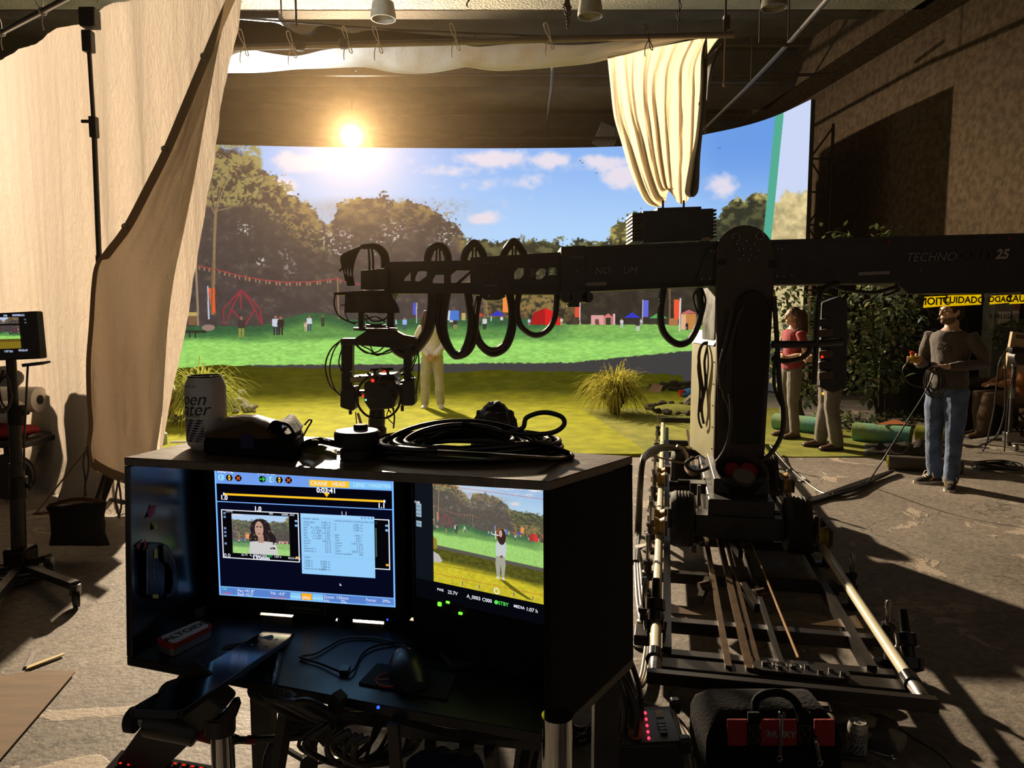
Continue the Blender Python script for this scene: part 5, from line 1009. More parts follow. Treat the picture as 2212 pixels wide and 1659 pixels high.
b = MB(); b.tube(cat_spl([h + V((0, 0, .03)), at(2000, 845, 6.55), at(1950, 925, 6.45), at(1900, 1005, 6.35), gp(1868, 1046, .02), gp(1820, 1062, .012), gp(1780, 1068, .012), gp(1740, 1078, .012), gp(1700, 1088, .012)], 7), .0065, 7); tag(b.build('trailing_cable', RUBBER), 'black cable slanting from the standing man down to the floor', 'cable')
# woman in red beyond the mast
person('woman with long dark hair in a red shirt standing behind the crane mast', (3.62, 9.45, .02), -82, 1.68,
       stand(elb=[(.25, .05, 1.13), (-.25, .05, 1.13)], wri=[(.03, -.17, 1.06), (-.02, -.19, 1.10)], hd=[(-1, -.15, .05), (1, -.15, 0)], hn=[(0, 1, 0), (0, 1, 0)], curl=[.4, .4], toe=[(.14, -.15, .03), (-.13, -.15, .03)], hpitch=3), FAB('red_shirt', '#8e2630'), FAB('grey_trousers', '#6f6862'), (mat('tan_boot', '#5e4a38', .7), mat('dark_sole', '#2a211a', .8)), mat('brown_hair', '#3a241a', .55, bump=.3, bs=60), SKIN2, hairstyle='back', sleeve='short', fem=True, grow=.012)
# crew member behind the console
person('crew member in a dark brown jacket and grey trousers half hidden by the crane console', (3.78, 8.62, .02), -95, 1.78,
       stand(elb=[(.26, .0, 1.14), (-.26, .0, 1.14)], wri=[(.12, -.22, 1.05), (-.14, -.22, 1.08)], hd=[(-.3, -1, 0), (.3, -1, 0)], hn=[(-1, 0, -.3), (1, 0, -.3)], curl=[.8, .8], ank=[(.11, .05, .085), (-.11, -.06, .085)], toe=[(.13, -.13, .03), (-.13, -.24, .03)]), FAB('brown_jacket', '#3a241a'), FAB('stone_trousers', '#6a645c'), (mat('brown_shoe', '#4a3020', .5), mat('dark_sole', '#2a211a', .8)), MATS['dark_hair'], grow=.03, toplen=-.2)
# seated crew member at the right edge
person('seated crew member in an orange-brown jacket at the right edge beside the monitor stand', (6.62, 9.5, .42), -95, 1.76,
       dict(pel=(0, .0, .12), neck=(0, -.02, .645), head=(0, -.06, .79), sho=[(.185, -.02, .59), (-.185, -.02, .59)], elb=[(.24, -.12, .33), (-.24, -.1, .32)], wri=[(.1, -.3, .28), (-.1, -.3, .28)], hd=[(-.5, -1, 0), (.5, -1, 0)], hn=[(0, 0, -1), (0, 0, -1)], curl=[.6, .6], hip=[(.09, -.02, .08), (-.09, -.02, .08)], knee=[(.14, -.45, .12), (-.12, -.44, .12)], ank=[(.14, -.5, -.32), (-.12, -.38, -.32)], toe=[(.16, -.68, -.38), (-.12, -.56, -.38)]), FAB('rust_jacket', '#8a5526'), FAB('brown_trousers', '#57432f'), (mat('tan_boot', '#5e4a38', .7), mat('dark_sole', '#2a211a', .8)), MATS['dark_hair'], grow=.03)
o = root('folding_stool', 'dark folding stool under the seated crew member', 'stool', (6.62, 9.5, 0)); MB().mm((6.42, 9.28, .42), (6.84, 9.72, .45)).build('seat', MATTE, o, bevel=.01)
for a, b_ in (((6.44, 9.3), (6.82, 9.3)), ((6.82, 9.32), (6.44, 9.32)), ((6.44, 9.7), (6.82, 9.7)), ((6.82, 9.68), (6.44, 9.68))): MB().bar((a[0], a[1], 0), (b_[0], b_[1], .42), .02, .02).build('leg', DSTEEL, o)
# someone sitting on the floor beyond the cart, only the crown of dark hair shows
person('dark-haired crew member sitting on a low box just beyond the monitor cart', (-.098, 3.95, .24), 175, 1.7,
       dict(pel=(0, 0, .13), neck=(0, -.06, .65), head=(0, -.10, .80), sho=[(.185, -.05, .6), (-.185, -.05, .6)], elb=[(.26, -.2, .38), (-.26, -.2, .38)], wri=[(.14, -.4, .4), (-.14, -.4, .4)], hd=[(-.5, -1, 0), (.5, -1, 0)], hn=[(0, 0, -1), (0, 0, -1)], curl=[.7, .7], hip=[(.09, -.02, .1), (-.09, -.02, .1)], knee=[(.18, -.38, .42), (-.18, -.38, .42)], ank=[(.14, -.62, -.16), (-.14, -.62, -.16)], toe=[(.15, -.8, -.2), (-.15, -.8, -.2)]), FAB('navy_shirt', '#232a38'), FAB('black_trousers', '#22201f'), (mat('black_suede', '#1d1b1a', .8), MATS['pale_sole']), mat('black_hair', '#15100e', .5, bump=.4, bs=60), hairstyle='back', grow=.018)

MB().mm((-.35, 3.7, 0), (.15, 4.05, .245)).build('low_box', mat('plywood', '#8a6f4e', .7, var=.3, vs=9, stretch=(1, 8, 8)), None, bevel=.006); tag(bpy.data.objects['low_box'], 'low plywood box under the sitting dark-haired crew member', 'box')
# ---------------------------------------------------------------- plants and rocks on the turf
def grassclump(label, base, n, hgt, spread, m, seed, stems=True, bw=.011):
    rr = random.Random(seed); o = root('ornamental_grass', label, 'plant', base); b = MB(); vs = []; fs = []
    for i in range(n):
        a = rr.uniform(0, 2 * PI); L = hgt * rr.uniform(.75, 1.3); out = spread * rr.uniform(.15, 1.1); d = V((math.cos(a), math.sin(a), 0)); p0 = V(base) + d * rr.uniform(0, .06); sd = V((-d.y, d.x, 0)); k = len(vs); up = hgt * rr.uniform(.5, .85); qa = rr.uniform(1.7, 2.7); qe = rr.uniform(.15, 1.1) - .35 * out / spread; out *= (1.25 - .5 * rr.random())
        for j in range(7):
            t = j / 6; w = bw * (1 - t) ** .6 + .0012
            c = p0 + d * out * t ** 1.15 + V((0, 0, up * (qa * t - (qa - qe) * t * t))) + sd * .05 * math.sin(t * 3 + i)
            vs += [c - sd * w, c + sd * w]
        fs += [(k + 2 * j, k + 2 * j + 1, k + 2 * j + 3, k + 2 * j + 2) for j in range(6)]
    b.add(vs, fs).build('blades', m, o, smooth=180, stuff=True)
    if stems:
        b = MB()
        for i in range(9): a = rr.uniform(0, 6.3); b.cyl(V(base) + V((.05 * math.cos(a), .05 * math.sin(a), 0)), V(base) + V((.12 * math.cos(a), .12 * math.sin(a), hgt * .45)), .02, .012, 7)
        b.build('stem_base', mat('dry_stem', '#4a3a22', .9, var=.4, vs=20), o)
    return o
GRB = cloth('grass_blade', '#a8a24a', .35, .1, 8, (1, 1, 1)); GRB2 = cloth('grass_blade_green', '#9aa04a', .35, .1, 8, (1, 1, 1))
q = gp(438, 912, .02); grassclump('big ornamental grass clump beside the folded curtain', (q.x, q.y, .02), 900, 1.10, .75, GRB2, 3, True, .012)
q = gp(1328, 893, .02); grassclump('spiky ornamental grass clump on the turf in the middle of the set', (q.x, q.y, .02), 760, 1.02, .66, GRB, 5, True, .013)
ROCK = mat('pale_rock', '#8f8a86', .9, var=.4, vs=7, bump=.8, bs=18); DROCK = mat('dark_rock', '#4d4439', .9, var=.5, vs=9, bump=.8, bs=22)
def rockmesh(r, seed):
    rr = random.Random(seed); me = bmesh.new(); bmesh.ops.create_icosphere(me, subdivisions=2, radius=1)
    for v in me.verts:
        n = noise.noise(v.co * 1.3 + V((seed * 3.1, 0, 0))); v.co *= r * (1 + .45 * n); v.co.z *= .75
    m = bpy.data.meshes.new('rock'); me.to_mesh(m); me.free(); return m
ROCKS = [rockmesh(1, i) for i in range(6)]
for m in ROCKS: m.materials.append(ROCK)
DROCKS = [m.copy() for m in ROCKS]
for m in DROCKS: m.materials.clear(); m.materials.append(DROCK)
def rock(label, loc, r, i, dark=False, group=None, cat='rock'):
    o = bpy.data.objects.new('rock', (DROCKS if dark else ROCKS)[i % 6]); C.objects.link(o); o.location = loc; o.scale = (r, r * .9, r * .85); o.rotation_euler = (0, 0, i * 1.3); return tag(o, label, cat, group)
for i, (px, py, r, lb) in enumerate(((517, 884, .19, 'largest pale rock beside the left grass clump'), (497, 880, .12, 'pale rock tucked behind the drink can'), (538, 889, .10, 'pale rock at the right end of the left rock pile'), (522, 868, .10, 'pale rock on top of the left rock pile'), (508, 892, .07, 'small pale rock in front of the left rock pile'), (551, 880, .05, 'small tan rock right of the left rock pile'), (549, 890, .035, 'tiny tan rock beside the left rock pile'))):
    q = gp(px, py, .04); rock(lb, (q.x, q.y, .04 + r * .4 + (.12 if i == 3 else 0)), r, i)
for i in range(17):
    a = 2 * PI * i / 17; q = gp(1462, 884, .03); x, y = q.x + .44 * math.cos(a), q.y + .62 * math.sin(a)
    rock('dark stone in the ring around the small turf mound', (x, y, .05), .05 + .02 * (i * 7 % 3), i, True, 'ring of stones on the turf')
q = gp(1462, 884, .03); tag(MB().lathe([(.42, 0), (.36, .035), (.24, .07), (.1, .09), (.01, .095)], (q.x, q.y, .02), n=30).build('turf_mound', TURF2), 'small round turf mound inside the ring of stones', 'turf')
q = gp(1462, 843, .06); rr = random.Random(2)
for i in range(34):
    x, y = rr.gauss(0, .3), rr.gauss(0, .22); rock('brown clod in the heap of mulch behind the stone ring', (q.x + x, q.y + y, .08 + max(0, .2 - abs(x) * .3) * rr.random()), rr.uniform(.05, .09), i, True, 'mulch heap behind the stone ring', 'mulch')
q = gp(1500, 872, .04); rock('grey rock half hidden by the olive cabinet', (q.x, q.y, .1), .17, 2)
q = gp(1467, 852, .06); tag(MB().lathe([(.05, 0), (.07, .12), (.062, .12), (.045, .01)], (q.x, q.y - .25, .05), n=18).build('toy_bucket', mat('red_toy', '#c22018', .4)), 'little red bucket in front of the mulch heap', 'bucket')
b = MB(); b.ell((q.x + .16, q.y - .22, .12), (.16, .1, .08)); b.ell((q.x + .05, q.y - .25, .09), (.1, .08, .05)); o = b.build('blue_bag', mat('blue_plastic', '#2f7fd0', .35, bump=.4, bs=20)); remesh(o, .015, 2, .03, .08); tag(o, 'crumpled blue plastic bag beside the red bucket', 'bag')
q = gp(1412, 850, .05); b = MB().add([(q.x - .12, q.y, .06), (q.x + .12, q.y - .04, .06), (q.x + .2, q.y + .1, .2), (q.x, q.y + .12, .24)], [(0, 1, 2, 3)]); tag(b.build('paper_scrap', mat('tan_paper', '#a8876e', .8), smooth=0, solid=.006), 'tan paper scrap at the left end of the mulch heap', 'paper')
# ---------------------------------------------------------------- leafy shrubs against the right wall
LEAFM = [cloth('leaf_' + n, c, .25, .1, 12, (1, 1, 1)) for n, c in (('dark', '#47553a'), ('mid', '#64704a'), ('pale', '#98986c'), ('bluish', '#728472'))]
def leafmesh(L, W):
    prof = [(0, .05), (.15, .55), (.4, 1), (.65, .85), (.85, .4), (1, .02)]; vs = []; fs = []
    for t, w in prof: z = -.18 * L * t * t; vs += [(-w * W, L * t, z + .12 * W * w), (0, L * t, z), (w * W, L * t, z + .12 * W * w)]
    for i in range(5): fs += [(3 * i, 3 * i + 1, 3 * i + 4, 3 * i + 3), (3 * i + 1, 3 * i + 2, 3 * i + 5, 3 * i + 4)]
    return vs, fs
LV, LF = leafmesh(.13, .035)
LMESH = []
for k in range(4):
    me = bpy.data.meshes.new('leaf'); me.from_pydata(LV, [], LF); me.polygons.foreach_set('use_smooth', [True] * len(LF)); me.materials.append(LEAFM[k]); LMESH.append(me)
def rotm(d, rr):
    d = V(d).normalized(); x = d.cross(V((rr.uniform(-.4, .4), rr.uniform(-.4, .4), 1))).normalized(); return frame((0, 0, 0), x, d, x.cross(d))
def shrub(label, base, blobs, nleaf, nstuff, seed, trunk=True, name='leafy_shrub', sc=1.0, cols=(0, 0, 1, 1, 2, 3)):
    rr = random.Random(seed); o = root(name, label, 'plant', base); inv = wm(o).inverted(); B = V(base)
    def pick(front):
        c, r = blobs[rr.randrange(len(blobs))]; d = V((rr.gauss(0, 1), rr.gauss(0, 1), rr.gauss(0, 1))).normalized()
        if front: d.y = -abs(d.y)
        else: d *= rr.random() ** .3
        return B + V(c) + V((d.x * r[0], d.y * r[1], d.z * r[2])), d
    for k in range(4):
        b = MB()
        for i in range(nstuff // 4):
            p, d = pick(False); M_ = Matrix.Translation(p) @ rotm(V((d.x, d.y, -.25)) + V((rr.gauss(0, .5), rr.gauss(0, .5), rr.gauss(0, .5))), rr) @ Matrix.Scale(sc * rr.uniform(.55, 1.0), 4); b.add([M_ @ V(v) for v in LV], LF)
        b.build('foliage', LEAFM[k], o, smooth=180, stuff=True)
    for i in range(nleaf):
        p, d = pick(True); lo_ = bpy.data.objects.new('leaf', LMESH[cols[rr.randrange(len(cols))]]); C.objects.link(lo_); lo_.parent = o
        lo_.matrix_local = inv @ (Matrix.Translation(p) @ rotm(V((d.x, d.y - .3, -.35)) + V((rr.gauss(0, .45), rr.gauss(0, .3), rr.gauss(0, .45))), rr) @ Matrix.Scale(sc * rr.uniform(.8, 1.35), 4))
    if trunk:
        b = MB()
        for i, (c, r) in enumerate(blobs): b.tube(cat_spl([B + V((.03 * i, 0, 0)), B + V((c[0] * .3, c[1] * .3, c[2] * .45)), B + V(c)], 4), .018, 6)
        b.build('branches', mat('bark', '#4a3c2b', .9, var=.4, vs=12), o)
q = gp(1893, 915)
shrub('tall leafy shrub on a thin trunk between console and standing man', (q.x, q.y, 0), [((-.1, .1, 1.75), (.55, .35, .4)), ((.35, .1, 1.45), (.4, .3, .4)), ((-.4, .1, 1.2), (.4, .3, .45)), ((.1, 0, 1.0), (.45, .3, .4)), ((-.15, -.05, .68), (.42, .25, .32)), ((.5, .2, 1.95), (.4, .3, .25))], 240, 1100, 21)
q = gp(1760, 915)
shrub('bushy shrub behind the woman in red and the console', (q.x, q.y + .6, 0), [((-.2, .2, 1.95), (.55, .35, .35)), ((.1, .2, 1.5), (.5, .35, .4)), ((-.2, .1, .95), (.4, .3, .35)), ((.1, .1, .5), (.45, .3, .3))], 160, 800, 22)
q = gp(1985, 905)
shrub('dark leafy shrub in the shade behind the standing man', (q.x, q.y + .5, 0), [((-.2, .1, 1.9), (.5, .3, .35)), ((0, .1, 1.4), (.4, .3, .4)), ((-.1, .1, .8), (.4, .3, .4))], 80, 600, 23, cols=(0, 0, 1, 3))
q = gp(2160, 905)
shrub('dark foliage between the grey cabinet and the black trunk', (q.x - .25, 10.45, 0), [((-.1, 0, 1.3), (.3, .15, .25)), ((.0, 0, .9), (.28, .15, .3))], 50, 240, 24, cols=(0, 0, 1))
q = gp(1840, 925)
shrub('low ground cover with dry leaves along the turf edge', (q.x, q.y, 0), [((-.3, 0, .16), (.25, .2, .18)), ((.15, .1, .1), (.35, .2, .12)), ((.7, .15, .12), (.4, .2, .12)), ((-.35, -.05, .3), (.12, .12, .12))], 150, 800, 25, False, 'ground_cover', .55, (2, 2, 1, 2, 3))
for lb, (px, py), z in (('small vine growing over the arm by the screen edge', (1818, 506), 12.6), ('small sprig of leaves above the arm against the wall', (1915, 500), 12.4)):
    p = at(px, py, z); rr = random.Random(px); b = MB(); b.cyl((p.x, p.y, .0), p + V((0, 0, -.1)), .012, .006, 6)
    for i in range(40):
        M_ = Matrix.Translation(p + V((rr.gauss(0, .16), rr.gauss(0, .05), rr.gauss(-.05, .08)))) @ rotm((rr.gauss(0, 1), -.5, rr.gauss(0, .6)), rr); b.add([M_ @ V(v) for v in LV], LF)
    tag(b.build('vine', LEAFM[1]), lb, 'plant')['kind'] = 'stuff'
# rolls of turf and sheets
TEAL = mat('turf_backing', '#5aa39a', .7, var=.4, vs=3, col2='#7f9a5c', stretch=(1, 1, 1), bump=.2, bs=40)
def roll(label, a, b_, r, m=TEAL, rings=True, name='turf_roll'):
    a = V(a); b_ = V(b_); o = root(name, label, 'roll', (a + b_) / 2 - V((0, 0, r))); d = (b_ - a).normalized()
    MB().cyl(a, b_, r, n=22).build('roll_body', m, o)
    x, y, z = basis(d); P_ = []
    for i in range(46): t = i / 45; P_.append(a - d * .004 + x * (r * (1 - .85 * t) * math.cos(t * 15)) + y * (r * (1 - .85 * t) * math.sin(t * 15)))
    MB().tube(P_, r * .05, 5).build('roll_edge', TURF, o); MB().tube([p + (b_ - a) + d * .008 for p in P_], r * .05, 5).build('roll_edge', TURF, o)
    return o
roll('teal-backed turf roll behind the feet of the woman in red', gp(1690, 935) + V((0, .3, .115)), gp(1795, 947) + V((0, .3, .115)), .115)
roll('long teal-backed turf roll in front of the ground cover', gp(1852, 955) + V((0, .1, .12)), gp(1976, 967) + V((0, .1, .12)), .12)
roll('short green turf roll just right of the long teal roll', gp(1990, 955) + V((0, .12, .10)), gp(2060, 962) + V((0, .12, .10)), .10, TURF2)
roll('dark grey rolled mat on the floor behind the standing man', gp(1928, 1018) + V((0, .1, .075)), gp(2090, 1028) + V((0, .1, .075)), .075, mat('dark_mat', '#4a433a', .8, var=.3, vs=9), name='mat_roll')
q = gp(1930, 962); tag(MB().add([(q.x - .2, q.y + .08, .247), (q.x + .22, q.y + .07, .250), (q.x + .12, q.y + .22, .29)], [(0, 1, 2)]).build('card_scrap', mat('orange_card', '#b5683a', .8), smooth=0, solid=.006), 'orange-brown card scrap resting on the long teal roll', 'card')
G = []
for j in range(14):
    G.append([]); 
    for i in range(26):
        q = gp(1868 + i * 7.6, 987 - j * 1.9, 0); G[-1].append(V((q.x, q.y, .02 + .14 * max(0, noise.noise((i * .35, j * .4, 3)) + .35) * math.sin(PI * j / 13) * math.sin(PI * i / 25))))
tag(MB().grid(G).build('tarp', mat('dark_tarp', '#2e2822', .5, var=.3, vs=8), smooth=180, solid=.004), 'crumpled dark tarp at the corner of the turf', 'tarp')
# dark drape, cabinet, trunk and stand at the right edge
G = [[V((5.65 + i * .07, 11.2 - i * .008 + .05 * math.sin(i * 1.1), z)) for i in range(30)] for z in (2.3, 1.5, .7, .01)]
tag(MB().grid(G).build('black_drape', DUV, smooth=180, solid=.006), 'black drape hanging behind the standing man', 'drape')
p0 = at(2142, 740, 10.6); p1 = at(2206, 640, 10.6); ec = root('electric_cabinet', 'grey electric cabinet with pasted notices at the right edge', 'cabinet', (p0.x, 10.6, 0))
MB().mm((p0.x, 10.6, .02), (p1.x, 10.85, p1.z + .1)).build('cabinet_body', mat('cabinet_grey', '#7d7f7c', .6, var=.35, vs=6), ec, bevel=.01)
def board(x0, y0, x1, y1, Y, m, name, par, th=.004): a = at(x0, y1, Y); b_ = at(x1, y0, Y); return MB().mm((a.x, Y - th, a.z), (b_.x, Y, b_.z)).build(name, m, par)
NOT = mat('notice_paper', '#c9c6c4', .7); INK = mat('ink', '#1c1a1a', .6)
n1 = board(2154, 673, 2183, 706, 10.596, NOT, 'notice', ec); n2 = board(2185, 671, 2201, 706, 10.596, NOT, 'notice', ec); board(2186, 694, 2200, 704, 10.590, mat('notice_yellow', '#c2c23a', .7), 'yellow_patch', n2); board(2161, 699, 2176, 704, 10.590, mat('notice_red', '#8a2d2a', .7), 'red_patch', n1)
b = MB(); b.text('A PELIGRO', .09, Matrix.Translation(at(2168, 684, 10.588)) @ Matrix.Rotation(PI / 2, 4, 'X'), 'CENTER', 0, .001); b.build('lettering', INK, n1)
MB().cyl(at(2197, 663, 10.6), at(2197, 663, 10.58), .035, n=20).build('red_sticker', MATS['notice_red'], ec)
bt = root('equipment_case', 'black equipment trunk standing behind the standing man', 'case', (6.35, 9.95, 0)); MB().mm((6.05, 9.8, .0), (6.75, 10.3, .72)).build('case_body', BLACK, bt, bevel=.015); MB().mm((6.03, 9.79, .60), (6.77, 10.31, .63)).build('rim', DSTEEL, bt)
tag(MB().ring((6.12, 9.85, .8), (.6, -.8, .1), .075, .02, 20, 8).build('tape_roll', mat('tan_tape_roll', '#b49c74', .6)), 'tan tape roll standing on the black trunk', 'tape roll')
ms_ = root('monitor_stand', 'black equipment stand with a tan vented panel at the right edge', 'stand', at(2178, 980, 8.6))
sp = at(2178, 985, 8.6); MB().cyl((sp.x, 8.6, .05), (sp.x, 8.6, at(2178, 752, 8.6).z), .024, n=12).build('pole', BLACK, ms_); MB().cyl((sp.x, 8.6, .62), (sp.x, 8.6, .74), .032, n=12).build('silver_collar', STEEL, ms_); MB().cyl((sp.x, 8.6, 1.0), (sp.x, 8.6, 1.1), .034, n=12).build('silver_collar', STEEL, ms_)
for dx, dy in ((.55, -.1), (-.1, .5), (.35, .45)): MB().bar((sp.x, 8.6, .18), (sp.x + dx, 8.6 + dy, .03), .03, .03).build('leg', STEEL, ms_)
MB().mm((sp.x - .06, 8.55, .1), (sp.x + .1, 8.65, .22)).build('base_block', STEEL, ms_, bevel=.01); MB().lathe([(.02, -.03), (.04, -.02), (.04, .02), (.02, .03)], (sp.x + .02, 8.52, .045), (1, 0, 0), 16).build('caster', STEEL, ms_)
tp_ = MB(); slab(tp_, [(2188, 716), (2275, 730), (2262, 812), (2173, 797)], 8.66, .05); tpo = tp_.build('tan_panel', mat('tan_panel', '#b39c77', .6, var=.15, vs=5), ms_, bevel=.006)
for k in range(3): slab(MB(), [(2194 + k * 1, 736 - 14 * (k == 0) + 24 * (k - 0) - 12, ) if False else (2196 - k * 4, 722 + k * 25), (2240 - k * 4, 729 + k * 25), (2239 - k * 4, 737 + k * 25), (2195 - k * 4, 730 + k * 25)], 8.655, .006).build('vent_slot', mat('vent_dark', '#4d4030', .7), tpo)
MB().box(at(2200, 756, 8.5), (.22, .12, .06)).build('bracket', DSTEEL, ms_, bevel=.01); MB().cyl(at(2208, 772, 8.45), at(2208, 772, 8.45) + V((0, .12, 0)), .09, n=20).build('head_wheel', BLACK, ms_)
cable('stand_cable', 'black cable looping down from the right-hand stand to the floor', [([(2176, 757), (2160, 780), (2154, 820), (2148, 880), (2140, 920), (2130, 960), (2112, 990)], .01), ([(2170, 760), (2172, 850), (2168, 900), (2150, 945), (2110, 965), (2085, 965)], .01), ([(2190, 800), (2180, 850), (2172, 930), (2168, 980), (2150, 1000)], .008)], 8.5)
def coil(label, c, rx, ry, n, r, seed, m=RUBBER, h=.05):
    rr = random.Random(seed); b = MB()
    for k in range(n):
        s = rr.uniform(.72, 1.05); ph = rr.uniform(0, 6); ox, oy = rr.uniform(-.12, .12) * rx, rr.uniform(-.12, .12) * ry; z = r + h * k / n
        b.tube([(c[0] + ox + rx * s * math.cos(t), c[1] + oy + ry * s * math.sin(t), c[2] + z + .25 * h * (1 + math.sin(2 * t + ph))) for t in np.linspace(0, 2 * PI, 40, endpoint=False)], r, 6, True)
    return tag(b.build('cable_coil', m), label, 'cable')
q = gp(2152, 1014); coil('coil of thin black cable on the floor at the right edge', (q.x, q.y, 0), .22, .17, 7, .007, 5)
cable('floor_cable', 'thin cable straying from the coil at the right edge', [([(2195, 1024), (2212, 1028), (2250, 1020)], .006), ([(2110, 1010), (2100, 1000), (2106, 990), (2130, 992)], .006)], gp(2152, 1014).y - .1) if False else None
b = MB()
for k in range(5): b.tube(cat_spl([gp(1932 - k, 1015 + k, .03 + .01 * (k % 2)), gp(1885, 1031 + 2 * k, .03), gp(1830, 1050 + 2.5 * k, .03 + .012 * (k % 3)), gp(1780, 1068 + 2 * k, .02), gp(1742, 1082 + k, .025), gp(1700, 1088 + k, .03)], 8), .012, 6)
tag(b.build('cable_bundle', RUBBER), 'thick bundle of black cables running along the floor from the dark mat', 'cable')
b = MB(); b.tube(cat_spl([gp(1664, 962, .1), gp(1700, 1005, .02), gp(1740, 1040, .012), gp(1775, 1064, .012), gp(1800, 1068, .03)], 8), .011, 6); b.tube(cat_spl([gp(1712, 1030, .012), gp(1730, 1040, .012), gp(1742, 1036, .012), gp(1726, 1028, .012)], 6), .008, 6)
tag(b.build('floor_cable', RUBBER), 'black cable running from behind the crane mast to the bundle', 'cable')
# ---------------------------------------------------------------- orange vacuum and bits by the curtain
q = gp(362, 915, .02); vb = root('wet_vacuum', 'orange wet vacuum with a grey hose beside the curtain', 'vacuum cleaner', (q.x, q.y, .02)); ORG = mat('orange_plastic', '#d0602a', .45)
MB().lathe([(.12, .1), (.19, .12), (.22, .42), (.2, .44), (.02, .44)], (q.x - .1, q.y, .02), n=24).build('tank', ORG, vb); MB().lathe([(.23, .42), (.24, .46), (.2, .56), (.1, .66), (.02, .67)], (q.x - .1, q.y, .02), n=24).build('lid', WHITE, vb)
for a in (.5, 2.1, 3.7, 5.3): MB().lathe([(.02, -.03), (.06, -.025), (.06, .025), (.02, .03)], (q.x - .1 + .2 * math.cos(a), q.y + .2 * math.sin(a), .085), (math.cos(a), math.sin(a), 0), 16).build('caster', MATTE, vb)
MB().tube(cat_spl([(q.x + .08, q.y - .05, .44), (q.x + .2, q.y - .08, .45), (q.x + .32, q.y - .1, .38), (q.x + .36, q.y - .1, .26), (q.x + .28, q.y - .12, .14), (q.x + .14, q.y - .16, .12), (q.x + .1, q.y - .16, .16)], 6), .03, 10).build('hose', mat('grey_hose', '#6d6a68', .5, bump=.4, bs=80), vb); MB().cyl((q.x + .06, q.y - .2, .16), (q.x + .12, q.y - .16, .15), .04, n=12).build('hose_end', STEEL, vb)
q = gp(352, 965, .0); tag(MB().lathe([(.05, 0), (.055, .02), (.055, .16), (.02, .2), (.02, .25), (.01, .25)], (q.x, q.y, 0), n=18).build('spray_bottle', mat('bottle_pale', '#a9b6b4', .3)), 'pale spray bottle standing by the curtain bottom', 'bottle'); tag(MB().cyl((q.x + .05, q.y + .1, .03), (q.x + .24, q.y + .12, .03), .025, n=12).build('white_tube', WHITE), 'short white tube lying beside the spray bottle', 'tube')
# ---------------------------------------------------------------- monitor on a rolling stand at the left edge
SY = 4.45; lm = root('rolling_stand', 'black rolling stand carrying the small monitor at the left edge', 'stand', V((-3.02, SY, 0)))
MB().cyl(at(42, 1225, SY), at(36, 1000, SY), .042, n=14).build('lower_column', BLACK, lm); MB().cyl(at(36, 1000, SY), at(30, 880, SY), .034, n=14).build('middle_column', BLACK, lm); MB().cyl(at(30, 890, SY), at(23, 760, SY), .028, n=14).build('upper_column', BLACK, lm)
for x, y in ((36, 895), (40, 1052)): MB().cyl(at(x, y + 22, SY), at(x, y - 22, SY), .05, n=14).build('collar', DSTEEL, lm); MB().cyl(at(x + 12, y, SY), at(x + 26, y - 4, SY), .012, n=8).build('clamp_knob', DSTEEL, lm)
hub = at(46, 1215, SY); MB().box(hub, (.14, .14, .2)).build('hub_block', DSTEEL, lm, bevel=.015)
for (tx, ty) in ((162, 1240), (-40, 1300), (105, 1180)):
    e_ = gp(tx, ty + 24, .13); lg = MB(); lg.bar(hub + V((0, 0, -.02)), e_, .05, .04); lg.build('leg', BLACK, lm)
    cw = MB(); cw.lathe([(.02, -.018), (.05, -.016), (.055, 0), (.05, .016), (.02, .018)], (e_.x, e_.y, .056), (.8, .6, 0), 20); w_ = cw.build('caster_wheel', RUBBER, lm); MB().box((e_.x, e_.y, .105), (.05, .04, .06)).build('caster_fork', STEEL, lm, bevel=.006)
mo = root('field_monitor', 'small field monitor on the rolling stand showing the park scene', 'monitor', at(20, 780, SY - .1)); mb = MB(); mY = SY - .12
slab(mb, [(-70, 680), (77, 672), (87, 775), (-70, 782)], mY, .07); mb.build('housing', BLACK, mo, bevel=.008); slab(MB(), [(46, 786), (90, 781), (92, 785), (75, 790), (48, 793)], mY, .08).build('bracket', BLACK, mo)
u_, v_ = np.meshgrid(np.linspace(0, 1, 150), np.linspace(0, 1, 96)); pic = paint(1330 - u_ * 900, np.where(v_ < .48, 395 + v_ / .48 * 300, 700 + (v_ - .48) * 300)); pic[v_ > .70] = (92, 74, 22); pic[v_ > .78] = (126, 106, 28); pic[(v_ > .20) & (v_ < .26)] = (12, 10, 10)
uv_grid('screen', [[at(-70, 687, mY - .004), at(40, 685, mY - .004)], [at(-64, 756, mY - .004), at(46, 752, mY - .004)]], img_mat('field_picture', pic), mo)
for s_, x, y in (('100', 11, 682), ('5600K', 34, 681), ('-40.01', 46, 681), ('0.0', 24, 759), ('1:07 h', 16, 759), ('00:23:47', 50, 757)): b = MB(); b.text(s_, .016, Matrix.Translation(at(x, y, mY - .003)) @ Matrix.Rotation(PI / 2, 4, 'X'), 'CENTER', 0, .0006); b.build('readout', emi('readout_white', '#c8d4ff', .8), mo)
for x, y in ((54, 690), (55, 697)): MB().box(at(x, y, mY - .003), (.012, .002, .009)).build('soft_key', emi('key_dim', '#667088', .6), mo)
b = MB(); b.tube(cat_spl([at(60, 790, SY - .1), at(58, 830, SY - .12), at(55, 900, SY - .12), at(52, 960, SY - .12), at(53, 1015, SY - .1)], 6), .006, 6); b.tube(cat_spl([at(8, 800, SY - .1), at(-2, 830, SY - .14), at(4, 870, SY - .14), at(18, 880, SY - .1), at(26, 850, SY - .1)], 6), .006, 6)
for k in range(4): b.tube(cat_spl([at(12, 812, SY - .1), at(-6 - 2 * k, 840, SY - .15), at(2, 882 + 3 * k, SY - .15), at(22, 872, SY - .1), at(20, 825, SY - .1), at(12, 812, SY - .1)], 6), .007, 6)
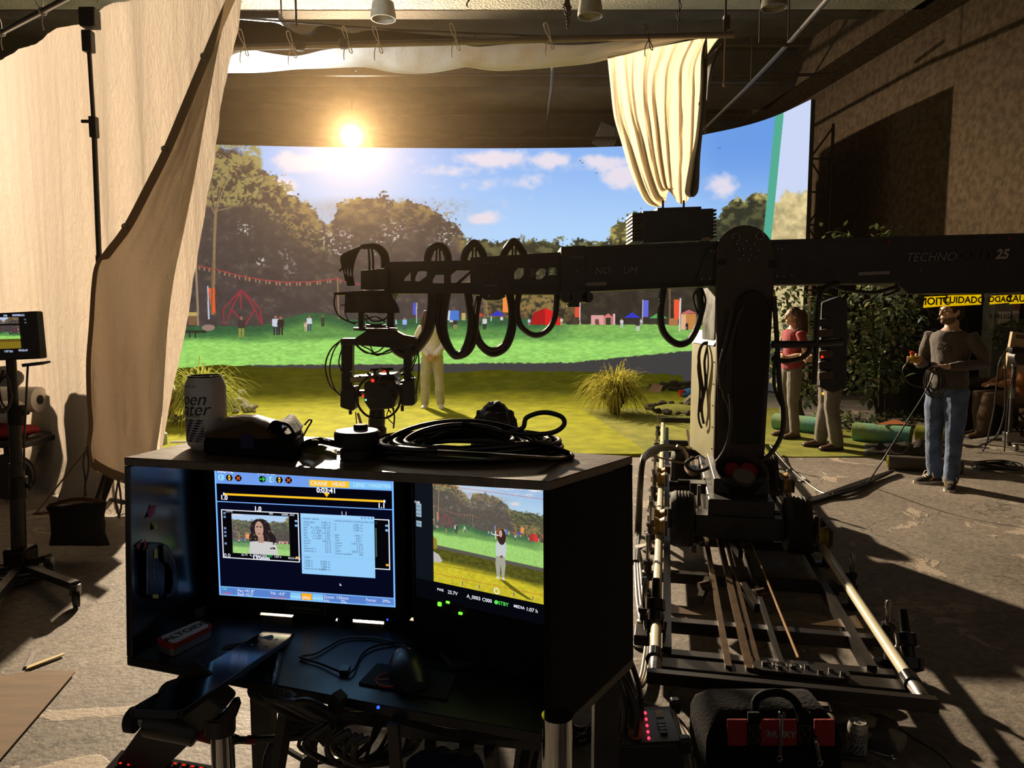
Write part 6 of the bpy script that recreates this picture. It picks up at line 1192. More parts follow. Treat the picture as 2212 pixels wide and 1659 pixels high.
tag(b.build('stand_cables', RUBBER), 'black cables wound on the rolling stand at the left edge', 'cable')
q = gp(28, 1258); coil('coil of black cable on the floor under the left rolling stand', (q.x, q.y, 0), .17, .13, 9, .008, 8)
# sandbag
b = MB(); sY = 4.75; G = []
for j in range(12):
    v = j / 11; row = []
    for i in range(24):
        a = 2 * PI * i / 24; w = 1 - .12 * math.sin(PI * v); px = 165 + 66 * w * math.cos(a) * (1 + .1 * v * math.cos(a)) + 3 * noise.noise((i * .5, v * 3, 0)); py = 1090 + 88 * v - 6 * math.cos(a) * (1 - v) + 5 * noise.noise((i * .4, v * 2, 4)); row.append(at(px, py, sY + .05 * math.sin(a) * (.4 + math.sin(PI * v))))
    G.append(row)
b.loft(G); o = b.build('sandbag', mat('black_canvas', '#121110', .95, bump=.4, bs=60)); tag(o, 'black sandbag slung on the leg of the light stand', 'sandbag')
b = MB(); b.bar(at(80, 1110, 4.6), at(100, 1107, 4.7), .05, .012); b.tube(cat_spl([at(108, 1092, 4.75), at(165, 1078, 4.72), at(222, 1084, 4.75)], 5), .014, 6); tag(b.build('sandbag_strap', mat('rust_webbing', '#5c3a24', .9)), 'rust webbing handle over the black sandbag', 'strap')
MB().cyl(at(266, 1085, 5.2), at(236, 1078, 5.98), .018, n=10).build('side_arm', BLACK, cs)
# clutter behind the stand at far left
cl_ = root('utility_cart', 'low utility cart with a red cloth behind the left rolling stand', 'cart', (-4.9, 6.75, 0)); MB().mm((-5.7, 6.3, .45), (-4.25, 7.1, .5)).build('deck', BLACK, cl_, bevel=.01)
for x, y in ((-4.42, 6.32), (-5.4, 6.32), (-4.42, 7.05), (-5.4, 7.05)): MB().lathe([(.03, -.05), (.19, -.05), (.2, -.03), (.2, .03), (.19, .05), (.03, .05)], (x, y, .2), (.3, -1, 0), 26).build('wheel', RUBBER, cl_); MB().mm((x - .02, y - .02, .2), (x + .02, y + .02, .46)).build('fork', DSTEEL, cl_)
b = MB(); b.ell((-4.85, 6.6, .56), (.55, .25, .07)); o = b.build('red_cloth', mat('red_cloth', '#a02530', .8, bump=.4, bs=15)); remesh(o, .02, 2, .06, .12); tag(o, 'crumpled red cloth on the low utility cart', 'cloth')
for lb, z, y, r in (('white paper roll lying on the red cloth', .74, 6.55, .1), ('larger white paper roll stacked behind on the utility cart', .82, 6.85, .12)):
    o = root('paper_roll', lb, 'roll', (-4.8, y, z - r)); MB().cyl((-5.6, y, z), (-4.42, y - .05, z), r, n=24).build('paper', mat('white_paper', '#d8d3cb', .6), o); MB().cyl((-4.425, y - .05, z), (-4.41, y - .05, z), r * .35, n=16).build('core', MATTE, o)
b = MB(); b.ell((-5.2, 7.0, 1.0), (.5, .2, .14)); o = b.build('grey_bundle', mat('grey_fabric', '#4d4b4c', .9, bump=.5, bs=12)); remesh(o, .02, 2, .08, .15); tag(o, 'dark grey fabric bundle on top of the paper rolls', 'bundle')
# bits lying on the floor, lower left
def sheet(name, label, cat, pts, m, z=.006, lift=None):
    P_ = [gp(x, y, z if lift is None else lift[i]) for i, (x, y) in enumerate(pts)]; return tag(MB().add(P_, [tuple(range(len(P_)))]).build(name, m, smooth=0, solid=.005), label, cat)
sheet('plywood_sheet', 'brown hardboard sheet on the floor at the lower left corner', 'board', [(-90, 1478), (0, 1462), (55, 1452), (110, 1449), (163, 1451), (110, 1513), (0, 1641), (-90, 1740)], mat('hardboard', '#7d6549', .8, var=.3, vs=3, stretch=(1, 6, 1)), .012, [.012] * 8)
sheet('tape_strip', 'grey tape strip on the floor above the hardboard', 'tape', [(70, 1406), (80, 1408), (64, 1440), (52, 1441)], mat('grey_tape', '#8c8580', .6)); sheet('tape_strip', 'cream tape strip on the floor above the hardboard', 'tape', [(136, 1411), (139, 1414), (56, 1446), (60, 1439)], mat('cream_tape', '#d8c28e', .6), .009)
sheet('tape_strip', 'small white tape scrap on the floor left of the track', 'tape', [(1372, 1178), (1396, 1174), (1402, 1178), (1374, 1186)], mat('white_tape', '#cfcac2', .6))

for lb, px, py, r in (('unseen rounded blocker added behind the curtain casting the larger round shadow', 168, 872, .30), ('unseen rounded blocker added behind the curtain casting the smaller round shadow', 72, 888, .27)):
    p = cpt(px, py); d_ = (LAMP - p); d_ = d_ / d_.y; q = p + d_ * .75  # unseen shapes added only to cast the curtain's two round shadows
    tag(MB().lathe([(r * 1.05, 0), (r * 1.05, q.z - .34), (r * .93, q.z - .18), (r * .62, q.z - .05), (r * .25, q.z), (.01, q.z + .01)], (q.x, q.y, 0), n=26).build('shadow_blocker', DUV), lb, 'case')
# ---------------------------------------------------------------- monitor cart in front
ZT, ZB = 1.39, 1.0587
LAMI = mat('worn_black_laminate', '#6a5a48', .46, var=.45, vs=16, rvar=.08, bump=.06, bs=60, spec=1.0, stretch=(2, 9, 2)); LAMG = mat('glossy_black_panel', '#0b0b0c', .22, spec=.9); LAMB = mat('black_panel', '#0d0b0a', .75, var=.2, vs=8, spec=.25)
A_, B_, C_, D_ = gp(267, 988, ZT), gp(1187, 1040, ZT), gp(1367, 985, ZT), gp(500, 933, ZT)   # top: left front, right front, right back, left back
E_, F_, G_ = gp(273, 1418, ZB), gp(1190, 1588, ZB), gp(1369, 1421, ZB); H_ = V((D_.x, D_.y, ZB)); DF = gp(826, 1524, ZB)
cart = root('monitor_cart', 'black open-fronted monitor hood on a rolling cart close to the camera', 'monitor cart', V((.3 * (A_.x + B_.x), 1.2, 0)))
def thick(pts, dz): return [V((p.x, p.y, p.z - dz)) for p in pts] + list(pts)
MB().hexa(thick([A_, B_, C_, D_], .014)).build('top_board', LAMI, cart, bevel=.002)
cen = (A_ + B_ + C_ + D_) / 4
def inset(p, k=.012): d = V((cen.x - p.x, cen.y - p.y, 0)).normalized(); return V((p.x, p.y, 0)) + d * k
def wallp(p, q, z0, z1, k, name, m):
    a, b_ = V((p.x, p.y, 0)), V((q.x, q.y, 0)); n = V((-(b_ - a).y, (b_ - a).x, 0)).normalized()
    if n.dot(V((cen.x, cen.y, 0)) - a) < 0: n = -n
    P_ = [a, b_, b_ + n * k, a + n * k]; return MB().hexa([V((v.x, v.y, z0)) for v in P_] + [V((v.x, v.y, z1)) for v in P_]).build(name, m, cart, bevel=.0015)
def wall2(t0, t1, b0, b1, k, name, m):
    n = V((-(t1 - t0).y, (t1 - t0).x, 0)).normalized(); n = n if n.dot(cen - t0) > 0 else -n; dn_ = V((0, 0, -.0145))
    return MB().hexa([b0, b1, b1 + n * k, b0 + n * k, t0 + dn_, t1 + dn_, t1 + dn_ + n * k, t0 + dn_ + n * k]).build(name, m, cart, bevel=.0015)
wall2(A_, D_, E_, H_, .012, 'left_panel', LAMG); wall2(B_, C_, F_, G_, .012, 'right_panel', LAMB)
for t0_, t1_ in ((0, .09), (.30, .335), (.42, 1)): wallp(D_.lerp(C_, t0_), D_.lerp(C_, t1_), ZB, ZB + .0502, .012, 'back_board', LAMB)
wallp(D_, C_, ZB + .05, ZT - .0145, .012, 'back_panel', LAMB)
for t in (.02, .97): q = D_.lerp(C_, t); MB().mm((q.x - .012, q.y - .03, ZB), (q.x + .012, q.y - .01, ZB + .05)).build('back_post', LAMB, cart)
dk = [E_, DF, F_, G_, H_]
MB().add(thick(dk, .016), [(4, 3, 2, 1, 0), (5, 6, 7, 8, 9)] + [(i, (i + 1) % 5, 5 + (i + 1) % 5, 5 + i) for i in range(5)]).build('desk_board', mat('matte_black_desk', '#16161a', .38, rvar=.1, vs=12, var=.2), cart, bevel=.002)
# cart frame below
dz = ZB - .016
def post(px, py, Y, r, name='chrome_post', label=None):
    p = at(px, py, Y); o = MB().cyl((p.x, p.y, .12), (p.x, p.y, min(p.z, dz)), r, n=24).build(name, CHROME, cart); return o
post(475, 1460, 1.02, .0165); post(1204, 1545, .90, .0195)
MB().cyl(at(1204, 1660, .9) + V((0, 0, -.02)), at(1204, 1545, .9), .0205, n=24).build('post_sleeve', CHROME, cart)
for q, name in ((H_ + V((.06, -.04, 0)), 'rear_post'), (G_ + V((-.05, -.03, 0)), 'rear_post')): MB().mm((q.x - .02, q.y - .02, .12), (q.x + .02, q.y + .02, dz)).build(name, BLACK, cart)
bz = .22; lp = at(475, 1460, 1.02); rp_ = at(1204, 1545, .9)
MB().bar((lp.x, lp.y, bz), (H_.x + .06, H_.y - .04, bz), .03, .03).build('base_rail', BLACK, cart); MB().bar((rp_.x, rp_.y, bz), (G_.x - .05, G_.y - .03, bz), .03, .03).build('base_rail', BLACK, cart); MB().bar((lp.x, lp.y, bz), (rp_.x, rp_.y, bz), .03, .03).build('base_rail', BLACK, cart)
for q in ((lp.x, lp.y), (rp_.x, rp_.y), (H_.x + .06, H_.y - .04), (G_.x - .05, G_.y - .03)): MB().lathe([(.02, -.02), (.055, -.018), (.06, 0), (.055, .018), (.02, .02)], (q[0], q[1], .06), (1, .2, 0), 20).build('caster', RUBBER, cart); MB().cyl((q[0], q[1], .06), (q[0], q[1], .14), .012, n=8).build('caster_stem', DSTEEL, cart)
MB().mm((lp.x + .02, lp.y + .05, .60), (rp_.x - .02, G_.y - .06, .615)).build('lower_shelf', BLACK, cart, bevel=.003)
# clamp on the left post and the slanting arm
b = MB(); slab(b, [(448, 1560), (470, 1552), (490, 1530), (500, 1514), (512, 1512), (516, 1526), (506, 1555), (484, 1566), (452, 1566)], 1.0, .012); b.build('clamp_lever', DSTEEL, cart, bevel=.003)
slab(MB(), [(424, 1524), (440, 1520), (452, 1533), (432, 1540)], 1.0, .02).build('clamp_pad', mat('teal_pad', '#1f4640', .5), cart)
MB().cyl(at(475, 1580, 1.02), at(475, 1545, 1.02), .022, n=20).build('post_clamp', BLACK, cart)
ar = root('support_arm', 'black slanting support arm clamped below the monitor cart', 'arm', at(300, 1659, .8)); ar['category'] = 'bracket'
MB().bar(at(452, 1476, .96), at(268, 1690, 1.5), .078, .03, ray(360, 1580)).build('arm_bar', MATTE, ar, bevel=.006); MB().cyl(at(372, 1505, .96), at(396, 1496, .99), .022, n=18).build('arm_knob', MATTE, ar)
tq = root('torch_connector', 'black cylinder with thumb screw and cable clamped across the slanting arm', 'connector', at(390, 1580, 1.06))
MB().tube([at(318, 1560, 1.06), at(345, 1562, 1.06), at(425, 1580, 1.06), at(432, 1583, 1.06)], [.0205, .0232, .0218, .017], 18).build('barrel', mat('satin_black', '#1c1a1a', .35), tq); MB().cyl(at(300, 1556, 1.06), at(320, 1560, 1.06), .0085, n=10).build('screw', STEEL, tq); MB().lathe([(.0128, 0), (.0185, .004), (.0185, .017), (.0128, .021)], at(302, 1557, 1.06), (-1, .05, .1), 20).build('thumb_wheel', MATTE, tq)
b = MB()
for i in range(9): q = at(426 + i * 4.6, 1581 + i * 1.3, 1.06); b.ring(q, (1, 0, -.25), .0102, .0017, 14, 5)
b.tube([at(424, 1580, 1.06), at(468, 1593, 1.06)], .0092, 12); b.build('ribbed_collar', mat('red_lit_metal', '#7a1c16', .35, .5), tq)  # red light on the collar and sleeve is put into their colour
b = MB(); b.tube(cat_spl([at(466, 1592, 1.06), at(510, 1598, 1.06), at(560, 1598, 1.06), at(640, 1592, 1.07), at(700, 1592, 1.08), at(760, 1600, 1.1)], 6), .0058, 8); b.tube([at(466, 1592, 1.06), at(500, 1597, 1.06), at(515, 1598, 1.06)], [.0106, .0092, .0063], 10); b.build('lead', RUBBER, tq); MB().tube([at(534, 1598, 1.06), at(554, 1598, 1.06)], .0068, 10).build('red_lit_sleeve', MATS['red_lit_metal'], tq)
# monitor 1
def quadp(bl, br, z1): return [V((bl.x, bl.y, z1)), V((br.x, br.y, z1)), br, bl]
m1l, m1r = at(477, 1283, 1.343), at(856, 1300, 1.284); ztop = ZT - .016
m1 = root('control_monitor', 'square control monitor showing the crane timeline inside the hood', 'monitor', V((m1l.x, m1l.y, ZB)) .lerp(V((m1r.x, m1r.y, ZB)), .5))
x1 = (V((m1r.x, m1r.y, 0)) - V((m1l.x, m1l.y, 0))); W1 = x1.length; x1.normalize(); n1_ = V((x1.y, -x1.x, 0)); H1 = ztop - m1l.z
M1 = frame(V((m1l.x, m1l.y, m1l.z)), x1, V((0, 0, 1)), n1_)   # x right, y up, z to the viewer; BL corner at the origin
MB(M1).hexa([(-.022, -.03, -.045), (W1 + .022, -.03, -.045), (W1 + .022, -.03, .004), (-.022, -.03, .004), (-.022, H1, -.045), (W1 + .022, H1, -.045), (W1 + .022, H1, .004), (-.022, H1, .004)]).build('housing', LAMB, m1, bevel=.003)
def ui_picture():
    h, w = 760, 1000; y, x = np.mgrid[0:h, 0:w]; u = x / (w - 1.0); v = y / (h - 1.0); c = np.zeros((h, w, 3)); c[:] = (6, 8, 30)
    v = (v - .12) / .88
    def R(u0, v0, u1, v1, col): c[(u >= u0) & (u <= u1) & (v >= v0) & (v <= v1)] = col
    def frame_(u0, v0, u1, v1, t, col): R(u0, v0, u1, v0 + t * 1.3, col); R(u0, v1 - t * 1.3, u1, v1, col); R(u0, v0, u0 + t, v1, col); R(u1 - t, v0, u1, v1, col)
    def disc(cu, cv, r, col): c[((u - cu) ** 2 + ((v - cv) * .76) ** 2) < r * r] = col
    R(0, -1, 1, .112, (112, 158, 236)); R(.01, .118, .99, .25, (4, 4, 16)); R(0, .25, 1, .258, (120, 176, 250)); R(0, .108, 1, .113, (120, 176, 250))
    for cu in (.038,): disc(cu, .065, .019, (150, 216, 250))
    for cu in (.085, .137, .275, .372, .424): disc(cu, .065, .019, (8, 8, 8))
    disc(.325, .065, .019, (150, 216, 250))
    for cu in (.085, .372):
        for s in (-1, 1): t = (v - .065) * s; c[(np.abs(u - cu) < .010 * (1 - t / .026)) & (t > .003) & (t < .026)] = (250, 206, 60)
    for cu in (.137, .424): k = (np.abs(np.abs(u - cu) - np.abs(v - .065) * .76) < .0035) & (np.abs(u - cu) < .011); c[k] = (250, 110, 50)
    k = ((np.abs(v - .065) < .004) & (np.abs(u - .272) < .014)) | ((np.abs(np.abs(v - .065) * .76 - (.289 - u)) < .004) & (u > .276) & (u < .29)); c[k] = (60, 220, 60)
    R(.54, .055, .76, .105, (252, 196, 40)); R(.76, .055, .985, .105, (130, 200, 248)); R(.65, .055, .652, .105, (230, 176, 40)); R(.87, .055, .872, .105, (100, 160, 230))
    R(.045, .187, .955, .203, (252, 196, 40)); R(.045, .184, .055, .206, (230, 236, 255)); R(.945, .184, .955, .206, (230, 236, 255)); t = .182 - v; c[(np.abs(u - .635) < .018 * np.clip(t, 0, 1) / .033) & (t > 0) & (t < .033)] = (252, 196, 40)
    R(.03, .315, .475, .70, (6, 6, 10)); frame_(.03, .315, .475, .70, .006, (236, 240, 250)); R(.86, .33, .975, .715, (6, 6, 10)); frame_(.60, .33, .975, .715, .006, (236, 240, 250))
    k = (u > .09) & (u < .42) & (v > .345) & (v < .655); uu = (u[k] - .09) / .33; vv = (v[k] - .345) / .31
    X = 1010 + uu * 330; Y = np.where(vv < .70, 470 + vv / .7 * 232, 702 + (vv - .7) * 230); p_ = paint(X, Y); p_ = p_ * .8 + 40
    hr = (((uu - .50) / .18) ** 2 + ((vv - .36) / .27) ** 2 < 1) | (((uu - .53) / .235) ** 2 + ((vv - .60) / .24) ** 2 < 1); fr_ = fbm(uu * 22, vv * 18, 3, 1); p_[hr & (fr_ > .30)] = (40, 30, 34)
    bd = (vv > .66 + .55 * (np.abs(uu - .54)) ** 2) & (np.abs(uu - .54) < .25 - .05 * (1 - vv)); p_[bd] = (206, 204, 202); p_[(np.abs(uu - .50) < .05) & (vv > .5) & (vv < .7)] = (176, 138, 118)
    p_[((uu - .475) / .075) ** 2 + ((vv - .36) / .20) ** 2 < 1] = (190, 152, 134); p_[(np.abs(vv - .30) < .016) & ((np.abs(uu - .445) < .018) | (np.abs(uu - .505) < .018))] = (70, 46, 40); p_[((uu - .47) / .028) ** 2 + ((vv - .475) / .015) ** 2 < 1] = (150, 84, 84)
    hl = bd & (uu > .64) & (fr_ > .52) & (vv < .85); p_[hl] = (46, 36, 36)
    c[k] = p_
    for i in range(9): R(.043 + .0 * i, .335 + i * .03, .056, .352 + i * .03, (120, 150, 190) if i in (0, 1, 4, 5, 6, 8) else (6, 6, 10))
    for vv_ in (.37, .405): R(.452, vv_, .467, vv_ + .016, (140, 190, 240)); R(.952, vv_, .967, vv_ + .016, (140, 190, 240))
    R(.452, .655, .467, .672, (252, 176, 40)); R(.952, .67, .967, .687, (252, 176, 40)); R(.897, .40, .905, .62, (70, 90, 80))
    R(.485, .315, .893, .785, (150, 206, 250)); R(.487, .318, .891, .34, (164, 214, 252)); R(.668, .37, .6695, .64, (120, 176, 230)); R(.487, .64, .891, .6415, (120, 176, 230)); R(.65, .655, .6515, .765, (120, 176, 230))
    for i in range(4): disc(.826 + i * .018, .329, .006, (110, 160, 220))
    R(.0, .932, 1, 1.2, (88, 130, 206)); R(0, .928, 1, .935, (130, 190, 252)); R(.415, .94, .475, .995, (130, 200, 246)); R(.478, .94, .537, .995, (252, 176, 30)); R(.54, .94, .60, .995, (130, 200, 246)); R(.84, .985, .99, .988, (170, 206, 250))
    R(0, -1, .009, 1.1, (126, 190, 255)); R(.991, -1, 1, 1.1, (126, 190, 255)); R(0, .992, 1, 1.1, (126, 190, 255))
    k = (u > .695) & (u < .705) & (v > .842) & (v < .862) & ((u - .695) < (v - .84) * .6); c[k] = (240, 240, 250)
    return c
uv_grid('screen', [[M1 @ V((0, H1, .005)), M1 @ V((W1, H1, .005))], [M1 @ V((0, 0, .005)), M1 @ V((W1, 0, .005))]], img_mat('control_picture', ui_picture(), 1.0), m1)
def uit(lst, col, name, es=1.0):
    sm_ = MB(); m = emi(col[1:] + '_ui', col, es)
    for s, u, v, sz, *r in lst:
        b = MB() if sz >= .0165 else sm_
        b.text(s, sz * H1 * 1.3, M1 @ Matrix.Translation((u * W1, H1 * (1 - (.12 + v * .88)), .0062)), r[0] if r else 'LEFT', 0, .0004 if sz > .03 else 0)
        if b is not sm_: b.build(name, m, m1)
    if sm_.v: sm_.build('small_text', m, m1, stuff=True)
uit([('MOVE', .022, .012, .032), ('FRAME', .25, .012, .032), ('CRANE', .595, .08, .028, 'CENTER'), ('HEAD', .705, .08, .028, 'CENTER'), ('0:03:41', .635, .132, .036, 'CENTER'), ('1.0', .052, .222, .034, 'CENTER'), ('1.1', .935, .228, .034, 'CENTER'), ('1.0', .245, .298, .034, 'CENTER'), ('1.1', .73, .302, .03, 'CENTER'), ('0.0', .058, .678, .03, 'CENTER'), ('135mm', .255, .682, .032, 'CENTER'), ('25.7V', .14, .664, .016), ('A_0003  C000', .19, .664, .016), ('1:07 h', .33, .664, .016), ('00:23:47:21', .41, .668, .015), ('800', .31, .33, .014), ('5600K -40.0', .38, .332, .014), ('23.976', .06, .328, .014),
     ('Pan:', .11, .952, .022), ('+91.8°', .15, .952, .022), ('Roll:', .11, .98, .022), ('+0.3°', .155, .98, .022), ('Tilt:', .30, .955, .022), ('-4.0°', .345, .955, .022), ('play', .507, .968, .026, 'CENTER'), ('Zoom:', .605, .954, .022), ('135mm', .675, .954, .022), ('Iris:', .605, .982, .022), ('2‰', .70, .982, .022), ('Focus:', .84, .955, .022), ('29‰', .93, .955, .022)], '#f2f4ff', 'screen_text')
uit([('1', .038, .065, .03, 'CENTER'), ('1.0', .325, .065, .028, 'CENTER')], '#1c3450', 'screen_text_dark')
uit([('LENS', .815, .08, .027, 'CENTER'), ('TARGETING', .928, .08, .022, 'CENTER'), ('sample', .445, .968, .022, 'CENTER'), ('record', .57, .968, .022, 'CENTER')], '#c8ecff', 'screen_text_pale'); uit([('OK', .02, .946, .02)], '#60f0a0', 'screen_text_green'); uit([('halted', .02, .978, .02), ('not homed', .30, .985, .02)], '#e05050', 'screen_text_red'); uit([('STBY', .285, .664, .016)], '#40e060', 'screen_text_green')
rows = [('motor values', .502, .352, .016), ('camera positions (tracking data values)', .675, .357, .0145)]
for i, (a, b_) in enumerate((('telescope:', '2.441 m'), ('track:', '1.677 m'), ('pan:', '0 x 360 +108.39°'), ('tilt:', '0 x 360 -  2.15°'), ('pan:', '0 x 360 + 91.82°'), ('tilt:', '2 x 360 -  3.03°'), ('roll:', '1 x 360 +  0.35°'), ('zoom:', '100.0 %'), ('focus:', '2.9 %'), ('iris:', '0.2 %'), ('external 1', '0.0 %'), ('external 2', '0.0 %'))): rows += [(a, .502, .378 + i * .0205, .0155), (b_, .655, .378 + i * .0205, .0155, 'RIGHT')]
for i, (a, b_) in enumerate((('x:', '2.401 m'), ('y:', '2.003 m'), ('z:', '1.587 m'), ('', ''), ('pan:', '19.81 °'), ('tilt:', '0.07 °'), ('roll:', '0.35 °'), ('zoom:', '135.0 mm'), ('focus:', '2.9 %'), ('iris:', '0.2 %'), ('time:', '2002.75 s'), ('frame number:', '360'))): rows += [(a, .677, .384 + i * .0205, .0155), (b_, .83, .384 + i * .0205, .0155, 'RIGHT')]
rows += [('other', .502, .652, .016)]
for i, (a, b_) in enumerate((('CDR x:', '-2.656 m'), ('CDR y:', '2.045 m'), ('CDR z:', '1.086 m'), ('distance to target:', '7.906 m'))): rows += [(a, .502, .68 + i * .02, .0155), (b_, .645, .68 + i * .02, .0155, 'RIGHT')]
uit([r for r in rows if r[0]], '#2f4f70', 'window_text')
b = MB(); b.text('TECHNODOLLY', .0085, M1 @ Matrix.Translation((W1 * .50, -.0145, .0062)), 'CENTER', 0, .0001); b.build('badge_lettering', mat('badge_grey', '#6b6660', .4), m1)
b = MB(M1)
for p, q in (((.39, -.022), (.61, -.022)), ((.39, -.007), (.61, -.007)), ((.39, -.022), (.39, -.007)), ((.61, -.022), (.61, -.007))): b.bar((p[0] * W1, p[1], .005), (q[0] * W1, q[1], .005), .0007, .0007, (0, 0, 1) if p[1] == q[1] else (1, 0, 0))
b.build('badge_frame', MATS['badge_grey'], m1)
MB(M1).ell((W1 * .955, -.024, .005), (.0018, .0022, .001)).build('power_light', emi('led_blue', '#3060ff', 2.0), m1)
mz = (V((m1l.x, m1l.y, 0)) + x1 * W1 * .5); MB().mm((mz.x - .03, mz.y + .0, ZB), (mz.x + .05, mz.y + .07, ZB + .006)).build('stand_foot', LAMB, m1, bevel=.003); MB().mm((mz.x - .03, mz.y + .046, ZB + .008), (mz.x + .03, mz.y + .06, ZB + .12)).build('stand_neck', LAMB, m1)
# monitor 2
m2l, m2r = at(938, 1255, 1.17), at(1184, 1310, 1.07); x2 = V((m2r.x - m2l.x, m2r.y - m2l.y, 0)); W2 = x2.length; x2.normalize(); n2_ = V((x2.y, -x2.x, 0)); H2 = ztop - m2l.z
M2 = frame(m2l, x2, V((0, 0, 1)), n2_); m2 = root('camera_monitor', 'camera monitor showing the performer on the lawn at the right inside the hood', 'monitor', V((m2l.x, m2l.y, ZB)).lerp(V((m2r.x, m2r.y, ZB)), .5))
MB(M2).hexa([(-.045, m2l.z * 0 - (m2l.z - ZB) + .003, -.05), (W2 + .03, -(m2l.z - ZB) + .003, -.05), (W2 + .03, -(m2l.z - ZB) + .003, 0), (-.045, -(m2l.z - ZB) + .003, 0), (-.045, H2, -.05), (W2 + .03, H2, -.05), (W2 + .03, H2, 0), (-.045, H2, 0)]).build('housing', LAMB, m2, bevel=.003)
def cam_picture():
    h, w = 520, 600; y, x = np.mgrid[0:h, 0:w]; u = x / (w - 1.0); v = y / (h - 1.0) ; v = (v - .02) / .98
    X = 417 + 860 * u; Y = np.where(v < .41, 322 + v / .41 * 350, 672 + (v - .41) * 480); c = paint(X, Y); c = c * .82 + 34 * np.array((1.0, 1.02, .8))
    n = fbm(u * 40, v * 60, 4, 1); n2 = fbm(u * 6, v * 14, 4, 3); e0 = .655 + .035 * u; e1 = e0 + .03
    dk = np.array((84, 84, 30)) * (.75 + .5 * n[..., None]); g2 = np.array((206, 192, 48)) * (.85 + .25 * n[..., None]); gr = np.array((90, 88, 80)) * np.ones(3)
    m = sm(e0 - .004, e0 + .004, v); c = c * (1 - m[..., None]) + gr * m[..., None]; m = sm(e1 - .006, e1 + .006, v); c = c * (1 - m[..., None]) + dk * m[..., None]; m = sm(.76, .83, v + (n2 - .5) * .04 - .05 * u); c = c * (1 - m[..., None]) + g2 * m[..., None]
    for k in (.835,): c[np.abs(v - k - (n2 - .5) * .01) < .002] = (120, 110, 30)
    def Pg(pts, col): pfill(c, u, v, pts, col)
    Pg([(.0, .58), (.03, .60), (.04, .68), (.0, .70)], (150, 130, 50)); Pg([(0, .72), (.05, .74), (.085, .79), (.07, .81), (0, .82)], (190, 184, 180))
    Pg([(.60, .86), (.64, .855), (.80, .945), (.88, .985), (.84, .985), (.70, .93)], (96, 96, 26))
    Pg([(.565, .60), (.572, .53), (.60, .515), (.655, .52), (.66, .60), (.65, .66), (.57, .66)], (196, 204, 204)); Pg([(.57, .655), (.645, .655), (.652, .72), (.64, .835), (.618, .835), (.61, .72), (.600, .835), (.575, .835), (.562, .72)], (166, 164, 150)); Pg([(.575, .835), (.6, .835), (.6, .855), (.57, .855)], (214, 212, 200)); Pg([(.62, .835), (.642, .835), (.648, .86), (.62, .86)], (214, 212, 200))
    hr = ((u - .612) / .042) ** 2 + ((v - .465) / .062) ** 2 < 1; c[hr] = (150, 92, 46); hr = ((u - .617) / .036) ** 2 + ((v - .48) / .07) ** 2 < 1; c[hr] = (58, 38, 34); c[((u - .608) / .015) ** 2 + ((v - .452) / .032) ** 2 < 1] = (196, 160, 146); Pg([(.60, .65), (.625, .64), (.63, .66), (.607, .668)], (120, 80, 70))
    for cu, cv in ((.27, .965), (.42, .965), (.72, .965), (.88, .965)): c[(np.abs(u - cu) < .006) & (np.abs(v - cv) < .022)] = (190, 180, 130); c[(np.abs(u - cu) < .003) & (np.abs(v - cv) < .017)] = (90, 84, 40)
    rr_ = np.sqrt((u - .573) ** 2 + ((v - .968) * .9) ** 2); c[np.abs(rr_ - .02) < .0045] = (240, 240, 236)
    for (a, b_) in ((.1, .105), (.925, .93)): k = np.abs(v - a) < .0022; c[k] = c[k] * .3 + np.array((200, 70, 50)) * .7
    c[(np.abs(u - .565) < .003) & (np.abs(v - .47) < .035)] = (240, 240, 240); c[(np.abs(v - .47) < .0035) & (np.abs(u - .565) < .028)] = (240, 240, 240); c[(v < .012 + .035 * (1 - u) * 0) & (u > .2)] = (60, 56, 44)
    return c
uv_grid('screen', [[M2 @ V((0, H2, .0015)), M2 @ V((W2, H2, .0015))], [M2 @ V((0, 0, .0015)), M2 @ V((W2, 0, .0015))]], img_mat('camera_picture', cam_picture(), 1.0), m2)
zl = at(893, 1238, 1.186).z - m2l.z
MB(M2).add([(-.036, -.028, .001), (-.001, -.028, .001), (-.001, H2, .001), (-.036, H2, .001)], [(0, 1, 2, 3)]).build('side_glow', emi('panel_dim', '#10151c', 1.0), m2); MB(M2).add([(-.036, -.032, .0012), (W2 + .01, -.032, .0012), (W2 + .01, -.0005, .0012), (-.036, -.0005, .0012)], [(0, 1, 2, 3)]).build('status_strip', emi('strip_dim', '#06070e', 1.0), m2)
def m2t(lst, col, name, es=1.0):
    for s, x, y, sz, *r in lst: MB().text(s, sz, M2 @ Matrix.Translation((x * W2, y, .0024)), r[0] if r else 'LEFT', 0, .0001).build(name, emi(col[1:] + '_ui', col, es), m2)
m2t([('25.7V', .135, -.0125, .0082), ('A_0003', .31, -.0125, .0082), ('C000', .448, -.0125, .0082), ('1:07 h', .825, -.0125, .0082), ('PWR', .035, -.012, .006), ('MEDIA', .722, -.012, .0065), ('- 800', .64, H2 - .010, .009), ('ND -', .84, H2 - .010, .008), ('SDI2', -.178, H2 * .962, .0048), ('CAM', -.174, H2 * .70, .005)], '#f2f4ff', 'status_text'); m2t([('STBY', .59, -.0125, .0082)], '#5cf05c', 'status_text_green')
MB(M2).cyl((.57 * W2, -.0125, .001), (.57 * W2, -.0125, .0022), .0032, n=18).build('status_dot', emi('5cf05c_ui', '#5cf05c', 1), m2)
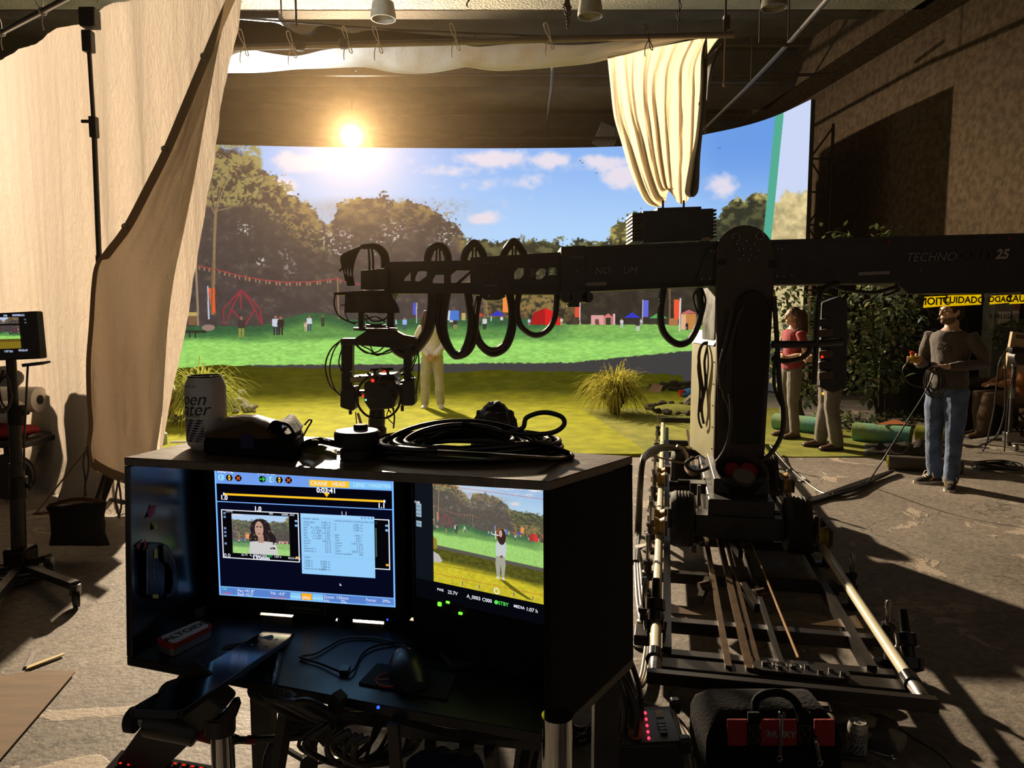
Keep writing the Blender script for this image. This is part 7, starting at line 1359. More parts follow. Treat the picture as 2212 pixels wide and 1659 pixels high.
for y, s in ((.925, 'TOP'), (.665, '4.6K'), (.63, 'PWR'), (.595, '6445'), (.505, 'GEN')): MB(M2).mm((-.0335, H2 * y - .005, .001), (-.0235, H2 * y + .0045, .002)).build('soft_key', emi('soft_key_blue', '#9fbccb', .9), m2); b = MB(); b.text(s, .0048, M2 @ Matrix.Translation((-.0285, H2 * y - .0003, .0024)), 'CENTER'); b.build('key_text', emi('1c3450_ui', '#1c3450', 1), m2)
for px, py, on in ((951, 1304, 1), (969, 1300, 1), (983, 1303, 0), (996, 1306, 0), (969, 1318, 0), (982, 1321, 0), (996, 1324, 1), (1012, 1320, 0), (1028, 1326, 0), (1040, 1330, 0)):
    r = ray(px, py); t = (m2l - CL).dot(n2_) / r.dot(n2_); q = CL + r * t; MB(frame(q + n2_ * .002, x2, V((0, 0, 1)), n2_)).box((0, 0, 0), (.0062, .0036 if px != 951 else .006, .003)).build('lit_button' if on else 'button', emi('green_button', '#7af03c', 1.4) if on else mat('dim_button', '#2a2826', .5), m2)
for px, py in ((1060, 1332), (1100, 1330)): pass
# things in the hood
PN = V((-(D_ - A_).y, (D_ - A_).x, 0)).normalized(); PN = PN if PN.x > 0 else -PN
def lp_(px, py, k=.0135): r = ray(px, py); t = (A_ + PN * k - CL).dot(PN) / r.dot(PN); return CL + r * t
for lb, c_, pts in (('crumpled pink sticky note high on the left wall of the hood', '#a8566e', [(325, 1093), (338, 1090), (334, 1110), (323, 1121), (318, 1106)]), ('small yellow-green sticky note on the left wall of the hood', '#a0a860', [(327, 1129), (338, 1129), (340, 1140), (335, 1146)]), ('pink sticky note above the black tape cutter', '#a8566e', [(311, 1158), (319, 1182), (303, 1194), (294, 1180)])):
    P_ = [lp_(x, y, .014 + .006 * (i % 2)) for i, (x, y) in enumerate(pts)]; tag(MB().add(P_, [tuple(range(len(P_)))]).build('sticky_note', mat('note_' + c_[1:], c_, .8), smooth=0, solid=.0008), lb, 'sticky note')
tc = root('tape_cutter', 'black hand cutter with a curved handle fixed to the left wall of the hood', 'cutter', lp_(340, 1297)); b = MB()
def lslab(b, pts, k0, k1): f = [lp_(x, y, k1) for x, y in pts]; g = [lp_(x, y, k0) for x, y in pts]; n = len(f); return b.add(f + g, [tuple(range(n)), tuple(range(n, 2 * n))[::-1]] + [(i, n + i, n + (i + 1) % n, (i + 1) % n) for i in range(n)])
lslab(MB(), [(317, 1173), (352, 1172), (358, 1200), (357, 1296), (318, 1288)], .0125, .03).build('cutter_body', mat('cutter_black', '#141416', .3), tc, bevel=.003); lslab(MB(), [(350, 1173), (362, 1178), (378, 1212), (385, 1240), (384, 1278), (375, 1292), (357, 1296), (357, 1286), (368, 1282), (372, 1262), (370, 1235), (362, 1220), (352, 1215)], .0125, .036).build('cutter_handle', MATS['cutter_black'], tc, bevel=.003)
lslab(MB(), [(333, 1186), (340, 1186), (341, 1206), (333, 1206)], .03, .031).build('yellow_label', mat('label_yellow', '#b5a84a', .6), tc); lslab(MB(), [(330, 1284), (342, 1284), (342, 1293), (330, 1292)], .03, .031).build('yellow_label', MATS['label_yellow'], tc); lslab(MB(), [(317, 1186), (319, 1186), (319, 1284), (317, 1283)], .03, .0312).build('steel_edge', STEEL, tc)
q = lp_(356, 1228, .0365); b = MB(); b.text('OlfaPro' if False else 'Cut-Pro', .009, frame(q, V((0, 0, -1)), (D_ - A_).normalized(), PN), 'CENTER'); 
for y in (1220, 1236, 1247): q = lp_(331, y, .0305); MB().ell(q, (.002, .002, .002), nu=8, nv=6).build('rivet', STEEL, tc)
def dz_(px, py, h=0): return gp(px, py, ZB + h)
al = root('mint_tin', 'red and white mint tin lying on the desk of the hood', 'tin', dz_(395, 1375)); a, b_, c_, d_ = dz_(335, 1378, .022), dz_(434, 1337, .022), dz_(462, 1349, .022), dz_(371, 1394, .022)
def rrect(a, b_, c_, d_, z0, z1, k=1.0):
    ce = (a + b_ + c_ + d_) / 4; P_ = []
    for i, p in enumerate((a, b_, c_, d_)):
        pr, nx = (a, b_, c_, d_)[i - 1], (a, b_, c_, d_)[(i + 1) % 4]; u_ = (pr - p).normalized(); w_ = (nx - p).normalized(); r_ = .009
        for t in np.linspace(0, PI / 2, 6): P_.append(p + u_ * r_ * (1 - math.sin(t)) + w_ * r_ * (1 - math.cos(t)))
    P_ = [ce + (p - ce) * k for p in P_]; n = len(P_); v = [V((p.x, p.y, ZB + z0)) for p in P_] + [V((p.x, p.y, ZB + z1)) for p in P_]
    return MB().add(v, [tuple(range(n))[::-1], tuple(range(n, 2 * n))] + [(i, (i + 1) % n, n + (i + 1) % n, n + i) for i in range(n)])
rrect(a, b_, c_, d_, .001, .015, .97).build('tin_base', mat('tin_silver', '#8a8583', .35, .7), al); rrect(a, b_, c_, d_, .013, .021).build('tin_lid', mat('tin_red', '#8f1d20', .4), al); rrect(a, b_, c_, d_, .021, .0222, .86).build('lid_panel', mat('tin_white', '#b9b3ac', .4), al)
ex = (b_ - a + c_ - d_).normalized(); ex.z = 0; ex.normalize(); ce = (a + b_ + c_ + d_) / 4; b = MB(); b.text('ALTOIDS', .021, frame(V((ce.x, ce.y, ZB + .0226)), ex, V((-ex.y, ex.x, 0)), V((0, 0, 1))), 'CENTER', 0, .0005); b.build('lettering', INK, al)
q = dz_(410, 1345); tag(MB().lathe([(.012, 0), (.016, .002), (.016, .016), (.012, .018)], (q.x, q.y + .03, ZB), n=20).build('round_tin', mat('tin_grey', '#5c5b5a', .4, .5)), 'small round grey tin behind the mint tin', 'tin')
def pen(name, label, p0, p1, r, m, tipm, cat='pen'):
    o = root(name, label, cat, p0.lerp(p1, .5)); MB().tube([p0, p0.lerp(p1, .02), p0.lerp(p1, .8)], [r * .8, r, r], 12).build('barrel', m, o); MB().tube([p0.lerp(p1, .8), p0.lerp(p1, .95), p1], [r * .95, r * .6, r * .2], 12).build('tip', tipm, o); return o
pen('pen', 'black marker pen lying behind the phone on the desk', dz_(590, 1378, .008), dz_(478, 1402, .008), .006, mat('pen_black', '#222226', .35), mat('pen_tip', '#3c3c40', .3)); pen('pen', 'glossy blue-grey pen lying at the front edge of the desk', dz_(602, 1414, .008), dz_(588, 1482, .008), .0055, mat('pen_blue', '#3a4550', .2, .4), MATS['pen_tip'])
ph = root('phone', 'phone showing 3:24 resting on the front edge of the desk', 'phone', at(520, 1430, .98)); pa, pb, pc, pd = dz_(508, 1386, .02), dz_(592, 1386, .02), at(505, 1478, .93), at(414, 1470, .93)
ex = (pb - pa + pc - pd).normalized(); ey = (pa - pd + pb - pc); ey = (ey - ex * ey.dot(ex)); Lh = ey.length / 2; ey.normalize(); ez = ex.cross(ey); ez = ez if ez.z > 0 else -ez; Wp = (pb - pa).length * .5 + (pc - pd).length * .5; ce = (pa + pb + pc + pd) / 4
MP = frame(ce, ex, ey, ez); hw, hl, rc = Wp / 2, Lh, .01; out = []
for sx_, sy_, a0 in ((1, 1, 0), (-1, 1, PI / 2), (-1, -1, PI), (1, -1, 1.5 * PI)):
    for t in np.linspace(0, PI / 2, 6): out.append((sx_ * (hw - rc) + rc * math.cos(a0 + t), sy_ * (hl - rc) + rc * math.sin(a0 + t)))
MB().prism(out, MP @ Matrix.Translation((0, 0, -.008)), .008).build('phone_body', mat('phone_frame', '#2a2a2e', .3, .6), ph); MB().prism([(x * .95, y * .975) for x, y in out], MP @ Matrix.Translation((0, 0, .0001)), .0004).build('phone_glass', mat('phone_glass', '#050608', .12, spec=.08), ph)
b = MB(); b.text('3:24', .020, MP @ Matrix.Translation((0, hl * .58, .001)), 'CENTER'); b.text('Tue 14', .005, MP @ Matrix.Translation((0, hl * .75, .001)), 'CENTER') if False else None; b.build('clock_digits', emi('dim_digits', '#3c4048', .7), ph)
for i in range(3): MB(MP).box((-.012 + .012 * i, hl * .40, .0008), (.003, .0025, .0004)).build('widget', emi('dim_digits', '#3c4048', .7), ph)
b = MB(); b.tube(cat_spl([dz_(850, 1386, .004), dz_(800, 1377, .004), dz_(745, 1379, .004), dz_(708, 1397, .004), dz_(680, 1412, .004), dz_(648, 1419, .004), dz_(690, 1433, .004), dz_(740, 1452, .006), dz_(762, 1448, .006), dz_(780, 1415, .004), dz_(810, 1396, .004), dz_(860, 1388, .004)], 6), .0021, 7); b.box(dz_(745, 1447, .005), (.014, .02, .008)); o = b.build('usb_lead', mat('lead_black', '#1a1a1d', .35)); tag(o, 'black cable with a small plug looping on the desk', 'cable')
pdn = root('mouse_pad', 'black mouse pad with an orange ring under the mouse', 'mouse pad', dz_(870, 1470)); P_ = [dz_(775, 1478, .0005), dz_(815, 1436, .0005), dz_(985, 1460, .0005), dz_(965, 1515, .0005)]
MB().hexa(P_ + [p + V((0, 0, .003)) for p in P_]).build('pad', mat('pad_black', '#121214', .8), pdn)
q = dz_(842, 1468, .0042); e1 = (P_[3] - P_[0]).normalized(); b = MB(); b.ring(q, (0, 0, 1), .021, .0016, 30, 5); b.bar(q + V((-.02, 0, 0)), q + V((.02, 0, 0)), .003, .001); b.build('orange_ring', mat('orange_print', '#a8462a', .7), pdn)
q = dz_(882, 1458, .006); mo_ = root('mouse', 'black computer mouse on the mouse pad', 'mouse', q); b = MB(); R_ = Matrix.Rotation(.35, 3, 'Z'); G = []
for j in range(9):
    t = j / 8; y = -.052 + .104 * t; w = .031 * math.sin(PI * (.12 + .8 * t)) ** .5; hgt = .034 * math.sin(PI * (.1 + .72 * t)) ** .8; G.append([q + R_ @ V((w * math.cos(a), y, max(0, hgt * math.sin(a)) + .001)) for a in np.linspace(-.15, PI + .15, 14)])
b.loft(G); b.build('mouse_shell', mat('mouse_black', '#25262a', .3), mo_); MB().lathe([(.001, -.003), (.008, -.003), (.008, .003), (.001, .003)], q + R_ @ V((0, .033, .026)), R_ @ V((1, 0, 0)), 16).build('scroll_wheel', RUBBER, mo_)
nb = root('notebook', 'closed dark notebook with faint lettering at the right of the desk', 'notebook', dz_(1030, 1400)); q = dz_(1040, 1410, .0); R4 = Matrix.Translation(V((q.x, q.y, ZB))) @ Matrix.Rotation(.42, 4, 'Z'); MB(R4).mm((-.07, -.045, .001), (.08, .06, .012)).build('cover', mat('notebook_black', '#0e0e10', .6), nb, bevel=.002)
b = MB(); b.text('RAVEN ALCHEMIST', .0085, R4 @ Matrix.Translation((-.01, .03, .0125)) @ Matrix.Rotation(PI, 4, 'Z'), 'CENTER', .15); b.build('lettering', mat('faint_ink', '#6f6f70', .5), nb)
# below the desk
b = MB(); rr = random.Random(9)
for k in range(9): b.tube(cat_spl([at(546 + k * 9, 1478 + k * 2, .98), at(545 + k * 11, 1500 + 2 * k, .97), at(580 + k * 11, 1520 + rr.uniform(-4, 8), .97), at(640 + 10 * k, 1545 + rr.uniform(-8, 10), 1.0), at(730, 1556 + rr.uniform(-12, 14), 1.02), at(820, 1548 + rr.uniform(-14, 20), 1.05), at(900, 1570 + rr.uniform(-20, 30), 1.1)], 6), .0055, 7)
tag(b.build('cable_bundle', RUBBER), 'bundle of glossy black cables slung below the desk', 'cable')
b = MB()
for k in range(8): x0 = 700 + k * 14; b.tube(cat_spl([at(x0, 1560 + 5 * k, 1.0), at(x0 - 40 + rr.uniform(-20, 20), 1610, 1.0), at(x0 + rr.uniform(-30, 60), 1650, 1.02), at(x0 + 80, 1635 + rr.uniform(-25, 25), 1.05), at(x0 + 110, 1580 + rr.uniform(-20, 20), 1.05)], 6), rr.uniform(.003, .006), 7)
tag(b.build('cable_tangle', RUBBER), 'tangle of black cables hanging below the cart', 'cable')
rw = root('cart_wheel', 'large black wheel of the cart below the slung cables', 'wheel', at(665, 1760, 1.05)); wc = at(668, 1648, 1.1); MB().ring(wc, (.25, -1, .25), .062, .010, 40, 10).build('tyre', RUBBER, rw); MB().ring(wc, (.25, -1, .25), .050, .004, 36, 6).build('rim', BLACK, rw); rw['category'] = 'wheel'
for k in range(5):
    x, y, z = basis((.25, -1, .25)); t = 2 * PI * k / 5; MB().bar(wc, wc + x * (.05 * math.cos(t)) + y * (.05 * math.sin(t)), .008, .006).build('spoke', BLACK, rw)
MB().cyl(wc + V((0, .02, 0)), wc + V((0, .02, .0)) + V((.0, .0, dz - wc.z)), .008, n=8).build('fork', BLACK, rw); MB().lathe([(.004, -.012), (.014, -.01), (.014, .01), (.004, .012)], wc, (.25, -1, .25), 16).build('hub', DSTEEL, rw)
slab(MB(), [(706, 1508), (818, 1524), (818, 1553), (708, 1543)], 1.14, .1).build('red_unit', mat('dark_red_unit', '#5e1a16', .5), cart, bevel=.003)
MB().ell(at(817, 1528, 1.0), (.0025, .0025, .0025), nu=8, nv=6).build('blue_light', emi('led_blue', '#3060ff', 2), cart)
for x0, y0, x1_, y1_ in ((625, 1500, 590, 1659), (850, 1560, 860, 1659), (930, 1600, 935, 1690), (1060, 1610, 1075, 1690), (735, 1500, 700, 1540)): MB().bar(at(x0, y0, 1.0), at(x1_, y1_ + 60, 1.02), .016, .016).build('frame_tube', BLACK, cart)
slab(MB(), [(845, 1560), (960, 1590), (1060, 1600), (1190, 1600), (1180, 1624), (845, 1590)], 1.0, .02).build('under_rail', BLACK, cart); MB().cyl(at(1008, 1625, .98), at(1008, 1608, .98), .011, n=16).build('knob', MATTE, cart)
b = MB(); b.ell(at(960, 1662, .98), (.06, .05, .016)); o = b.build('blue_cloth', mat('navy_cloth', '#20264a', .9, bump=.4, bs=30)); remesh(o, .006, 2, .02, .03); tag(o, 'dark blue cloth bundled under the cart', 'cloth')
# keyboard with red keys at the lower left corner
kb = root('keyboard', 'black keyboard with glowing red keys at the lower left of the cart', 'keyboard', at(330, 1700, 1.3)); k0 = at(279, 1626, 1.36); k1 = at(437, 1653, 1.32); kx = (k1 - k0).normalized(); kz = V((-.1, -.25, 1)); kz = (kz - kx * kz.dot(kx)).normalized(); ky = kz.cross(kx); MK = frame(k0, kx, ky, kz)
MB(MK).mm((-.03, -.12, -.02), (.26, .012, -.008)).build('case', MATTE, kb, bevel=.003)
for r in range(4):
    for c_ in range(12):
        kq = MB(MK).hexa([(c_ * .019 - .012 + r * .005, -r * .019 - .016, -.008), (c_ * .019 + .004 + r * .005, -r * .019 - .016, -.008), (c_ * .019 + .004 + r * .005, -r * .019, -.008), (c_ * .019 - .012 + r * .005, -r * .019, -.008), (c_ * .019 - .010 + r * .005, -r * .019 - .014, 0), (c_ * .019 + .002 + r * .005, -r * .019 - .014, 0), (c_ * .019 + .002 + r * .005, -r * .019 - .002, 0), (c_ * .019 - .010 + r * .005, -r * .019 - .002, 0)]).build('key', MATTE, kb)
        MB(MK).box((c_ * .019 - .004 + r * .005, -r * .019 - .006, .0004), (.0055, .0035, .0006)).build('key_legend', emi('key_red', '#ff2818', 1.2), kq)
# ---------------------------------------------------------------- things on top of the hood
def tz(px, py, h=0): return gp(px, py, ZT + h)
def can(label, base, r, h, yaw, m, lid=True):
    o = root('drink_can', label, 'drink can', base); s = r / .033
    MB().lathe([(.8 * r, 0), (.82 * r, .002), (.93 * r, .006 * s), (r, .012 * s), (r, h - .018 * s), (.93 * r, h - .009 * s), (.83 * r, h - .003 * s), (.83 * r, h), (.79 * r, h), (.77 * r, h - .004 * s), (.02, h - .004 * s)], base, n=40).build('can_body', m, o); MB().ring(V(base) + V((0, 0, h)), (0, 0, 1), .81 * r, .0016 * s, 36, 6).build('rim', STEEL, o)
    MB().ring(V(base) + V((0, .2 * r, h - .002)), (0, 0, 1), .22 * r, .0012 * s, 16, 5).build('pull_tab', STEEL, o)
    def wrap(b): b.v = [V((base[0] + (r + .0004) * math.sin(yaw + p.x / r), base[1] - (r + .0004) * math.cos(yaw + p.x / r), base[2] + p.y)) for p in b.v]; return b
    I = Matrix.Identity(4); b = MB(); b.text('open', .030 * s, Matrix.Translation((0, h * .70, 0)), 'CENTER', .3); b.text('water', .030 * s, Matrix.Translation((0, h * .56, 0)), 'CENTER', .3); b.text('FOR LESS PLASTIC', .0052 * s, Matrix.Translation((0, h * .475, 0)), 'CENTER'); b.text('WITH ELECTROLYTES', .004 * s, Matrix.Translation((-.004, h * .875, 0)), 'CENTER'); wrap(b).build('lettering', INK, o)
    b = MB()
    for k in range(9):
        xs = np.linspace(-.026 * s, .026 * s, 30); y0 = h * (.42 - .035 * k); top = [(x, y0 + .0009 * s * math.sin(x * 420 / s + k)) for x in xs]; bt = [(x, y0 - .0022 * s + .0009 * s * math.sin(x * 420 / s + k + 2.5)) for x in xs]; b.grid([[V((x, y, 0)) for x, y in top], [V((x, y, 0)) for x, y in bt]])
    wrap(b).build('wave_bands', mat('can_navy', '#1c1d4a', .4), o); b = MB(); b.ring((.012 * s, h * .17, .0002), (0, 0, 1), .0075 * s, .0005 * s, 20, 4)
    for k in range(5): b.tube([(.012 * s + .0075 * s * math.cos(t), h * .17 + .0075 * s * math.sin(t) * math.cos(k * .6), .0002) for t in np.linspace(0, PI, 9)], .0004 * s, 4)
    for p in b.v: p.z = 0
    wrap(b).build('globe_print', mat('can_pale', '#8f8c92', .4), o); return o
CANM = mat('can_white', '#c6c2be', .4, .1); q = tz(449, 966)
can('white drink can with dark wave bands standing on the monitor hood', (q.x, q.y, ZT), .0345, .128, -.12 - .42, CANM)
bg = root('soft_case', 'black soft case with a clear plastic window on top of the monitor hood', 'case', tz(540, 985)); NYL = mat('black_nylon', '#15130f', .85, bump=.3, bs=50, spec=.15)
ba = [tz(437, 982), tz(640, 1000), tz(660, 968), tz(470, 958)]; bt = [at(437, 945, tz(437, 982).y), at(636, 950, tz(640, 1000).y), at(655, 922, tz(660, 968).y), at(485, 910, tz(470, 958).y)]
MB().hexa(ba + bt).build('case_body', NYL, bg, bevel=.008)
vz = MB(); G = []
for j in range(12):
    v = j / 11; row = []
    for i in range(26):
        u = i / 25; p = bt[0].lerp(bt[1], u * .82).lerp(bt[3].lerp(bt[2], u * .82), v); row.append(p + V((0, 0, .028 * math.sin(PI * v) ** .7 * math.sin(PI * min(1, u * .95 + .03)) ** .5 + .002 * noise.noise((u * 6, v * 4, 1)))))
    G.append(row)
PL = mat('clear_plastic', '#5a4630', .2, trans=.2, spec=1.0, coat=.6); vz.grid(G).build('plastic_window', PL, bg, smooth=180)
b = MB(); G = []
for j in range(10):
    v = j / 9; G.append([])
    for i in range(20): u = i / 19; p = bt[0].lerp(bt[1], .72 + .28 * u).lerp(bt[3].lerp(bt[2], .72 + .28 * u), v); G[-1].append(p + V((0, 0, .03 * math.sin(PI * (.15 + .8 * u)) * (1 - .4 * v) + .003 * math.sin(u * 9 + v * 3))))
b.grid(G).build('folded_flap', NYL, bg, smooth=180, solid=.003)
MB().tube(cat_spl([at(654, 944, bt[2].y), at(664, 925, bt[2].y), at(673, 910, bt[2].y), at(668, 907, bt[2].y), at(658, 918, bt[2].y)], 6), .0016, 6).build('pull_loop', mat('dark_red_cord', '#4a1418', .6), bg)
fp = [at(x, y, tz(530, 992).y - .004) for x, y in ((521, 938), (550, 939), (550, 972), (522, 972))]; r_ = (ba[1] - ba[0]).normalized()
def cf(px, py): n_ = (ba[1] - ba[0]).cross(bt[0] - ba[0]).normalized(); r = ray(px, py); t = (ba[0] - CL).dot(n_) / r.dot(n_); p = CL + r * t; s_ = -1 if n_.dot(CL - ba[0]) < 0 else 1; return p + n_ * s_ * .0015
MB().add([cf(520, 937), cf(548, 939), cf(549, 970), cf(521, 968)], [(0, 1, 2, 3)]).build('purple_label', mat('purple_patch', '#26204e', .6), bg, smooth=0)
b = MB(); b.tube(cat_spl([tz(655, 964, .012), tz(668, 956, .02), tz(690, 952, .022), tz(712, 956, .012), tz(740, 962, .008), tz(760, 965, .01)], 6), .006, 6); b.tube(cat_spl([tz(655, 962, .02), tz(670, 954, .03), tz(684, 956, .02), tz(662, 966, .01)], 6), .005, 6); tag(b.build('webbing_strap', NYL), 'black webbing strap between the soft case and the puck', 'strap')
G = []
for j in range(6):
    G.append([])
    for i in range(16): u = i / 15; v = j / 5; p = tz(628 + u * 100, 975 + u * 10 - v * 14, .004); G[-1].append(p + V((0, 0, .012 * math.sin(PI * v) * math.sin(PI * u) + .004 * noise.noise((u * 5, v * 3, 2)))))
tag(MB().grid(G).build('snack_wrapper', mat('wrapper', '#a3a058', .3, .3, var=.4, vs=30), smooth=180, solid=.001), 'flattened yellow-green wrapper beside the black puck', 'wrapper')
q = tz(772, 990); pk = root('control_puck', 'round black puck with a knob on top of the monitor hood', 'controller', q); MB().lathe([(.026, 0), (.028, .002), (.028, .016), (.024, .018), (.024, .022), (.035, .023), (.037, .026), (.037, .044), (.034, .047), (.01, .048)], (q.x, q.y, ZT), n=36).build('puck_body', mat('puck_black', '#1d1a17', .6), pk); MB().lathe([(.008, 0), (.012, .001), (.012, .007), (.01, .009), (.002, .009)], (q.x + .004, q.y + .012, ZT + .046), n=20).build('top_knob', MATTE, pk)
b = MB(); rr = random.Random(12); q = tz(1000, 978); CAB = mat('coil_black', '#100d0b', .25)
for k in range(22):
    lf = rr.uniform(.0, .034); s = rr.uniform(.45, 1.02) if k > 5 else rr.uniform(.92, 1.04); ph = rr.uniform(0, 6.3); ox, oy = rr.uniform(-.014, .014), rr.uniform(-.012, .012); z = .005 + .011 * k / 22; tl = rr.uniform(-.006, .006)
    b.tube([(q.x + ox + .162 * s * math.cos(t), q.y + oy + .092 * s * math.sin(t), ZT + z + .002 * (1 + math.sin(2 * t + ph)) + lf * max(0, math.sin(t)) ** 1.5 + tl * .5 * (1 + math.sin(t + ph))) for t in np.linspace(0, 2 * PI, 46, endpoint=False)], .0044, 8, True)
Yq = q.y; b.tube(cat_spl([at(1090, 935, Yq), at(1128, 925, Yq), at(1138, 902, Yq), at(1175, 891, Yq), at(1212, 900, Yq), at(1218, 918, Yq), at(1195, 934, Yq), at(1150, 938, Yq), at(1080, 932, Yq), at(1000, 915, Yq + .03)], 8), .0042, 8)
b.tube(cat_spl([tz(1150, 955, .03), tz(1190, 965, .02), tz(1228, 980, .006), tz(1234, 987, .005), tz(1210, 992, .005), tz(1150, 990, .02), tz(1050, 984, .04), tz(945, 978, .045)], 8), .0048, 8)
tag(b.build('cable_coil', CAB), 'large coil of glossy black cable on top of the monitor hood', 'cable')
# ---------------------------------------------------------------- lower right: distro, tool bag, cans, gloves
pd0 = root('power_distro', 'black power distribution box with red lights on the floor by the cart', 'power box', at(1400, 1659, 2.25)); zt_ = .27; pq = [gp(1332, 1612, zt_), gp(1480, 1607, zt_), gp(1458, 1524, zt_), gp(1322, 1527, zt_)]
MB().hexa([V((p.x, p.y, .02)) for p in pq] + pq).build('case', mat('distro_black', '#24211d', .5, var=.2, vs=8), pd0, bevel=.006)
for p in pq: MB().box(p + V((0, 0, .0)), (.035, .035, .05)).build('corner_guard', RUBBER, pd0, bevel=.008)
def dp(px, py, h=.002): return gp(px, py, zt_ + h)
MB().hexa([dp(1384, 1604, .001), dp(1468, 1600, .001), dp(1446, 1532, .001), dp(1376, 1535, .001), dp(1384, 1604, .003), dp(1468, 1600, .003), dp(1446, 1532, .003), dp(1376, 1535, .003)]).build('face_plate', mat('distro_face', '#3d3830', .5), pd0)
for i in range(5): MB().ell(dp(1394 + 1.9 * i, 1540 + 13.6 * i, .006), (.005, .006, .005), nu=10, nv=6).build('red_lamp', emi('lamp_pink', '#ff4060', 1.6), pd0)
MB().hexa([dp(1418, 1550), dp(1434, 1549), dp(1431, 1533), dp(1414, 1534), dp(1418, 1550, .005), dp(1434, 1549, .005), dp(1431, 1533, .005), dp(1414, 1534, .005)]).build('label', mat('distro_label', '#b79f7c', .6), pd0)
for i in range(4): MB().hexa([dp(1421 + 2 * i, 1563 + i * 7), dp(1436 + 2 * i, 1562 + i * 7), dp(1435 + 2 * i, 1557 + i * 7), dp(1419 + 2 * i, 1557 + i * 7), dp(1421 + 2 * i, 1563 + i * 7, .01), dp(1436 + 2 * i, 1562 + i * 7, .01), dp(1435 + 2 * i, 1557 + i * 7, .01), dp(1419 + 2 * i, 1557 + i * 7, .01)]).build('breaker', BLACK, pd0, bevel=.001)
for x, y, m in ((1352, 1545, 'o'), (1362, 1572, 'k'), (1378, 1540, 'k'), (1340, 1560, 'k'), (1372, 1590, 'o')): p = dp(x, y); MB().cyl(p, p + V((0, 0, .06)), .022, .018, 14).build('plug', mat('plug_orange', '#a5512e', .5) if m == 'o' else RUBBER, pd0)
b = MB(); rr = random.Random(3)
for k in range(7):
    x, y = ((1352, 1545), (1362, 1572), (1378, 1540), (1340, 1560), (1372, 1590), (1366, 1556), (1346, 1580))[k]; p = dp(x, y, .06); b.tube(cat_spl([p, p + V((0, 0, .1)), p + V((-.06, .06, .16 + rr.uniform(0, .05))), p + V((-.2, .1, .08)), p + V((-.3, .12 + rr.uniform(-.05, .05), -.08)), V((p.x - .34, p.y + .1, .05))], 7), .009, 7)
tag(b.build('power_leads', RUBBER), 'black power leads plugged into the distribution box', 'cable')
for lb, k in (('grey cable pair running along the floor right of the distribution box', 0),):
    b = MB()
    for k in range(2): b.tube(cat_spl([gp(1318 + 6 * k, 1482, .05), gp(1380 + 6 * k, 1518, .02), gp(1440 + 8 * k, 1542, .02), gp(1478 + 8 * k, 1585, .02), gp(1494 + 9 * k, 1640, .02), gp(1498 + 9 * k, 1720, .02)], 8), .011, 7)
    tag(b.build('cable_pair', mat('grey_cable', '#6a5c4a', .45)), lb, 'cable')
b = MB()
for k in range(3): b.tube(cat_spl([gp(1372 + 5 * k, 1215, .02), gp(1376 + 7 * k, 1290, .02), gp(1384 + 7 * k, 1340, .02), gp(1396 + 5 * k, 1370, .02), gp(1392 + 6 * k, 1420, .03), gp(1380 + 6 * k, 1475, .03), gp(1350 + 4 * k, 1500, .03)], 8), .009, 7)
tag(b.build('cable_run', mat('grey_cable', '#6a5c4a', .45)), 'three pale cables running along the floor left of the track', 'cable')
b = MB()
for k in range(2): b.tube(cat_spl([at(1512, 982 + 6 * k, 6.0), at(1470, 968 + 4 * k, 6.0), at(1430, 964 + 6 * k, 5.8), at(1398, 978 + 8 * k, 5.5), at(1386, 1010 + 6 * k, 5.2), gp(1376 + 4 * k, 1150, .02), gp(1371 + 4 * k, 1215, .02)], 8), .02, 8)
tag(b.build('hose_run', RUBBER), 'thick black hoses dropping from the dolly to the floor', 'hose')
b = MB(); b.tube(cat_spl([at(1408, 984, 5.6), at(1450, 995, 5.6), at(1480, 999, 5.6), at(1510, 985, 5.7)], 6), .007, 7); b.tube(cat_spl([at(1462, 963, 5.9), at(1476, 972, 5.9), at(1485, 990, 5.8), at(1482, 1010, 5.7), at(1492, 1024, 5.6), at(1510, 1022, 5.6)], 6), .014, 7); tag(b.build('wire_loop', mat('tan_cable', '#8a7560', .5)), 'tan cables looping over the rear of the track', 'cable')
b = MB()
for k in range(10): s = rr.uniform(.7, 1.1); q = gp(1268, 1600, .2); b.tube([(q.x + .09 * s * math.cos(t) + rr.uniform(-.01, .01), q.y + .3 + .05 * math.sin(t + k), .145 + .12 * s * math.sin(t)) for t in np.linspace(0, 2 * PI, 30, endpoint=False)], .008, 7, True)
tag(b.build('cable_coil', RUBBER), 'coil of black cable hanging between the cart and the power box', 'cable')
tb = root('tool_bag', 'black and red tool bag on the floor in front of the track', 'tool bag', at(1670, 1659, 2.3)); BY = 2.32; RED = mat('bag_red', '#8a1a1c', .8, bump=.3, bs=80); CAN_ = mat('bag_black', '#0e0c0b', .9, spec=.2, bump=.3, bs=80)
fz = [at(1535, 1600, BY), at(1815, 1600, BY)]; xL, xR = fz[0].x, fz[1].x; zt2 = at(1700, 1548, BY).z
G = []
for z, gx, gy in ((.0, .0, .0), (.1, .012, .012), (.2, .012, .012), (zt2 - .05, .0, 0), (zt2 - .01, -.03, -.04), (zt2, -.05, -.07)):
    G.append([V((x, y, z)) for x, y in ((xL - gx, BY - gy), (xR + gx, BY - gy), (xR + gx, BY + .24 + gy), (xL - gx, BY + .24 + gy))])
MB().loft(G).build('bag_body', CAN_, tb, bevel=.02)
for x0, x1_ in ((1572, 1616), (1643, 1723), (1760, 1804)): slab(MB(), [(x0, 1556), (x1_, 1556), (x1_, 1612), (x0, 1612)], BY - .024, .012).build('red_panel', RED, tb, bevel=.003)
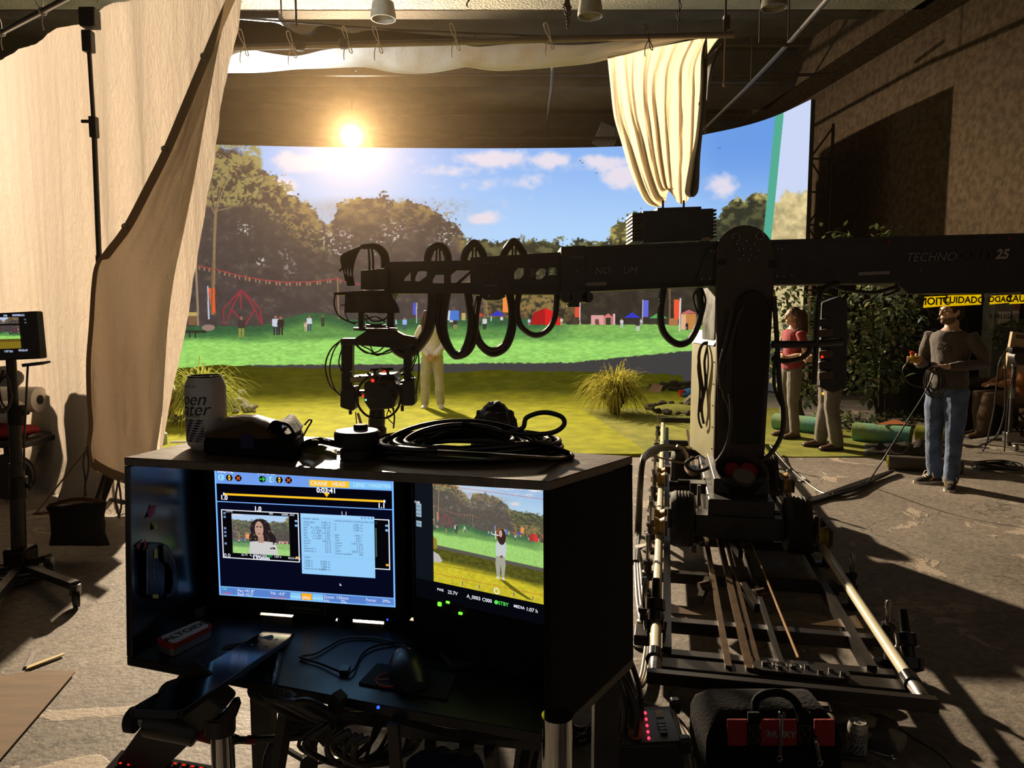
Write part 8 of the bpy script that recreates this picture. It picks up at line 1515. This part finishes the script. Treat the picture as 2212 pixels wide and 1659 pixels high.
for x0, x1_ in ((1616, 1641), (1725, 1752)):
    slab(MB(), [(x0, 1540), (x1_, 1540), (x1_ + 4, 1700), (x0, 1700)], BY - .03, .01).build('webbing', CAN_, tb)
    b = MB(); 
    for p, q_ in (((x0 + 3, 1572), (x1_ - 3, 1600)), ((x0 + 3, 1600), (x1_ - 3, 1572)), ((x0 + 2, 1568), (x1_ - 2, 1568)), ((x0 + 2, 1604), (x1_ - 2, 1604)), ((x0 + 2, 1568), (x0 + 2, 1604)), ((x1_ - 2, 1568), (x1_ - 2, 1604))): b.tube([at(p[0], p[1], BY - .0315), at(q_[0], q_[1], BY - .0315)], .0008, 4)
    b.build('stitching', mat('stitch', '#6b5f50', .8), tb)
slab(MB(), [(1600, 1622), (1760, 1622), (1760, 1720), (1600, 1720)], BY - .05, .03).build('front_pocket', CAN_, tb, bevel=.01)
b = MB(); b.tube(cat_spl([at(1632, 1545, BY), at(1632, 1515, BY + .02), at(1650, 1500, BY + .03), at(1680, 1496, BY + .04), at(1705, 1504, BY + .03), at(1722, 1522, BY + .02), at(1730, 1550, BY)], 7), .014, 8); b.build('handle', CAN_, tb)
MB().cyl(at(1560, 1528, BY + .12), at(1790, 1532, BY + .12), .012, n=8).build('zip', BLACK, tb)
b = MB(); p = at(1688, 1587, BY - .026); b.text('HUSKY', .030, Matrix.Translation(p) @ Matrix.Rotation(PI / 2, 4, 'X') @ Matrix.Rotation(-.03, 4, 'Z'), 'CENTER', .12, .0014); b.tube([at(1651, 1583, BY - .026), at(1658, 1578, BY - .026), at(1663, 1583, BY - .026), at(1669, 1584, BY - .026)], .002, 5); b.tube([at(1655, 1588, BY - .026), at(1662, 1590, BY - .026), at(1667, 1586, BY - .026)], .0016, 5); b.build('lettering', mat('bag_print', '#8f857a', .7), tb)
def wrench(label, c, ang, L, M0):
    o = root('wrench', label, 'wrench', M0 @ V(c)); Mw = M0 @ Matrix.Translation(c) @ Matrix.Rotation(ang, 4, 'Z'); h = L * .1; pts = [(.018 * math.cos(t) * L / .2, L / 2 + .018 * math.sin(t) * L / .2) for t in np.linspace(-PI * .38, PI * .36, 8)] + [(.006, L / 2 + .006), (0, L / 2 - .002), (-.006, L / 2 + .006)] + [(.018 * math.cos(t) * L / .2, L / 2 + .018 * math.sin(t) * L / .2) for t in np.linspace(PI * .64, PI * 1.38, 8)]
    MB().prism(pts, Mw @ Matrix.Translation((0, 0, -.004)), .008).build('jaw', CHROME, o); MB(Mw).mm((-.006, -L / 2 + .01, -.0035), (.006, L / 2 - .012, .0035)).build('shank', CHROME, o, bevel=.002); MB(Mw).ring((0, -L / 2, 0), (0, 0, 1), .009, .004, 18, 6).build('ring_end', CHROME, o); return o
wrench('chrome wrench standing in the front pocket of the tool bag', (0, 0, 0), 0, .15, Matrix.Translation(at(1686, 1592, BY - .06)) @ Matrix.Rotation(PI / 2, 4, 'X'))
q = gp(1893, 1625, .006); wrench('chrome wrench lying on the floor beside the second drink can', (0, 0, 0), 1.0, .11, Matrix.Translation(V((q.x, q.y, .006))))
q = gp(1768, 1640, .3); wrench('small wrench poking out of the right pocket of the tool bag', (0, 0, 0), .2, .09, Matrix.Translation(at(1766, 1622, BY - .055)) @ Matrix.Rotation(PI / 2, 4, 'X'))
q = gp(1850, 1630); can('white drink can with dark wave bands on the floor beside the tool bag', (q.x, q.y, 0), .035, .128, -.15 - .35, mat('can_white_floor', '#a9a49c', .3, .3))
for lb, px, py, c_ in (('pale work glove lying behind the floor drink can', 1882, 1578, '#8d8274'), ('black and grey work glove beside the pale glove', 1906, 1586, '#3d3832')):
    q = gp(px, py, .02); o = root('work_glove', lb, 'glove', (q.x, q.y, .0)); b = MB(Matrix.Translation((q.x, q.y, .015)) @ Matrix.Rotation(.6 if c_[1] == '8' else -.5, 4, 'Z')); hand(b, V((0, -.07, .015)), (0, 1, .12), (0, 0, -1), .5, 1, 1.25, 1.5); b.tube([(0, -.12, .012), (0, -.06, .015)], [.038, .034], 12); g_ = b.build('glove_shell', mat('glove_' + c_[1:], c_, .85, bump=.3, bs=60), o); remesh(g_, .005, 2, .004, .02)
q = gp(1838, 1640); tag(MB(Matrix.Translation((q.x, q.y, 0)) @ Matrix.Rotation(-.2, 4, 'Z')).mm((-.06, -.015, .001), (.05, .015, .018)).build('black_marker', BLACK, bevel=.005), 'flat black tool lying in front of the floor drink can', 'tool')
b = MB()
for k in range(5): q = gp(1840, 1500, .02); b.tube([(q.x + (.09 + .008 * k) * math.cos(t), q.y + (.035 + .004 * k) * math.sin(t), .02 + .006 * k) for t in np.linspace(0, 2 * PI, 34, endpoint=False)], .005, 6, True)
b.tube(cat_spl([gp(1735, 1488, .03), gp(1770, 1505, .03), gp(1800, 1515, .02), gp(1840, 1520, .02)], 6), .006, 6); tag(b.build('cable_coil', mat('tan_cable', '#8a7560', .5)), 'small coil of tan cable on the floor inside the track front', 'cable')
b = MB(); b.tube(cat_spl([gp(1520, 1670, .02), gp(1560, 1625, .06), gp(1600, 1622, .1), gp(1650, 1650, .06), gp(1690, 1700, .03)], 7), .007, 7); tag(b.build('floor_cable', mat('grey_cable', '#6a5c4a', .45)), 'grey cable arching in front of the tool bag', 'cable')
b = MB(); b.tube(cat_spl([gp(1925, 1560, .01), gp(1975, 1595, .008), gp(2030, 1630, .008), gp(2075, 1680, .008)], 6), .003, 6); tag(b.build('thin_cord', MATTE), 'thin dark cord on the floor right of the gloves', 'cord')
# ---------------------------------------------------------------- thin orange haze added in the hall for the glow round the lamp
def haze(dens):
    o = MB().mm((-12.9, 1.9, .03), (6.9, 26.9, 6.75)).build('haze', None, None, smooth=0); m = bpy.data.materials.new('glow_haze'); m.use_nodes = True; nt = m.node_tree; nt.nodes.remove(nt.nodes['Principled BSDF'])
    v = nt.nodes.new('ShaderNodeVolumeScatter'); v.inputs['Density'].default_value = dens; v.inputs['Anisotropy'].default_value = .82; v.inputs['Color'].default_value = (1, .72, .40, 1)
    nt.links.new(v.outputs[0], nt.nodes['Material Output'].inputs['Volume']); o.data.materials.append(m); o['kind'] = 'stuff'; o['label'] = 'faint haze added in the hall for the glow around the stage lamp'; o['category'] = 'haze'; return o
haze(.0004)
